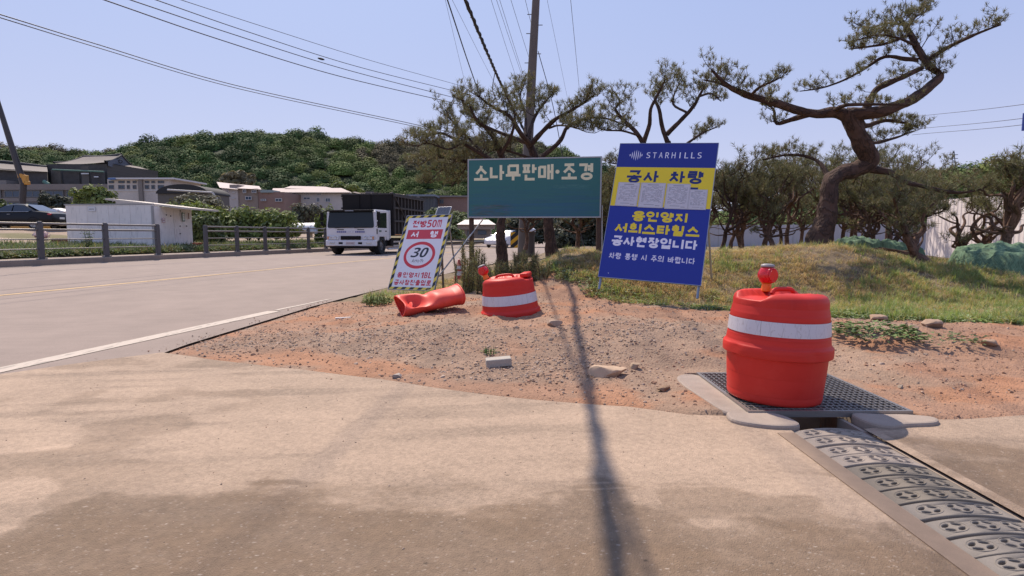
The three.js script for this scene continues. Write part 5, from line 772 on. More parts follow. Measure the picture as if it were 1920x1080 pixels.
function bush(px0, px1, pyTop, pyBot, D, seed, cols, label, o2 = {}) {
  const a = P(px0, pyBot, D), b = P(px1, pyBot, D), W = b.x - a.x, top = P(px0, pyTop, D).y, base = V((a.x + b.x) / 2, a.y, -D), Hh = top - base.y, r = RNG(seed), lobes = [], n = o2.lobes || 7;
  for (let k = 0; k < n; k++) { const x = W * ((k + 0.5) / n - 0.5) * 0.86, rx = W * (0.13 + 0.08 * r()), hh = Hh * (0.72 + 0.28 * r()) * (1 - 0.35 * Math.pow(Math.abs(2 * x / W), 2.5)); lobes.push([x, hh * 0.72, (r() - 0.5) * W * 0.25, rx, hh * 0.3, rx * 0.8]); lobes.push([x + (r() - 0.5) * rx, hh * 0.12, (r() - 0.5) * W * 0.25, rx * 1.15, hh * 0.24, rx * 0.9]); lobes.push([x + (r() - 0.5) * rx, hh * 0.35, (r() - 0.5) * W * 0.25, rx * 1.1, hh * 0.36, rx * 0.9]); }
  const o = thing(o2.name || 'bush', label, o2.cat || 'bush', base, o2.group); part('foliage', foliage(seed + 1, lobes, o2.n || 2200, o2.size || 0.11, cols[0], cols[1]), leafMat, o);
  for (let k = 0; k < 4; k++) { const x = W * (r() - 0.5) * 0.5; part('stem', rod(V(x * 0.4, -0.15, 0), V(x, Hh * 0.6, (r() - 0.5) * W * 0.2), Hh * 0.02, Hh * 0.008, 6), barkMat, o); }
  return o;
}
bush(400, 562, 380, 446, 36, 901, BRIGHT, 'broad bright green bush behind the railing, beside the plastic tunnel', { n: 5600, size: 0.14, lobes: 9 });
bush(140, 214, 343, 392, 33, 903, BRIGHT, 'bright green leafy tree rising above the small white building', { n: 1600, size: 0.15, name: 'leafy_tree', cat: 'tree' });
bush(355, 420, 392, 452, 33, 905, MID, 'green bush just right of the small white building', { n: 2200, size: 0.12 });
bush(300, 425, 368, 430, 36, 907, BRIGHT, 'green hedge showing over the roof of the small white building', { n: 2600, size: 0.14, lobes: 8 });
bush(545, 608, 372, 428, 42, 909, OLIVE, 'round olive coloured bush left of the truck cab', { n: 2200, size: 0.13, lobes: 5 });
bush(590, 640, 378, 452, 39.5, 911, BRIGHT, 'bright green bush directly behind the truck cab', { n: 2000, size: 0.14, lobes: 4 });
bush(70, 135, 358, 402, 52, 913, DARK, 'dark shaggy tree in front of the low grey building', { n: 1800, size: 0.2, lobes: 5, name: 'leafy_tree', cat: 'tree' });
bush(-30, 75, 377, 412, 44, 915, MID, 'green hedge behind the parked black sedan', { n: 1800, size: 0.17, lobes: 8 });
bush(75, 132, 384, 420, 41, 917, [[0.09, 0.075, 0.035], [0.16, 0.13, 0.06]], 'reddish brown hedge between the black sedan and the small white building', { n: 1300, size: 0.15, lobes: 5 });
bush(-25, 12, 360, 400, 47, 918, MID, 'small green tree at the far end of the hedge behind the sedan', { n: 700, size: 0.16, lobes: 3, name: 'leafy_tree', cat: 'tree' });
bush(790, 880, 388, 428, 62, 919, MID, 'green bush in front of the brick wall beyond the speed sign', { n: 2000, size: 0.22, lobes: 6 });
bush(795, 870, 420, 448, 46, 921, MID, 'low green bush on the roadside beyond the speed sign', { n: 1500, size: 0.16, lobes: 6 });
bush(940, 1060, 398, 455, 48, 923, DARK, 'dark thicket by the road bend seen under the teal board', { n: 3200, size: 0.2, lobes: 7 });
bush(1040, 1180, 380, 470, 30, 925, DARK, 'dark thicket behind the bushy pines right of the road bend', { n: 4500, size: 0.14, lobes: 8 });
bush(420, 480, 318, 345, 112, 927, [[0.16, 0.15, 0.07], [0.24, 0.20, 0.11]], 'pale blossoming tree behind the apartment roofs', { n: 1400, size: 0.5, lobes: 5, name: 'leafy_tree', cat: 'tree' });
bush(590, 672, 340, 366, 108, 929, BRIGHT, 'bright green tree crown behind the long apartment roof', { n: 1800, size: 0.5, lobes: 6, name: 'leafy_tree', cat: 'tree' });
bush(312, 420, 358, 402, 62, 931, OLIVE, 'olive scrub in front of the dark arched roof', { n: 2600, size: 0.22, lobes: 8 });
{ // grass verge beyond the railing
  const r = RNG(77), l = []; for (let k = 0; k < 9000; k++) { const px = lerp(-60, 640, r()), q = 1.7 + 5.5 * Math.pow(r(), 1.6), u = (px - 960) / F, D = (-15.8 - q - 0.262 * 17.8) / (u - 0.262), x = u * D; if (D > 48 || fbm(x * 0.3, D * 0.3, 3, 95) < 0.36 && r() < 0.7) continue; const p = onG(x, D); l.push([p, 1.5 + 1.6 * r(), r(), 0]); }
  scatter('green_grass', 'green verge grass beyond the far railing', 'grass', [bladeClump(41, 14, 0.13, 0.007, 0.09, 0.7), leafClump(42, 16, 0.06, 0.1, 0.1)], l, (v) => { const w = 0.7 + 0.6 * ((v * 23) % 1); return (v * 3) % 1 < 0.25 ? lin(0.2 * w, 0.17 * w, 0.06 * w) : lin(0.10 * w, 0.14 * w, 0.035 * w); });
  const s1 = P(165, 458, 23.2); s1.y = height(s1.x, 23.2); const o = thing('tall_weed', 'tall spindly weed growing up between the railing posts', 'weed', s1); const st = [], lf = []; const rr = RNG(7);
  for (const [dx, h] of [[-0.12, 1.05], [0.1, 1.0], [0.02, 0.6]]) { st.push(taperTube([V(0, 0, 0), V(dx * 0.6, h * 0.5, 0), V(dx, h, 0)], [0.015, 0.012, 0.006], 5, 3)); for (let k = 0; k < 26; k++) { const t = 0.2 + 0.8 * rr(); const g = leafClump(50 + k, 3, 0.10, 0.02, 0.05); g.translate(dx * t + (rr() - 0.5) * 0.1, h * t, (rr() - 0.5) * 0.1); lf.push(g); } }
  part('stem', mg(st), std(lin(0.10, 0.13, 0.04), 0.8), o); part('leaves', mg(lf), std(lin(0.12, 0.17, 0.045), 0.8, { side: THREE.DoubleSide }), o);
}
// ---------------------------------------------------------------- small white panel building
const windowGlass = new THREE.MeshPhysicalMaterial({ color: lin(0.012, 0.017, 0.02), roughness: 0.08, specularIntensity: 0.7 });
{
  const D = 28, A = P(129, 463, D), B = P(290, 463, D - 0.6), C = P(361, 461, D + 2.2), base = V(A.x, Math.min(A.y, B.y, C.y) - 0.15, A.z), o = thing('panel_building', 'small white sandwich panel building with a thin overhanging roof', 'building', base);
  const wallMap = texFrom(512, 512, (i, j) => { const s = 0.88 + 0.14 * fbm(i / 40, j / 40, 4, 361, 0) - (fbm(i / 9, j / 60, 3, 363) > 0.68 ? 0.14 : 0); return [s, s * 0.985, s * 0.97]; }, true, true);
  const wm = std(lin(0.80, 0.75, 0.72), 0.7, { map: rep(wallMap, 0.3, 0.3) }), trim = std(lin(0.34, 0.32, 0.31), 0.6);
  const wallSeg = (p, q, h, n, name, m, side) => { const L = Math.hypot(q.x - p.x, q.z - p.z), an = Math.atan2(-(q.z - p.z), q.x - p.x); for (let k = 0; k < n; k++) { const t = (k + 0.5) / n, g = bx(L / n - 0.012, h, 0.08); const me = part(name, quadUV(g, 0, 1), m, o); me.position.set(lerp(p.x, q.x, t) - base.x, h / 2, lerp(p.z, q.z, t) - base.z); me.rotation.y = an; } return an; };
  const hA = P(129, 383, D).y - base.y, hB = P(290, 386, D - 0.6).y - base.y;
  wallSeg(A, B, (hA + hB) / 2, 4, 'wall_panel', wm); const an = wallSeg(B, C, hB - 0.02, 2, 'wall_panel', wm);
  part('plinth', bx(Math.hypot(C.x - A.x, C.z - A.z), 0.3, 0.04, (A.x + C.x) / 2 - base.x, 0.0, (A.z + C.z) / 2 - base.z - 0.3), trim, o);
  part('corner_trim', bx(0.09, hB, 0.09, B.x - base.x, hB / 2 + 0.002, B.z - base.z + 0.012), trim, o);
  const back = V(C.x + (A.x - B.x), 0, C.z + (A.z - B.z)); wallSeg(C, back, hB - 0.05, 2, 'wall_panel', wm); wallSeg(back, A, hA - 0.05, 2, 'wall_panel', wm);
  part('front_cap', bx(Math.hypot(B.x - A.x, B.z - A.z) + 0.1, 0.06, 0.12, (A.x + B.x) / 2 - base.x, (hA + hB) / 2 + 0.03, (A.z + B.z) / 2 - base.z, Math.atan2(-(B.z - A.z), B.x - A.x)), trim, o);
  // sloping roof sheet over the right part
  const r0 = P(240, 377, D + 1.5), r1 = P(378, 393, D + 1.2), rg = new THREE.BoxGeometry(r0.distanceTo(r1), 0.09, 3.0); const roof = part('roof', rg, std(lin(0.52, 0.46, 0.40), 0.7), o); roof.position.copy(r0.clone().lerp(r1, 0.5).sub(base)); roof.rotation.z = Math.atan2(r1.y - r0.y, r1.x - r0.x);
  const plate = (px, py, w, h, Dp, tex, name, rot) => { const p = P(px, py, Dp).sub(base), m = part(name, bx(w, h, 0.02), tex, o); m.position.copy(p); m.rotation.y = rot; };
  const tx = (fn) => std(0xffffff, 0.6, { map: canvasTex(128, 128, fn) });
  plate(172, 392, 0.42, 0.22, D - 0.24, tx((x) => { x.fillStyle = '#d8d5d6'; x.fillRect(0, 0, 128, 128); x.strokeStyle = '#8d898b'; x.lineWidth = 4; x.strokeRect(2, 2, 124, 124); x.fillStyle = '#3d3b45'; for (const a of [22, 38, 54, 72, 90]) x.fillRect(a, 54, 11, 22); }), 'name_plate', Math.atan2(-(B.z - A.z), B.x - A.x));
  plate(344, 407, 0.19, 0.44, D + 1.42, tx((x) => { x.fillStyle = '#3f6a58'; x.fillRect(0, 0, 128, 128); x.fillStyle = '#e5e5e2'; x.fillRect(22, 14, 84, 100); x.fillStyle = '#2f4d44'; x.fillRect(52, 28, 22, 18); x.fillRect(52, 56, 22, 14); x.fillRect(52, 82, 22, 14); }), 'green_notice', an);
  plate(307, 413, 0.2, 0.22, D - 0.02, tx((x) => { x.fillStyle = '#d2c9c8'; x.fillRect(0, 0, 128, 128); x.strokeStyle = '#b0505a'; x.lineWidth = 8; x.strokeRect(8, 8, 112, 112); x.fillStyle = '#8f5a60'; x.fillRect(30, 44, 24, 40); x.fillRect(70, 44, 26, 40); }), 'red_notice', an);
  plate(354, 405, 0.05, 0.3, D + 1.83, std(lin(0.25, 0.12, 0.09), 0.8), 'rust_strip', an);
  for (const [px, py, dd] of [[338, 424, 1.2], [350, 424, 1.68], [338, 438, 1.2], [312, 403, 0.18], [320, 405, 0.5], [338, 396, 1.2]]) plate(px, py, 0.05, 0.06, D + dd - 0.02, darkSteel, 'bolt_hole', an);
}
{ // things standing round it
  const sit = (px, py, D) => { const p = P(px, py, D); p.y = height(p.x, D); return p; };
  const g = lathe([[0.001, 0], [0.2, 0], [0.27, 0.22], [0.29, 0.23], [0.28, 0.24], [0.25, 0.235], [0.19, 0.03], [0.001, 0.03]], 20); const tub = single('plastic_tub', g, std(lin(0.6, 0.03, 0.025), 0.4), 'red plastic tub on the ground right of the small white building', 'tub'); tub.position.copy(sit(376, 462, 29.6)); tub.scale.set(1.4, 1.5, 1.2);
  const sk = single('sack', rockGeo(77, 0.4, 0.17, 0.25, 3, 0.3), std(lin(0.5, 0.43, 0.38), 0.9), 'pale sack slumped beside the red tub', 'sack'); sk.position.copy(sit(366, 466, 29)).add(V(0, 0.1, 0));
  const flo = single('flower_bundle', foliage(31, [[0, 0.25, 0, 0.38, 0.25, 0.3]], 400, 0.07, [0.5, 0.3, 0.35], [0.65, 0.6, 0.58]), leafMat, 'heap of pink and white wrapped bundles near the black sedan', 'bundle'); flo.position.copy(sit(78, 448, 30));
  const bo = thing('wooden_planter', 'dark red wooden planter box beside the small white building', 'planter', sit(113, 448, 29)); part('box_side', mg([bx(0.55, 0.24, 0.04, 0, 0.13, 0.2), bx(0.55, 0.24, 0.04, 0, 0.13, -0.2), bx(0.04, 0.24, 0.36, -0.255, 0.13, 0), bx(0.04, 0.24, 0.36, 0.255, 0.13, 0)]), std(lin(0.09, 0.03, 0.025), 0.8), bo); part('soil', bx(0.46, 0.16, 0.35, 0, 0.1, 0), std(lin(0.1, 0.07, 0.05), 1), bo);
  const tarp = single('blue_tarp', rockGeo(79, 0.36, 0.11, 0.28, 3, 0.7), std(lin(0.06, 0.25, 0.55), 0.5), 'crumpled bright blue tarpaulin in the grass by the railing', 'tarpaulin'); tarp.position.copy(sit(122, 462, 26)).add(V(0, 0.06, 0));
  const wb = single('white_tarp', rockGeo(81, 0.75, 0.28, 0.5, 3, 0.5), std(lin(0.66, 0.62, 0.6), 0.6), 'white sheet draped over the hedge between sedan and white building', 'sheet'); wb.position.copy(P(116, 396, 39));
  // plastic tunnel greenhouse
  const tp = P(575, 433, 40), tun = thing('plastic_tunnel', 'low white plastic tunnel greenhouse beside the truck', 'greenhouse', V(tp.x, tp.y - 0.2, tp.z)); const skin = new THREE.CylinderGeometry(0.75, 0.75, 2.0, 24, 6, true, 0, Math.PI).rotateZ(Math.PI / 2).rotateX(-Math.PI / 2 + Math.PI / 2); const pk = skin.attributes.position; for (let i = 0; i < pk.count; i++) { const n = 0.02 * Math.sin(pk.getX(i) * 20); pk.setY(i, Math.abs(pk.getY(i)) + n); } skin.computeVertexNormals(); part('plastic_skin', skin, std(lin(0.62, 0.62, 0.64), 0.45, { side: THREE.DoubleSide }), tun); for (let k = 0; k < 5; k++) part('hoop', new THREE.TorusGeometry(0.765, 0.02, 6, 24, Math.PI).rotateY(Math.PI / 2).translate(-0.95 + k * 0.475, 0, 0), galv, tun);
  const cr = single('crate_stack', mg([rbx(1.9, 0.1, 0.5, 0.02, 0, 0.25, 0), rbx(0.4, 0.16, 0.4, 0.03, -0.5, 0.38, 0), rbx(0.5, 0.14, 0.4, 0.03, 0.2, 0.37, 0.05), bx(0.06, 0.25, 0.4, -0.8, 0.1, 0), bx(0.06, 0.25, 0.4, 0.8, 0.1, 0)]), std(lin(0.35, 0.28, 0.18), 0.8), 'brown bench with crates standing below the plastic tunnel', 'bench'); cr.position.copy(P(560, 444, 37));
}
// ---------------------------------------------------------------- the truck
{
  const yaw = Math.atan(0.2), o = thing('dump_truck', 'white scrap truck with a tall black ribbed cargo body on the road', 'truck', V(-8.17, 0.008, -29.4)); o.rotation.y = -yaw;     // local: x right, -z backwards from the bumper
  const W = 2.72, white = new THREE.MeshPhysicalMaterial({ color: lin(0.66, 0.64, 0.66), roughness: 0.35, clearcoat: 0.5 }), black = new THREE.MeshPhysicalMaterial({ color: lin(0.016, 0.014, 0.014), roughness: 0.8, specularIntensity: 0.3 }), rib = std(lin(0.05, 0.043, 0.04), 0.75, { map: rep(gritTex, 1, 1) }), plate = new THREE.MeshPhysicalMaterial({ color: lin(0.03, 0.025, 0.023), roughness: 0.85, specularIntensity: 0.3 }), chrome = std(lin(0.5, 0.5, 0.52), 0.25, { metalness: 0.9 }), rubber = std(lin(0.02, 0.02, 0.02), 0.9), hubm = std(lin(0.16, 0.15, 0.15), 0.5, { metalness: 0.5 });
  const prof = (pts, w, m, name, bev = 0.03) => { const s = new THREE.Shape(pts.map(([z, y]) => new THREE.Vector2(z, y))), g = new THREE.ExtrudeGeometry(s, { depth: w - 2 * bev, bevelEnabled: true, bevelThickness: bev, bevelSize: bev, bevelOffset: -bev, bevelSegments: 3 }); g.rotateY(-Math.PI / 2); g.translate(w / 2 - bev, 0, 0); g.scale(1, 1, -1); g.index || 0; const p = g; const idx = p.attributes.position; for (let i = 0; i < idx.count; i += 3) { for (const nm of ['position', 'normal', 'uv']) { const at = p.attributes[nm], n = at.itemSize; for (let q = 0; q < n; q++) { const t = at.array[(i + 1) * n + q]; at.array[(i + 1) * n + q] = at.array[(i + 2) * n + q]; at.array[(i + 2) * n + q] = t; } } } p.computeVertexNormals(); return part(name, p, m, o); };
  // side outline: z forward negative here is mirrored, so z grows to the rear
  prof([[0.02, 0.62], [0.0, 1.32], [0.10, 2.16], [0.22, 2.28], [1.62, 2.30], [1.7, 2.2], [1.7, 0.72], [1.18, 0.72], [1.06, 0.98], [0.82, 1.08], [0.55, 1.0], [0.42, 0.72]], W, white, 'cab', 0.06);
  const ws = new THREE.Shape(); const ww = W / 2 - 0.10; ws.moveTo(-ww + 0.10, 0); ws.lineTo(ww - 0.10, 0); ws.quadraticCurveTo(ww, 0, ww, 0.12); ws.lineTo(ww - 0.08, 0.84); ws.lineTo(-ww + 0.08, 0.84); ws.lineTo(-ww, 0.12); ws.quadraticCurveTo(-ww, 0, -ww + 0.1, 0);
  const wg = new THREE.ExtrudeGeometry(ws, { depth: 0.02, bevelEnabled: false }); const wsh = part('windscreen', wg, windowGlass, o); wsh.position.set(0, 1.36, 0.012); wsh.rotation.x = -0.118;
  for (const s of [-1, 1]) { const wi = part('wiper', rod(V(s > 0 ? 0.2 : -0.85, 1.36, 0.045), V(s > 0 ? 0.95 : -0.1, 1.45 - 0.05, 0.05), 0.014), black, o); }
  part('sun_visor', rbx(W - 0.2, 0.09, 0.2, 0.03, 0, 2.22, 0.02), black, o);
  const capTxt = canvasTex(256, 64, (x) => { x.fillStyle = '#1c1d22'; x.fillRect(0, 0, 256, 64); x.fillStyle = '#b9bcc4'; for (let k = 0; k < 8; k++) x.fillRect(14 + k * 30, 18, 18, 28); }); part('visor_letters', new THREE.PlaneGeometry(0.5, 0.08).translate(0, 2.22, 0.125), std(0xffffff, 0.6, { map: capTxt }), o);
  const badge = canvasTex(512, 96, (x) => { x.fillStyle = '#cfccd2'; x.fillRect(0, 0, 512, 96); x.fillStyle = '#2e3175'; x.fillRect(6, 20, 170, 56); x.fillRect(336, 20, 170, 56); x.fillStyle = '#c8c8dc'; for (const s of [22, 62, 102, 138]) { x.fillRect(s, 38, 22, 20); x.fillRect(s + 330, 38, 22, 20); } x.strokeStyle = '#7c7c88'; x.lineWidth = 5; x.beginPath(); x.arc(222, 48, 18, 0, 7); x.moveTo(250, 66); x.lineTo(250, 34); x.lineTo(270, 34); x.moveTo(286, 66); x.lineTo(300, 30); x.lineTo(312, 66); x.stroke(); });
  part('front_lettering', new THREE.PlaneGeometry(1.55, 0.13).translate(0, 1.16, 0.014), std(0xffffff, 0.5, { map: badge }), o);
  for (const s of [-1, 1]) part('front_vent', rbx(0.36, 0.035, 0.02, 0.008, s * 0.55, 1.275, 0.016), black, o);
  part('grille', rbx(1.1, 0.19, 0.03, 0.01, 0, 0.86, 0.02), black, o);
  for (let k = 0; k < 3; k++) part('grille_bar', rbx(1.08, 0.015, 0.02, 0.004, 0, 0.80 + k * 0.06, 0.036), plate, o);
  part('bumper', rbx(W + 0.04, 0.30, 0.2, 0.05, 0, 0.59, -0.03), white, o); part('lower_valance', rbx(W - 0.3, 0.14, 0.1, 0.03, 0, 0.40, -0.06), black, o);
  for (const s of [-1, 1]) { const h = new THREE.Group(); h.name = 'headlight'; h.position.set(s * 0.98, 0.86, 0.02); o.add(h); part('lens', rbx(0.66, 0.19, 0.05, 0.02), new THREE.MeshPhysicalMaterial({ color: lin(0.55, 0.55, 0.6), roughness: 0.12, clearcoat: 1, metalness: 0.3 }), h); for (const q of [-1, 1]) part('reflector', lathe([[0.001, -0.01], [0.05, 0], [0.075, 0.02]], 16).rotateX(Math.PI / 2).translate(q * 0.15, 0, 0.02), chrome, h); part('indicator', rbx(0.1, 0.15, 0.03, 0.01, s * 0.25, 0, 0.02), std(lin(0.6, 0.25, 0.1), 0.3), h); part('fog_light', rbx(0.3, 0.08, 0.03, 0.01, s * 0.02, -0.27, 0.05), chrome, h); part('bumper_inlet', rbx(0.22, 0.1, 0.03, 0.01, -s * 0.45, -0.27, 0.05), black, h); }
  part('licence_plate', rbx(0.48, 0.13, 0.015, 0.004, 0, 0.59, 0.078), std(0xffffff, 0.5, { map: canvasTex(128, 40, (x) => { x.fillStyle = '#c9b6b2'; x.fillRect(0, 0, 128, 40); x.fillStyle = '#7e6b6c'; for (const k of [10, 26, 44, 68, 84, 100]) x.fillRect(k, 12, 10, 17); }) }), o);
  for (const s of [-1, 1]) { // doors
    const d = new THREE.Group(); d.name = 'door'; d.position.set(s * (W / 2 + 0.002), 0, 0); o.add(d);
    const shp = new THREE.Shape([[-0.22, 1.36], [-0.28, 2.1], [-1.35, 2.16], [-1.35, 1.36]].map(([z, y]) => new THREE.Vector2(z, y))), gg = new THREE.ExtrudeGeometry(shp, { depth: 0.012, bevelEnabled: false }); gg.rotateY(-Math.PI / 2); part('side_window', mg([gg]), windowGlass, d);
    part('door_panel', rbx(0.012, 0.42, 1.12, 0.005, s * 0.004, 1.13, -0.82), white, d); part('door_handle', rbx(0.03, 0.05, 0.16, 0.01, s * 0.016, 1.2, -1.2), black, d); part('door_decal', bx(0.004, 0.09, 0.3, s * 0.014, 1.2, -0.5), std(lin(0.06, 0.12, 0.10), 0.5), d); part('corner_intake', rbx(0.012, 0.26, 0.1, 0.005, s * 0.004, 1.18, -0.14), black, d);
    const mr = new THREE.Group(); mr.name = 'wing_mirror'; mr.position.set(s * (W / 2 + 0.18), 0, 0.05); o.add(mr); part('mirror_head', rbx(0.17, 0.42, 0.1, 0.03, 0, 1.95, 0), black, mr); part('mirror_head', rbx(0.15, 0.2, 0.1, 0.03, 0, 1.58, 0), black, mr); part('mirror_arm', mg([rod(V(0, 2.14, 0), V(-s * 0.2, 2.22, -0.1), 0.015), rod(V(0, 1.5, 0), V(-s * 0.2, 1.42, -0.1), 0.015), rod(V(0, 2.14, 0), V(0, 1.5, 0), 0.014)]), black, mr);
  }
  const wheel = (x, z, r, w) => { const g = new THREE.Group(); g.name = 'wheel'; g.position.set(x, r, z); o.add(g); part('tyre', lathe([[r * 0.58, -w / 2], [r * 0.94, -w / 2], [r, -w / 2 + 0.04], [r, w / 2 - 0.04], [r * 0.94, w / 2], [r * 0.58, w / 2]], 36).rotateZ(Math.PI / 2), rubber, g); part('rim', lathe([[0.001, -w * 0.36], [r * 0.3, -w * 0.36], [r * 0.34, -w * 0.2], [r * 0.5, -w * 0.2], [r * 0.58, -w * 0.45], [r * 0.58, w * 0.45], [r * 0.5, w * 0.2], [r * 0.34, w * 0.2], [r * 0.3, w * 0.36], [0.001, w * 0.36]], 28).rotateZ(Math.PI / 2), hubm, g); };
  for (const s of [-1, 1]) { wheel(s * (W / 2 - 0.2), -0.82, 0.48, 0.32); wheel(s * (W / 2 - 0.28), -5.2, 0.48, 0.5); part('mudguard', new THREE.CylinderGeometry(0.56, 0.56, 0.3, 24, 1, true, -0.2, 3.5).rotateZ(Math.PI / 2).translate(s * (W / 2 - 0.14), 0.5, -0.82), std(lin(0.03, 0.03, 0.03), 0.7, { side: THREE.DoubleSide }), o); }
  part('chassis', mg([bx(0.9, 0.22, 6.3, 0, 0.72, -3.4), bx(W - 0.3, 0.3, 1.0, 0, 0.5, -0.9)]), black, o);
  for (const s of [-1, 1]) { part('fuel_tank', rbx(0.4, 0.42, 1.1, 0.08, s * (W / 2 - 0.25), 0.62, -2.6), plate, o); part('side_guard', mg([bx(0.05, 0.09, 2.2, s * (W / 2 - 0.06), 0.42, -3.4), bx(0.05, 0.09, 2.2, s * (W / 2 - 0.06), 0.64, -3.4)]), galv, o); part('pale_bar', rod(V(s * (W / 2 - 0.02), 0.27, -1.5), V(s * (W / 2 - 0.02), 0.27, -2.9), 0.045), std(lin(0.6, 0.56, 0.54), 0.5), o); part('air_intake', rbx(0.1, 1.5, 0.12, 0.03, s * (W / 2 - 0.05), 1.55, -1.82), std(lin(0.55, 0.54, 0.55), 0.5), o); }
  // cargo body
  const c = new THREE.Group(); c.name = 'cargo_body'; o.add(c); const CW = 2.84, z0 = -2.0, z1 = -6.7, y0 = 0.95, y1 = 3.16;
  part('front_wall', bx(CW, y1 - y0, 0.08, 0, (y0 + y1) / 2, z0), black, c); part('rear_wall', bx(CW, y1 - y0, 0.08, 0, (y0 + y1) / 2, z1), black, c); part('floor', bx(CW - 0.1, 0.1, z0 - z1, 0, y0 + 0.06, (z0 + z1) / 2), black, c);
  for (const s of [-1, 1]) { part('side_wall', bx(0.06, y1 - y0, z0 - z1 - 0.09, s * (CW / 2 - 0.03), (y0 + y1) / 2, (z0 + z1) / 2), plate, c); for (let k = 0; k < 10; k++) part('rib', bx(0.09, y1 - y0 - 0.04, 0.11, s * (CW / 2 + 0.04), (y0 + y1) / 2, z0 - 0.15 - k * (z0 - z1 - 0.3) / 9), rib, c); for (const y of [y0 + 0.06, 1.75, 2.45, y1 - 0.06]) part('side_rail', bx(0.07, 0.1, z0 - z1, s * (CW / 2 + 0.085), y, (z0 + z1) / 2), rib, c); part('diagonal_brace', rod(V(s * (CW / 2 + 0.12), 3.0, z0 - 0.1), V(s * (CW / 2 + 0.12), 1.9, z0 - 1.5), 0.035), rib, c); part('marker_strip', bx(0.02, 0.05, z0 - z1, s * (CW / 2 + 0.13), 1.02, (z0 + z1) / 2), std(lin(0.5, 0.2, 0.05), 0.5), c); }
  part('top_rim', mg([bx(CW + 0.1, 0.07, 0.12, 0, y1 + 0.03, z0), bx(0.12, 0.07, z0 - z1, -CW / 2, y1 + 0.032, (z0 + z1) / 2), bx(0.12, 0.07, z0 - z1, CW / 2, y1 + 0.032, (z0 + z1) / 2)]), rib, c);
  for (const [x, w] of [[-0.45, 0.05], [0.2, 0.05]]) part('front_rib', bx(w, y1 - y0, 0.06, x, (y0 + y1) / 2, z0 + 0.06), black, c);
  const load = [], rr = RNG(5); for (let k = 0; k < 70; k++) { const g = rr() < 0.5 ? bx(0.1 + 0.5 * rr(), 0.03 + 0.1 * rr(), 0.1 + 0.6 * rr()) : rod(V(0, 0, 0), V(0.5 * rr(), 0.15 * rr(), 0.6 * rr()), 0.02); g.rotateX(rr() * 0.8 - 0.4); g.rotateZ(rr() * 0.6 - 0.3); g.translate((rr() - 0.5) * 2.4, y1 - 0.02 + 0.16 * rr(), z0 - 0.3 - rr() * 4.2); load.push(g); }
  const lo = single('scrap_load', mg(load), std(lin(0.16, 0.12, 0.10), 0.8), 'heap of mixed scrap poking over the rim of the black cargo body', 'scrap'); lo.position.copy(o.position); lo.rotation.copy(o.rotation); lo.userData.kind = 'stuff';
}
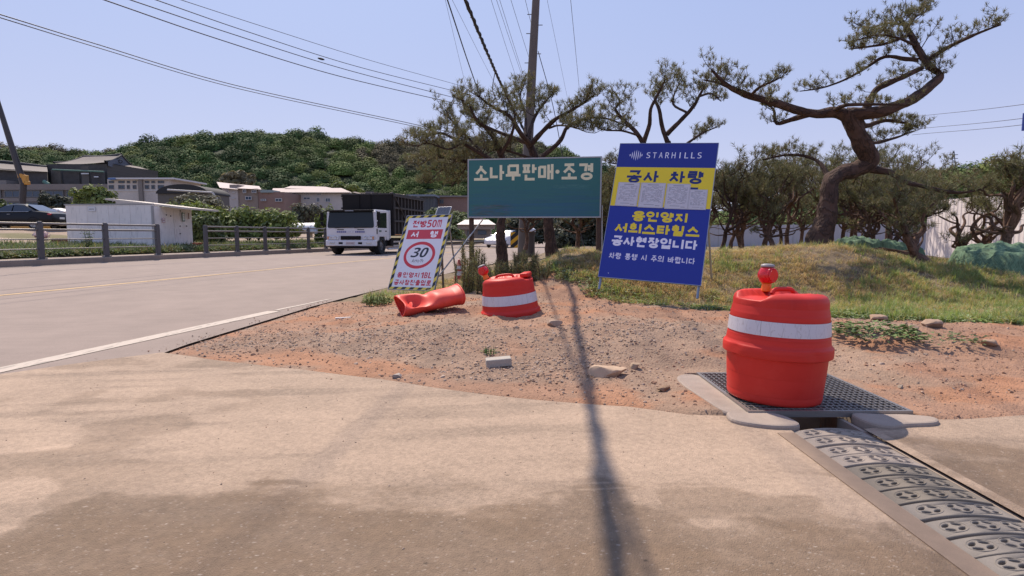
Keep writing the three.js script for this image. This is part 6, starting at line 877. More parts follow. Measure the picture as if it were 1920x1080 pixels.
// ---------------------------------------------------------------- parked cars
function sedan(name, label, pos, ry, paint, S) {
  const o = thing(name, label, 'car', pos, 'parked cars'); o.rotation.y = ry; o.scale.setScalar(S);
  // stations along x (front -2.4 .. rear 2.4): half width, sill, belt, roof
  const st = [[-2.40, 0.62, 0.42, 0.60, 0.60], [-2.32, 0.78, 0.28, 0.68, 0.68], [-1.9, 0.88, 0.22, 0.80, 0.80], [-1.2, 0.92, 0.2, 0.92, 0.93], [-0.85, 0.92, 0.2, 0.95, 1.0], [-0.2, 0.93, 0.2, 0.97, 1.40], [0.4, 0.93, 0.2, 0.98, 1.46], [0.9, 0.93, 0.2, 0.99, 1.42], [1.45, 0.92, 0.2, 1.0, 1.17], [1.75, 0.91, 0.22, 1.0, 1.02], [2.2, 0.86, 0.26, 0.97, 0.98], [2.36, 0.78, 0.34, 0.90, 0.90], [2.4, 0.68, 0.45, 0.78, 0.78]];
  const ring = ([x, w, s, b, t]) => { const tw = w * 0.70, pts = [[0, s], [w * 0.9, s], [w, s + 0.14], [w * 1.0, (s + b) / 2 + 0.05], [w * 0.96, b], [t - b > 0.08 ? lerp(w * 0.95, tw, 0.85) : w * 0.9, t - (t - b > 0.08 ? 0.06 : 0)], [t - b > 0.08 ? tw * 0.8 : w * 0.6, t + 0.01], [0, t + 0.02]]; const all = [...pts, ...pts.slice(1, 7).reverse().map(([a, c]) => [-a, c])]; return all.map(([z, y]) => V(x, y, z)); };
  const R = st.map(ring), n = R[0].length, pos2 = [], idx = []; R.forEach((q) => q.forEach((p) => pos2.push(p.x, p.y, p.z))); for (let j = 0; j < R.length - 1; j++) for (let i = 0; i < n; i++) { const a = j * n + i, b = j * n + (i + 1) % n, c = a + n, d = b + n; idx.push(a, c, b, b, c, d); }
  for (const [j, f] of [[0, 1], [R.length - 1, 0]]) for (let i = 1; i < n - 1; i++) f ? idx.push(j * n, j * n + i, j * n + i + 1) : idx.push(j * n, j * n + i + 1, j * n + i);
  const g = new THREE.BufferGeometry(); g.setAttribute('position', new THREE.Float32BufferAttribute(pos2, 3)); g.setIndex(idx); part('body', toCreasedNormals(g, 0.7), paint, o);
  const panel = (pts, m, nm) => { const gg = new THREE.BufferGeometry(); gg.setAttribute('position', new THREE.Float32BufferAttribute(pts.flat(), 3)); const ix = []; for (let i = 1; i < pts.length - 1; i++) ix.push(0, i, i + 1); gg.setIndex(ix); gg.computeVertexNormals(); part(nm, gg, m, o); };
  const gl = new THREE.MeshPhysicalMaterial({ color: lin(0.02, 0.025, 0.035), roughness: 0.06, clearcoat: 0.6, side: THREE.DoubleSide });
  for (const s of [-1, 1]) { panel([[-0.72, 1.0, s * 0.915], [-0.15, 1.34, s * 0.76], [0.30, 1.39, s * 0.745], [0.30, 1.0, s * 0.935]], gl, 'side_window'); panel([[0.36, 1.0, s * 0.935], [0.36, 1.39, s * 0.745], [0.85, 1.35, s * 0.755], [1.38, 1.10, s * 0.85], [1.2, 1.01, s * 0.925]], gl, 'side_window'); part('window_trim', mg([rod(V(-0.72, 0.99, s * 0.93), V(1.25, 1.005, s * 0.945), 0.012, 0.012, 5)]), std(lin(0.5, 0.5, 0.5), 0.25, { metalness: 0.9 }), o); part('door_handle', rbx(0.18, 0.03, 0.03, 0.01, 0.15, 0.86, s * 0.945), galv, o); part('tail_light', rbx(0.36, 0.11, 0.24, 0.04, 2.17, 0.87, s * 0.72), new THREE.MeshPhysicalMaterial({ color: lin(0.5, 0.02, 0.03), roughness: 0.15, clearcoat: 1 }), o); part('head_light', rbx(0.36, 0.1, 0.3, 0.04, -2.16, 0.66, s * 0.66), std(lin(0.6, 0.6, 0.62), 0.15), o); part('wing_mirror', rbx(0.12, 0.13, 0.2, 0.04, -0.6, 1.02, s * 1.02), paint, o); }
  panel([[-0.82, 1.02, -0.78], [-0.82, 1.02, 0.78], [-0.24, 1.40, 0.60], [-0.24, 1.40, -0.60]], gl, 'windscreen'); panel([[0.95, 1.44, -0.58], [0.95, 1.44, 0.58], [1.72, 1.06, 0.76], [1.72, 1.06, -0.76]], gl, 'rear_window');
  for (const x of [-1.45, 1.42]) for (const s of [-1, 1]) { const w = new THREE.Group(); w.name = 'wheel'; w.position.set(x, 0.33, s * 0.83); o.add(w); part('tyre', new THREE.TorusGeometry(0.265, 0.075, 12, 28), std(lin(0.02, 0.02, 0.02), 0.9), w); part('rim', mg([new THREE.CylinderGeometry(0.215, 0.215, 0.1, 24).rotateX(Math.PI / 2), ...[0, 1, 2, 3, 4].map((k) => bx(0.05, 0.2, 0.02, 0, 0.1, s * 0.06).rotateZ(k * 1.257))]), std(lin(0.3, 0.3, 0.31), 0.35, { metalness: 0.8 }), w); part('wheel_arch', new THREE.TorusGeometry(0.37, 0.03, 6, 20, Math.PI).translate(0, 0, s * 0.08), paint, w); }
  part('licence_plate', bx(0.02, 0.12, 0.4, 2.41, 0.66, 0), std(lin(0.6, 0.6, 0.58), 0.5), o);
  return o;
}
{
  const blackPaint = new THREE.MeshPhysicalMaterial({ color: lin(0.006, 0.0065, 0.01), roughness: 0.3, specularIntensity: 0.6 }), p = P(38, 438, 36); p.y = height(p.x, 36); sedan('parked_sedan', 'shiny black sedan parked behind the railing, its tail towards the white building', p, 0.06, blackPaint, 1.06);
  const wp = new THREE.MeshPhysicalMaterial({ color: lin(0.72, 0.72, 0.74), roughness: 0.3, clearcoat: 0.6 }), q = V((948 - 960) / F * 47, height((948 - 960) / F * 47, 47), -47); sedan('parked_sedan', 'white car at the road bend half hidden behind the pine trunk', q.setY(Math.max(q.y, 0.02)), 1.1, wp, 0.95);
}
// ---------------------------------------------------------------- buildings at the foot of the hill
const fwin = (o, px0, px1, py0, py1, D, fm, gm, fw = 0.08, parent) => { const a = P(px0, py0, D), b = P(px1, py1, D), w = b.x - a.x, h = a.y - b.y, g = new THREE.Group(); g.name = 'window'; g.position.set((a.x + b.x) / 2 - o.position.x, (a.y + b.y) / 2 - o.position.y, -D + 0.02 - o.position.z); o.add(g); part('window_frame', mg([bx(w, fw, 0.12, 0, h / 2 - fw / 2, 0), bx(w, fw, 0.12, 0, -h / 2 + fw / 2, 0), bx(fw, h - 2 * fw, 0.12, -w / 2 + fw / 2, 0, 0), bx(fw, h - 2 * fw, 0.12, w / 2 - fw / 2, 0, 0), bx(fw * 0.7, h - 2 * fw, 0.1, 0, 0, 0)]), fm, g); part('pane', bx(w - 2 * fw, h - 2 * fw, 0.03, 0, 0, 0), gm, g); return g; };
const slab = (o, px0, px1, py0, py1, D, dep, m, name) => { const a = P(px0, py0, D), b = P(px1, py1, D); return part(name, quadUV(bx(b.x - a.x, a.y - b.y, dep, (a.x + b.x) / 2 - o.position.x, (a.y + b.y) / 2 - o.position.y, -D - dep / 2 - o.position.z), 0, 1, 0.2, 0.2), m, o); };
const farWall = (c, r = 0.9) => std(c, r, { map: rep(gritTex, 0.25, 0.25) });
{
  const glassBlue = new THREE.MeshPhysicalMaterial({ color: lin(0.035, 0.06, 0.10), roughness: 0.15 }), fr = std(lin(0.12, 0.12, 0.12), 0.6), wf = std(lin(0.5, 0.48, 0.47), 0.6);
  { // long low modern block
    const D = 92, b = P(150, 400, D), o = thing('office_block', 'long low grey office block with bands of blue windows', 'building', V(b.x, 1.0, -D)), m = farWall(lin(0.20, 0.18, 0.17)), lt = farWall(lin(0.26, 0.235, 0.22));
    slab(o, -120, 320, 355, 420, D + 0.3, 14, m, 'wall'); slab(o, -120, 320, 345, 356, D, 16, lt, 'parapet'); slab(o, -120, 320, 371, 378, D + 0.05, 1, lt, 'storey_band');
    for (const [x0, x1] of [[-60, 3], [8, 40], [47, 76], [80, 120], [124, 160], [164, 200], [205, 240], [246, 280], [284, 316]]) { fwin(o, x0, x1, 357, 370.5, D + 0.2, fr, glassBlue, 0.14); fwin(o, x0, x1, 379, 388, D + 0.2, fr, glassBlue, 0.14); }
  }
  const net = (c) => std(c, 0.95, { map: rep(grainTex, 0.35, 0.35) });
  const prism = (o, pts, yb, m, name) => { const pos = []; const n = pts.length, L = pts.map((p) => p.clone().sub(o.position)), B = L.map((p) => V(p.x, yb - o.position.y, p.z)); for (let i = 0; i < n; i++) { const j = (i + 1) % n; for (const p of [B[i], B[j], L[j], B[i], L[j], L[i]]) pos.push(p.x, p.y, p.z); } for (let i = 1; i < n - 1; i++) for (const p of [L[0], L[i], L[i + 1]]) pos.push(p.x, p.y, p.z); const g = new THREE.BufferGeometry(); g.setAttribute('position', new THREE.Float32BufferAttribute(pos, 3)); g.computeVertexNormals(); return part(name, quadUV(g, 0, 1, 0.3, 0.3), m, o); };
  const tile = std(lin(0.16, 0.135, 0.125), 0.8, { map: rep(grainTex, 0.5, 0.5) }), ridgeM = std(lin(0.035, 0.035, 0.04), 0.8);
  const surf = (o, a, b, c, d, sag, m, name) => { const nu = 20, nv = 8, pos = [], idx = []; for (let j = 0; j <= nv; j++) for (let i = 0; i <= nu; i++) { const u = i / nu, v = j / nv, p = a.clone().lerp(b, u).lerp(d.clone().lerp(c, u), v); p.y -= sag * Math.sin(Math.PI * v) + sag * 0.9 * Math.sin(Math.PI * u) * (1 - v); p.sub(o.position); pos.push(p.x, p.y, p.z); } for (let j = 0; j < nv; j++) for (let i = 0; i < nu; i++) { const q = j * (nu + 1) + i; idx.push(q, q + 1, q + nu + 1, q + 1, q + nu + 2, q + nu + 1); } const g = new THREE.BufferGeometry(); g.setAttribute('position', new THREE.Float32BufferAttribute(pos, 3)); g.setIndex(idx); g.computeVertexNormals(); return part(name, quadUV(g, 0, 2, 0.4, 0.4), m, o); };
  const ridgeLine = (o, pts, r) => part('ridge', new THREE.TubeGeometry(new THREE.CatmullRomCurve3(pts.map((p) => p.clone().sub(o.position))), 24, r, 6), ridgeM, o);
  { // hall with a traditional roof, wrapped in scaffold netting
    const eL = P(100, 306, 104), co = P(197, 304, 98), eR = P(296, 321, 114), rR = P(228, 291, 104), rL = P(158, 293, 109), bk = P(205, 312, 122), o = thing('netted_hall', 'large hall with a curved traditional tiled roof, wrapped in dark scaffold netting', 'building', V(co.x, 1.2, co.z));
    prism(o, [P(86, 308, 104), P(200, 307, 98.5), P(296, 321, 113), bk], 1.2, net(lin(0.085, 0.078, 0.072)), 'scaffold_net');
    surf(o, eL, co, rR, rL, 0.25, tile, 'roof'); const ga = P(249, 312, 110); surf(o, co, P(296, 320, 114), P(262, 313, 112), P(206, 303, 100), 0.15, tile, 'roof_skirt');
    prism(o, [co.clone().add(V(0.3, 0.1, -0.3)), rR, ga, rL.clone().add(V(1, -2, -3))], co.y - 0.6, std(lin(0.10, 0.11, 0.14), 0.9), 'gable'); surf(o, rL, rR, ga, P(190, 311, 124), 0.2, tile, 'roof');
    part('gable_disc', new THREE.TorusGeometry(0.28, 0.08, 8, 20).translate(P(229, 303, 103).x - o.position.x, P(229, 303, 103).y - o.position.y, -102.6 - o.position.z), ridgeM, o);
    ridgeLine(o, [rL, rL.clone().lerp(rR, 0.5).add(V(0, -0.12, 0)), rR.clone().add(V(0, 0.15, 0))], 0.22); ridgeLine(o, [rR, rR.clone().lerp(co, 0.5).add(V(0, -0.2, 0)), co.clone().add(V(0, 0.15, 0))], 0.18); ridgeLine(o, [rL, rL.clone().lerp(eL, 0.5).add(V(0, -0.35, 0)), eL.clone().add(V(0, 0.1, 0))], 0.18); ridgeLine(o, [rR, rR.clone().lerp(ga, 0.5).add(V(0, -0.1, 0)), ga], 0.18);
    for (const [a, b, c, d, k] of [[95, 115, 318, 353, 0], [118, 150, 322, 353, 1], [152, 168, 312, 353, 0], [170, 196, 318, 353, 1]]) { const s = slab(o, a, b, c, d, 97.4, 0.3, net(k ? lin(0.07, 0.065, 0.065) : lin(0.115, 0.105, 0.095)), 'net_bay'); }
    for (const [a, b, c] of [[152, 166, 324.5], [176, 184, 330.5]]) slab(o, a, b, c, c + 2, 97, 0.1, std(lin(0.6, 0.6, 0.6), 0.7), 'banner');
    part('net_edge', rod(P(98, 318, 97).sub(o.position), P(195, 322, 97).sub(o.position), 0.12), std(lin(0.10, 0.19, 0.15), 0.8), o);
  }
  { // second hall, left
    const o = thing('netted_hall', 'netted hall with a long drooping tiled roof beside the crane', 'building', V(P(40, 340, 98).x, 1.2, -98));
    prism(o, [P(-60, 312, 98), P(88, 322, 96), P(90, 322, 110), P(-60, 305, 112)], 1.2, net(lin(0.075, 0.07, 0.07)), 'scaffold_net'); surf(o, P(-60, 312, 97), P(90, 322, 95.5), P(88, 313, 103), P(-50, 300, 104), 0.2, tile, 'roof');
    ridgeLine(o, [P(-50, 300, 104), P(5, 303, 103.5), P(88, 313, 103)], 0.25); part('net_edge', rod(P(82, 340, 95).sub(o.position), P(92, 346, 95).sub(o.position), 0.3), std(lin(0.10, 0.19, 0.15), 0.8), o); slab(o, -20, 12, 338, 346, 94.5, 3, farWall(lin(0.26, 0.235, 0.22)), 'porch');
  }
  { // white walk-up flats
    const D = 84, o = thing('apartment_block', 'white two-storey flats with a thin pale roof in front of the netted hall', 'building', V(P(260, 380, D).x, 1.0, -D)), w = farWall(lin(0.66, 0.60, 0.55));
    slab(o, 201, 323, 336, 392, D, 8, w, 'wall'); slab(o, 204, 326, 333, 336, D - 0.5, 9, std(lin(0.6, 0.57, 0.56), 0.6), 'roof'); slab(o, 202, 216, 333.5, 336.5, D - 0.6, 1, std(lin(0.08, 0.16, 0.36), 0.6), 'blue_eave'); slab(o, 258, 269, 337, 392, D - 0.3, 0.2, farWall(lin(0.27, 0.24, 0.22)), 'stair_bay');
    for (const [a, b] of [[204, 214], [222, 234], [238, 244], [249, 256], [272, 280], [284, 291], [296, 308]]) { fwin(o, a, b, 347, 354.5, D, fr, glassBlue, 0.09); fwin(o, a, b, 339, 343.5, D, fr, glassBlue, 0.07); }
    slab(o, 201, 323, 356, 358, D - 0.08, 0.08, wf, 'storey_band');
  }
  { // dark arched shed
    const D = 78, a = P(318, 366, D), b = P(412, 366, D), cx = (a.x + b.x) / 2, R = (b.x - a.x) / 2, o = thing('arched_shed', 'dark arched shed roof between the white flats and the apartments', 'shed', V(cx, a.y - 1.5, -D)); const g = new THREE.CylinderGeometry(R, R, 6, 28, 1, false, Math.PI / 2, Math.PI).rotateX(Math.PI / 2); g.scale(1, 0.36, 1); const p = g.attributes.position; for (let i = 0; i < p.count; i++) p.setY(i, Math.abs(p.getY(i)) + 1.5); g.computeVertexNormals(); part('arched_roof', g, std(lin(0.022, 0.022, 0.024), 0.8), o); part('wall', bx(2 * R - 0.2, 3, 5.6, 0, 0, 0), std(lin(0.12, 0.11, 0.10), 0.9), o); part('edge_pipe', mg([rod(P(314, 356, D - 4).sub(o.position), P(398, 361, D - 4).sub(o.position), 0.12), rod(P(398, 361, D - 4).sub(o.position), P(410, 376, D - 4).sub(o.position), 0.12)]), std(lin(0.4, 0.38, 0.37), 0.6), o);
  }
  { // apartments with pinkish roofs
    const D = 88, o = thing('apartment_block', 'white gabled apartment block joined to brick flats', 'building', V(P(470, 390, D).x, 1.0, -D)), w = farWall(lin(0.64, 0.58, 0.54)), br = farWall(lin(0.34, 0.215, 0.175)), tan = farWall(lin(0.40, 0.32, 0.265)), rf = std(lin(0.36, 0.29, 0.28), 0.7);
    slab(o, 416, 447, 352, 400, D, 9, w, 'wall'); slab(o, 446, 485, 353, 400, D + 0.3, 9, tan, 'wall'); slab(o, 484, 534, 360, 400, D + 0.1, 9, br, 'brick_wall');
    surf(o, P(412, 352, D - 0.6), P(446, 355, D - 0.6), P(440, 345, D + 4), P(406, 341, D + 4), 0, rf, 'roof'); surf(o, P(446, 353, D - 0.4), P(490, 355, D - 0.4), P(486, 349, D + 4), P(440, 345, D + 4), 0, rf, 'roof'); slab(o, 430, 447, 346, 355, D + 0.5, 3, tan, 'dormer'); slab(o, 488, 511, 356, 361, D - 0.2, 3, std(lin(0.25, 0.30, 0.29), 0.7), 'balcony_rail');
    for (const [a, b, c, d] of [[424, 429, 356, 360.5], [435, 441, 360, 362], [424, 429, 367, 371], [435, 441, 371, 373], [455, 462, 355, 362], [472, 481, 356, 362], [460, 472, 368, 375], [489, 499, 373, 377], [516, 529, 372, 378]]) fwin(o, a, b, c, d, D - 0.02, wf, glassBlue, 0.08);
  }
  { const D = 95, o = thing('apartment_block', 'long white apartment block with a low pinkish roof behind the truck', 'building', V(P(590, 390, D).x, 1.0, -D)), w = farWall(lin(0.64, 0.58, 0.54)), rf = std(lin(0.32, 0.25, 0.24), 0.7);
    slab(o, 534, 655, 361, 400, D, 10, w, 'wall'); surf(o, P(508, 361, D - 0.8), P(660, 361, D - 0.8), P(640, 352.5, D + 5), P(512, 353, D + 5), 0, rf, 'roof'); surf(o, P(532, 353, D + 4), P(640, 356, D + 4), P(610, 350, D + 8), P(545, 348.5, D + 8), 0, rf, 'roof'); slab(o, 530, 656, 360.4, 362, D - 0.7, 0.7, std(lin(0.2, 0.17, 0.16), 0.8), 'eave');
    for (const [a, b, c, d] of [[546, 555, 361.8, 365], [572, 581, 362.5, 365.5], [594, 603, 363, 366.5], [542, 556, 368, 375.5], [569, 582, 369.5, 374], [593, 600, 370, 379], [610, 620, 371, 379], [540, 546, 380, 388]]) fwin(o, a, b, c, d, D - 0.02, wf, glassBlue, 0.09);
  }
  { const D = 74, o = thing('brick_building', 'plain reddish brick building beyond the speed sign', 'building', V(P(840, 410, D).x, 0.2, -D)); slab(o, 812, 900, 369, 425, D, 8, farWall(lin(0.33, 0.21, 0.17)), 'brick_wall'); slab(o, 810, 902, 366.5, 369.5, D - 0.3, 8.6, std(lin(0.2, 0.17, 0.16), 0.8), 'roof'); fwin(o, 824, 832, 374, 382, D - 0.02, fr, glassBlue, 0.1); const s = thing('tin_shed', 'dark tin shed with a bluish roof behind the truck body', 'shed', V(P(795, 410, 70).x, 0.2, -70)); slab(s, 764, 814, 368, 425, 70, 6, std(lin(0.07, 0.075, 0.085), 0.7), 'wall'); slab(s, 762, 816, 364.5, 368, 69.6, 6.8, std(lin(0.16, 0.19, 0.24), 0.5), 'roof'); for (let k = 0; k < 8; k++) slab(s, 767 + k * 6, 768 + k * 6, 369, 405, 69.95, 0.05, std(lin(0.11, 0.115, 0.125), 0.7), 'wall_rib'); }
  { const D = 50, o = thing('roadside_kiosk', 'small pale flat-roofed kiosk by the road bend under the teal board', 'kiosk', V(P(893, 445, D).x, 0.05, -D)); slab(o, 866, 920, 419, 447, D + 0.5, 2, farWall(lin(0.30, 0.25, 0.22)), 'wall'); slab(o, 858, 928, 421, 430, D + 0.2, 0.2, farWall(lin(0.42, 0.35, 0.31)), 'awning'); const g = surf(o, P(856, 421, D - 0.2), P(930, 421, D - 0.2), P(916, 412, D + 2.5), P(872, 412, D + 2.5), 0, std(lin(0.62, 0.55, 0.5), 0.6), 'roof'); slab(o, 876, 888, 432, 446, D + 0.45, 0.1, fr, 'door'); slab(o, 896, 912, 432, 440, D + 0.45, 0.1, glassBlue, 'window'); }
}
{ // guard rail and marker board at the bend
  const b = P(820, 456, 46), o = thing('guard_rail', 'low dark guard rail along the far side of the road bend', 'guard rail', V(b.x, 0, -46)); const pts = [[778, 40], [820, 46], [870, 52], [920, 58], [975, 64]].map(([px, D]) => V((px - 960) / F * D, 0.35, -D).sub(o.position)); part('rail', new THREE.TubeGeometry(new THREE.CatmullRomCurve3(pts), 30, 0.1, 6), darkSteel, o); for (const p of pts) part('post', bx(0.1, 0.5, 0.1, p.x, 0.2, p.z), darkSteel, o);
  const D = 21, c = P(968, 452, D), m = thing('marker_board', 'yellow and black striped hazard marker board beside the pine trunk', 'sign', V(c.x, height(c.x, D), -D)); const t = canvasTex(128, 128, (x) => { x.fillStyle = '#d09a1c'; x.fillRect(0, 0, 128, 128); x.fillStyle = '#1d1a18'; for (let k = -3; k < 4; k++) { x.beginPath(); x.moveTo(0, k * 74 + 110); x.lineTo(128, k * 74 + 30); x.lineTo(128, k * 74 + 68); x.lineTo(0, k * 74 + 148); x.fill(); } }); const cy = P(968, 450, D).y - m.position.y; part('striped_face', bx(0.42, 0.56, 0.02, 0, cy, 0.02), std(0xffffff, 0.6, { map: t }), m); part('post', rod(V(0.28, -0.1, 0), V(0.28, cy + 0.32, 0), 0.06), darkSteel, m); part('crossbar', bx(0.36, 0.05, 0.02, 0.1, cy, 0), darkSteel, m);
  const c2 = P(995, 452, 23), bo = thing('bollard', 'dark round bollard with a white top next to the striped marker board', 'bollard', V(c2.x, height(c2.x, 23), -23)); part('shaft', lathe([[0.001, 0], [0.16, 0], [0.17, 0.05], [0.16, 0.85], [0.2, 0.9], [0.2, 1.0]], 20), darkSteel, bo); part('cap', lathe([[0.2, 1.0], [0.2, 1.08], [0.12, 1.14], [0.001, 1.15]], 20), std(lin(0.6, 0.58, 0.57), 0.5), bo);
  const cn = P(861, 507, 11.8), co = thing('traffic_cone', 'red and white traffic cone half hidden by the young pines', 'traffic cone', V(cn.x, height(cn.x, 11.8), -11.8)); const red = std(lin(0.45, 0.05, 0.05), 0.6); part('base', rbx(0.28, 0.03, 0.28, 0.01, 0, 0.015, 0), red, co); part('cone', lathe([[0.115, 0.03], [0.024, 0.43], [0.018, 0.44], [0.001, 0.44]], 24), red, co); part('white_band', lathe([[0.0965, 0.12], [0.0775, 0.205]].map(([r, y]) => [r + 0.001, y]), 24), std(lin(0.6, 0.56, 0.56), 0.6), co); part('white_band', lathe([[0.0685, 0.245], [0.0525, 0.315]].map(([r, y]) => [r + 0.001, y]), 24), std(lin(0.6, 0.56, 0.56), 0.6), co);
}
{ // crane
  const D = 80, b = P(43, 392, D), o = thing('mobile_crane', 'slender dark crane boom with an orange yellow hook block over the halls', 'crane', V(b.x, 1.2, -D)); const L = (px, py) => P(px, py, D).sub(o.position), bm = std(lin(0.05, 0.042, 0.042), 0.6), ym = std(lin(0.55, 0.27, 0.05), 0.6);
  part('boom', taperTube([L(44, 345), L(22, 275), L(-2, 198), L(-20, 140)], [0.42, 0.36, 0.3, 0.26], 6, 4), bm, o); part('mast', taperTube([L(41, 430), L(42, 380), L(44, 343)], [0.42, 0.4, 0.4], 6, 3), bm, o);
  part('hook_block', mg([rbx(0.8, 1.1, 0.6, 0.1).translate(...L(46, 336).toArray()), rbx(0.55, 0.6, 0.7, 0.1).translate(...L(40, 330).toArray()), rbx(0.5, 0.5, 0.6, 0.1).translate(...L(51, 343).toArray())]), ym, o); part('carrier', rbx(6, 2.2, 2.6, 0.2, 0, 0.9, 0), ym, o); part('hoist_cable', rod(L(46, 330), L(-18, 150), 0.05), bm, o);
}
// ---------------------------------------------------------------- utility pole and overhead cables
const cableMat = std(lin(0.022, 0.02, 0.022), 0.7), thinCable = std(lin(0.06, 0.055, 0.075), 0.6);
{
  const D = 18, b = P(978, 500, D), base = V(b.x, height(b.x, D), -D), o = thing('utility_pole', 'tall concrete utility pole rising behind the pines', 'utility pole', base); const top = P(1005, 0, D), dir = top.clone().sub(base); const end = dir.clone().multiplyScalar(1.6);
  part('shaft', taperTube([V(0, -0.4, 0), end.clone().multiplyScalar(0.33), end.clone().multiplyScalar(0.66), end], [0.17, 0.145, 0.11, 0.09], 16, 3), std(lin(0.17, 0.145, 0.13), 0.9, { map: rep(gritTex, 1, 0.5) }), o);
  for (const [py, s] of [[27, -1], [47, 1], [63, -1], [101, 1], [118, -1]]) { const t = (base.y + 0, (P(1000, py, D).y - base.y) / end.y), p = end.clone().multiplyScalar(t); part('step_bolt', rod(p.clone().add(V(s * 0.09, 0, 0)), p.clone().add(V(s * 0.24, 0, 0)), 0.012), darkSteel, o); }
  const attach = (py, dx = 0) => { const t = (P(990, py, D).y - base.y) / end.y; return base.clone().addScaledVector(end, t).add(V(dx, 0, 0)); };
  const cable = (name, pts, r, label, m = thinCable, grp = 'overhead cables at the pole') => single(name, new THREE.TubeGeometry(new THREE.CatmullRomCurve3(pts, false, 'centripetal'), 60, r, 6), m, label, 'cable', grp);
  // height above the eye fixes each cable's distance along its photo direction
  const atH = (px, py, h) => { const r = ray(px, py), k = h / r[1]; return V(r[0] * k, EYE + h, -r[2] * k); };
  const carry = (p, q, D2) => { const t = (D2 + p.z) / (p.z - q.z); return q.clone().add(p.clone().sub(q).multiplyScalar(0)).add(q.clone().sub(p).multiplyScalar((-D2 - q.z) / (q.z - p.z))); };
  { // the thick bundle, its slack loops and tape lumps
    const p = atH(943, 165, 4.5), q = atH(872, 0, 4.5), e = carry(p, q, -4), s = attach(262); const pts = [s, p.clone().lerp(s, 0.5).add(V(0, 0.02, 0)), p, p.clone().lerp(q, 0.5).add(V(0, -0.04, 0)), q, q.clone().lerp(e, 0.5), e];
    const curve = new THREE.CatmullRomCurve3(pts, false, 'centripetal'), n = 160, P2 = [], R2 = []; for (let k = 0; k <= n; k++) { const t = k / n; P2.push(curve.getPoint(t)); R2.push(0.032 * (1 + 0.28 * (noise2(t * 60, 3, 381) - 0.5) * 2)); }
    const bun = thing('cable_bundle', 'thick black bundle of telephone cables leaving the pole', 'cable', s.clone()); const mv = P2.map((z) => z.clone().sub(s)); part('cable_core', taperTube(mv, R2, 8, 1, 0.4), cableMat, bun);
    const hel = []; for (let k = 0; k <= 420; k++) { const t = k / 420, z = curve.getPoint(t).sub(s), a = k * 0.75; hel.push(z.add(V(Math.cos(a) * 0.037, Math.sin(a) * 0.037, 0))); } part('lashing', new THREE.TubeGeometry(new THREE.CatmullRomCurve3(hel), 840, 0.011, 4), cableMat, bun);
    const lp = [curve.getPoint(0.42), curve.getPoint(0.40).add(V(-0.12, -0.4, 0)), curve.getPoint(0.35).add(V(-0.08, -0.45, 0)), curve.getPoint(0.33)].map((z) => z.sub(s)); part('slack_loop', new THREE.TubeGeometry(new THREE.CatmullRomCurve3(lp), 24, 0.012, 5), cableMat, bun);
    const lp2 = [curve.getPoint(0.58), curve.getPoint(0.55).add(V(0.06, -0.16, 0)), curve.getPoint(0.5).add(V(0.06, -0.14, 0)), curve.getPoint(0.48)].map((z) => z.sub(s)); part('slack_loop', new THREE.TubeGeometry(new THREE.CatmullRomCurve3(lp2), 24, 0.012, 5), cableMat, bun);
  }
  const over = [[839, 0, 896, 169, 4.7, 0.014, 285, 'black cable left of the thick bundle', 1], [835, 0, 873, 160, 12, 0.009, 280, 'thin wire at the outer side of the black cable'], [848, 0, 924, 150, 12, 0.009, 240, 'fine wire crossing behind the thick bundle'], [921, 0, 965, 137, 14, 0.012, 205, 'wire just right of the thick bundle'], [931, 0, 977, 137, 14, 0.012, 200, 'outer wire of the close pair beside the pole'], [937, 0, 980, 137, 14, 0.013, 195, 'inner wire of the close pair beside the pole'], [958, 0, 993, 112, 14, 0.013, 150, 'wire meeting the pole below its lowest step bolt'], [985, 0, 999, 56, 14, 0.013, 80, 'wire running up against the pole shaft']];
  for (const [x0, y0, x1, y1, h, r, at, label, thick] of over) { const p = atH(x1, y1, h), q = atH(x0, y0, h), e = carry(p, q, -3), s = p.clone().add(p.clone().sub(q).multiplyScalar(0.35)); cable('overhead_cable', [s, p, p.clone().lerp(q, 0.5).add(V(0, -0.03, 0)), q, e], r, label, thick ? cableMat : thinCable); }
  for (const [x0, y0, x1, y1, h, r, far, label] of [[1070, 0, 1086, 165, 14, 0.016, 30, 'lone black wire dropping behind the pines right of the pole'], [1026, 0, 1060, 165, 14, 0.010, 30, 'very fine wire between the pole and the lone black wire']]) { const p = atH(x1, y1, h), q = atH(x0, y0, h), e = carry(p, q, -3), f = p.clone().add(p.clone().sub(q).multiplyScalar(0.5)); cable('overhead_cable', [f, p, q, e], r, label); }
  const dn = P(1009, 96, D), dn2 = P(1036, 195, D + 0.3), dn3 = P(1062, 330, D + 0.8); cable('guy_wire', [dn, dn2, dn3, V(dn3.x + 0.7, 0.4, dn3.z - 0.4)], 0.012, 'guy wire slanting down from the pole into the pines');
  // the wires coming over the road from the left
  const lines = [[[196, 0], [396, 69], [622, 139], [837, 190], 'lowest wire of the four that cross the sky together', 215, 0.018], [[245, 0], [430, 62], [640, 128], [855, 184], 'second lowest wire of the four that cross the sky together', 205, 0.016], [[293, 0], [460, 58], [660, 122], [857, 172], 'wire with a dark splice, of the four that cross the sky together', 195, 0.014], [[340, 0], [500, 52], [690, 112], [858, 159], 'highest wire of the four that cross the sky together', 185, 0.010], [[0, 27], [179, 82], [430, 157], [768, 231], 'upper wire of the low pair above the hill', 262, 0.018], [[0, 33], [179, 88], [430, 162], [768, 235], 'lower wire of the low pair above the hill', 266, 0.016]];
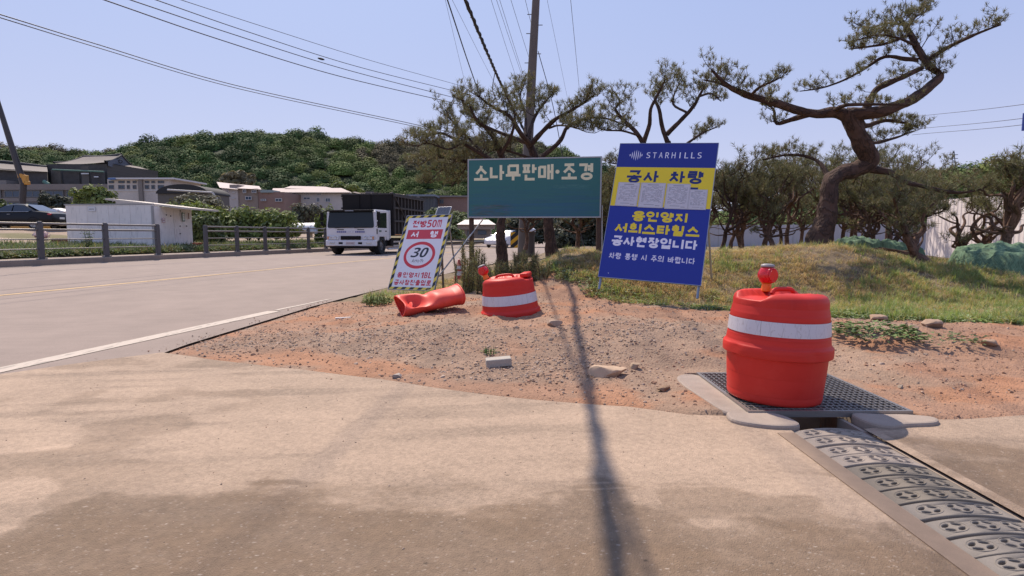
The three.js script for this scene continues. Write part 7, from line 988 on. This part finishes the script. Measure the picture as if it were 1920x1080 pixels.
  lines.forEach(([a, b2, c, d, label, at, r], i) => {
    const h = i < 4 ? 4.6 : 3.9, hh = [h, h, h, h]; const s = attach(at), d4 = P(d[0], d[1], 18.6), far = -s.z; const Ds = [17, 22, 28, 34]; const pts = [a, b2, c, d].map((z, k) => P(z[0], z[1], Ds[k])); const ext = pts[0].clone().add(pts[0].clone().sub(pts[1]).multiplyScalar(1.6)), fin = pts[3].clone().add(pts[3].clone().sub(pts[2]).multiplyScalar(0.8)); const w = cable('overhead_wire', [ext, ...pts, fin], r, label, thinCable, 'wires crossing the sky from the left');
    if (i === 2) { const z = P(602, 110, Ds[2] - 0.5); const sp = single('wire_splice', new THREE.SphereGeometry(1, 12, 8).scale(0.17, 0.05, 0.05), cableMat, 'dark splice sleeve hanging on one sky wire', 'splice'); z.y -= 0.01; sp.position.copy(z); sp.rotation.z = -0.25; }
  });
  [[1728, 217, 1925, 195], [1735, 240, 1925, 221], [1740, 250, 1925, 233]].forEach(([a, b2, c, d], i) => cable('transmission_wire', [P(a - 30, b2 + 3, 120), P(a, b2, 112), P((a + c) / 2, (b2 + d) / 2 + 1, 90), P(c, d, 72), P(c + 200, d - 26, 60)], 0.035, ['highest of the three faint wires right of the big pine', 'middle one of the three faint wires right of the big pine', 'lowest of the three faint wires right of the big pine'][i], thinCable, 'faint transmission wires'));
  { const D2 = 230, o2 = thing('pylon', 'distant lattice transmission pylon above the low hill', 'pylon', V(P(1788, 320, D2).x, P(1788, 335, D2).y, -D2)), L = (px, py, dz = 0) => P(px, py, D2 + dz).sub(o2.position), g = []; for (const s of [-1, 1]) for (const z of [-1, 1]) g.push(rod(L(1788 + s * 5, 335, z), L(1788 + s * 1.2, 284, z * 0.2), 0.12)); for (let k = 0; k < 6; k++) { const y0 = 330 - k * 8, w0 = 5 - k * 0.62; g.push(rod(L(1788 - w0, y0), L(1788 + w0 - 0.6, y0 - 8), 0.07), rod(L(1788 + w0, y0), L(1788 - w0 + 0.6, y0 - 8), 0.07)); } part('lattice', mg(g), thinCable, o2); for (const y of [290, 297, 304]) part('cross_arm', rod(L(1780, y), L(1796, y), 0.12), thinCable, o2); }
}
// ---------------------------------------------------------------- white hoarding, green net, blue sign at the right
{
  const grey = std(lin(0.42, 0.41, 0.44), 0.6), white = std(lin(0.80, 0.73, 0.73), 0.55), postM = std(lin(0.3, 0.3, 0.32), 0.6);
  const fence = (pts, n, h0, y0, m, label) => { const A = pts[0], B = pts[1], o = thing('hoarding', label, 'fence', V(A.x, y0, A.z), 'site hoarding behind the pines'), L = Math.hypot(B.x - A.x, B.z - A.z), an = Math.atan2(-(B.z - A.z), B.x - A.x), w = L / n; const g = (() => { const s = new THREE.Shape(); const k = 6; s.moveTo(-w / 2 + 0.01, 0); for (let i = 0; i < k; i++) { const x0 = -w / 2 + 0.01 + (w - 0.02) * i / k, d = (w - 0.02) / k; s.lineTo(x0 + d * 0.15, 0.01); s.lineTo(x0 + d * 0.5, 0.01); s.lineTo(x0 + d * 0.6, 0); s.lineTo(x0 + d, 0); } s.lineTo(w / 2 - 0.01, -0.012); s.lineTo(-w / 2 + 0.01, -0.012); const e = new THREE.ExtrudeGeometry(s, { depth: h0, bevelEnabled: false }); e.rotateX(-Math.PI / 2); e.scale(1, 1, -1); const at = e.attributes; for (let i = 0; i < at.position.count; i += 3) for (const nm of ['position', 'normal', 'uv']) { const a2 = at[nm], q = a2.itemSize; for (let z = 0; z < q; z++) { const t = a2.array[(i + 1) * q + z]; a2.array[(i + 1) * q + z] = a2.array[(i + 2) * q + z]; a2.array[(i + 2) * q + z] = t; } } e.computeVertexNormals(); return e; })(); const pg = bx(0.06, h0 + 0.1, 0.06, 0, h0 / 2, -0.06); for (let k = 0; k < n; k++) { const t = (k + 0.5) / n, p = part('panel', g, m, o); p.position.set((B.x - A.x) * t, 0, (B.z - A.z) * t); p.rotation.y = an; const q = part('post', pg, postM, o); q.position.set((B.x - A.x) * k / n, 0, (B.z - A.z) * k / n); q.rotation.y = an; } };
  fence([P(1180, 460, 31), P(1752, 460, 25.5)], 12, 1.35, 0.15, grey, 'long grey steel hoarding behind the crowded pine grove');
  fence([V(13.7, 0, -19.2), V(12.7, 0, -12.4)], 6, 2.0, 0.1, white, 'bright white hoarding behind the small forked pines');
  // heaped green debris net
  const heap = (cx, cd, rx, rd, h, seed, label) => { const nu = 90, nv = 60, pos = [], idx = [], uv = []; for (let j = 0; j <= nv; j++) for (let i = 0; i <= nu; i++) { const u = i / nu * 2 - 1, v = j / nv * 2 - 1, rr = Math.hypot(u, v), x = cx + u * rx, D = cd + v * rd; const dome = Math.max(0, 1 - rr * rr); const f = fbm(x * 3 + seed, D * 3, 3, 391), fold = Math.abs(fbm(x * 2.2 + D * 1.2 + seed, D * 4.5 - x, 3, 395) - 0.5) * 2; pos.push(x, height(x, D) - 0.03 + h * Math.pow(dome, 0.6) * (0.72 + 0.5 * f) + (0.20 * (1 - fold) + 0.07 * fbm(x * 11, D * 11, 3, 397)) * ss(0, 0.25, dome), -D); uv.push(x, D); } for (let j = 0; j < nv; j++) for (let i = 0; i < nu; i++) { const a = j * (nu + 1) + i; const u = (i + 0.5) / nu * 2 - 1, v = (j + 0.5) / nv * 2 - 1; if (Math.hypot(u, v) > 1.0 + 0.12 * (noise2(Math.atan2(v, u) * 4 + 9, seed, 3) - 0.5)) continue; idx.push(a, a + 1, a + nu + 1, a + 1, a + nu + 2, a + nu + 1); } const g = new THREE.BufferGeometry(); g.setAttribute('position', new THREE.Float32BufferAttribute(pos, 3)); g.setAttribute('uv', new THREE.Float32BufferAttribute(uv, 2)); g.setIndex(idx); g.computeVertexNormals(); const mesh = tex; return single('debris_net', g, std(lin(0.175, 0.275, 0.17), 0.9, { map: mesh, side: THREE.DoubleSide, bumpMap: grainBump.clone(), bumpScale: 0.02 }), label, 'net', 'green debris nets'); };
  const tex = texFrom(512, 512, (i, j) => { const u = i / 512, v = j / 512, s = 0.35 + 0.8 * fbm(u * 8, v * 8, 5, 401, 8) + 0.45 * (noise2(u * 190 + 30 * v, v * 36, 405) - 0.4) - 0.3 * (noise2(u * 30, v * 150 + 20 * u, 407) - 0.4); return [s * 0.95, s, s * 0.97]; }, true, true);
  heap(8.4, 9.3, 1.25, 0.95, 0.2, 3, 'large crumpled heap of green debris net below the dense pine at the right');
  heap(6.9, 10.9, 0.9, 0.5, 0.10, 9, 'flat strip of green debris net between the leaning pine and the large heap');
  const D = 13, a = P(1915, 213, D), b = P(1995, 246, D), s = thing('blue_sign', 'blue sign panel jutting in beside the dense pine', 'sign', V((a.x + b.x) / 2, height((a.x + b.x) / 2, D), -D)); part('panel', bx(b.x - a.x, a.y - b.y, 0.03, 0, (a.y + b.y) / 2 - s.position.y, 0.05), std(lin(0.03, 0.06, 0.30), 0.5), s); part('post', rod(V(0, -0.2, 0), V(0, a.y - s.position.y, 0), 0.04), galv, s);
}
scene.traverse((o) => { if (o.isMesh) { o.castShadow = o.receiveShadow = true; } });
renderer.render(scene, camera);
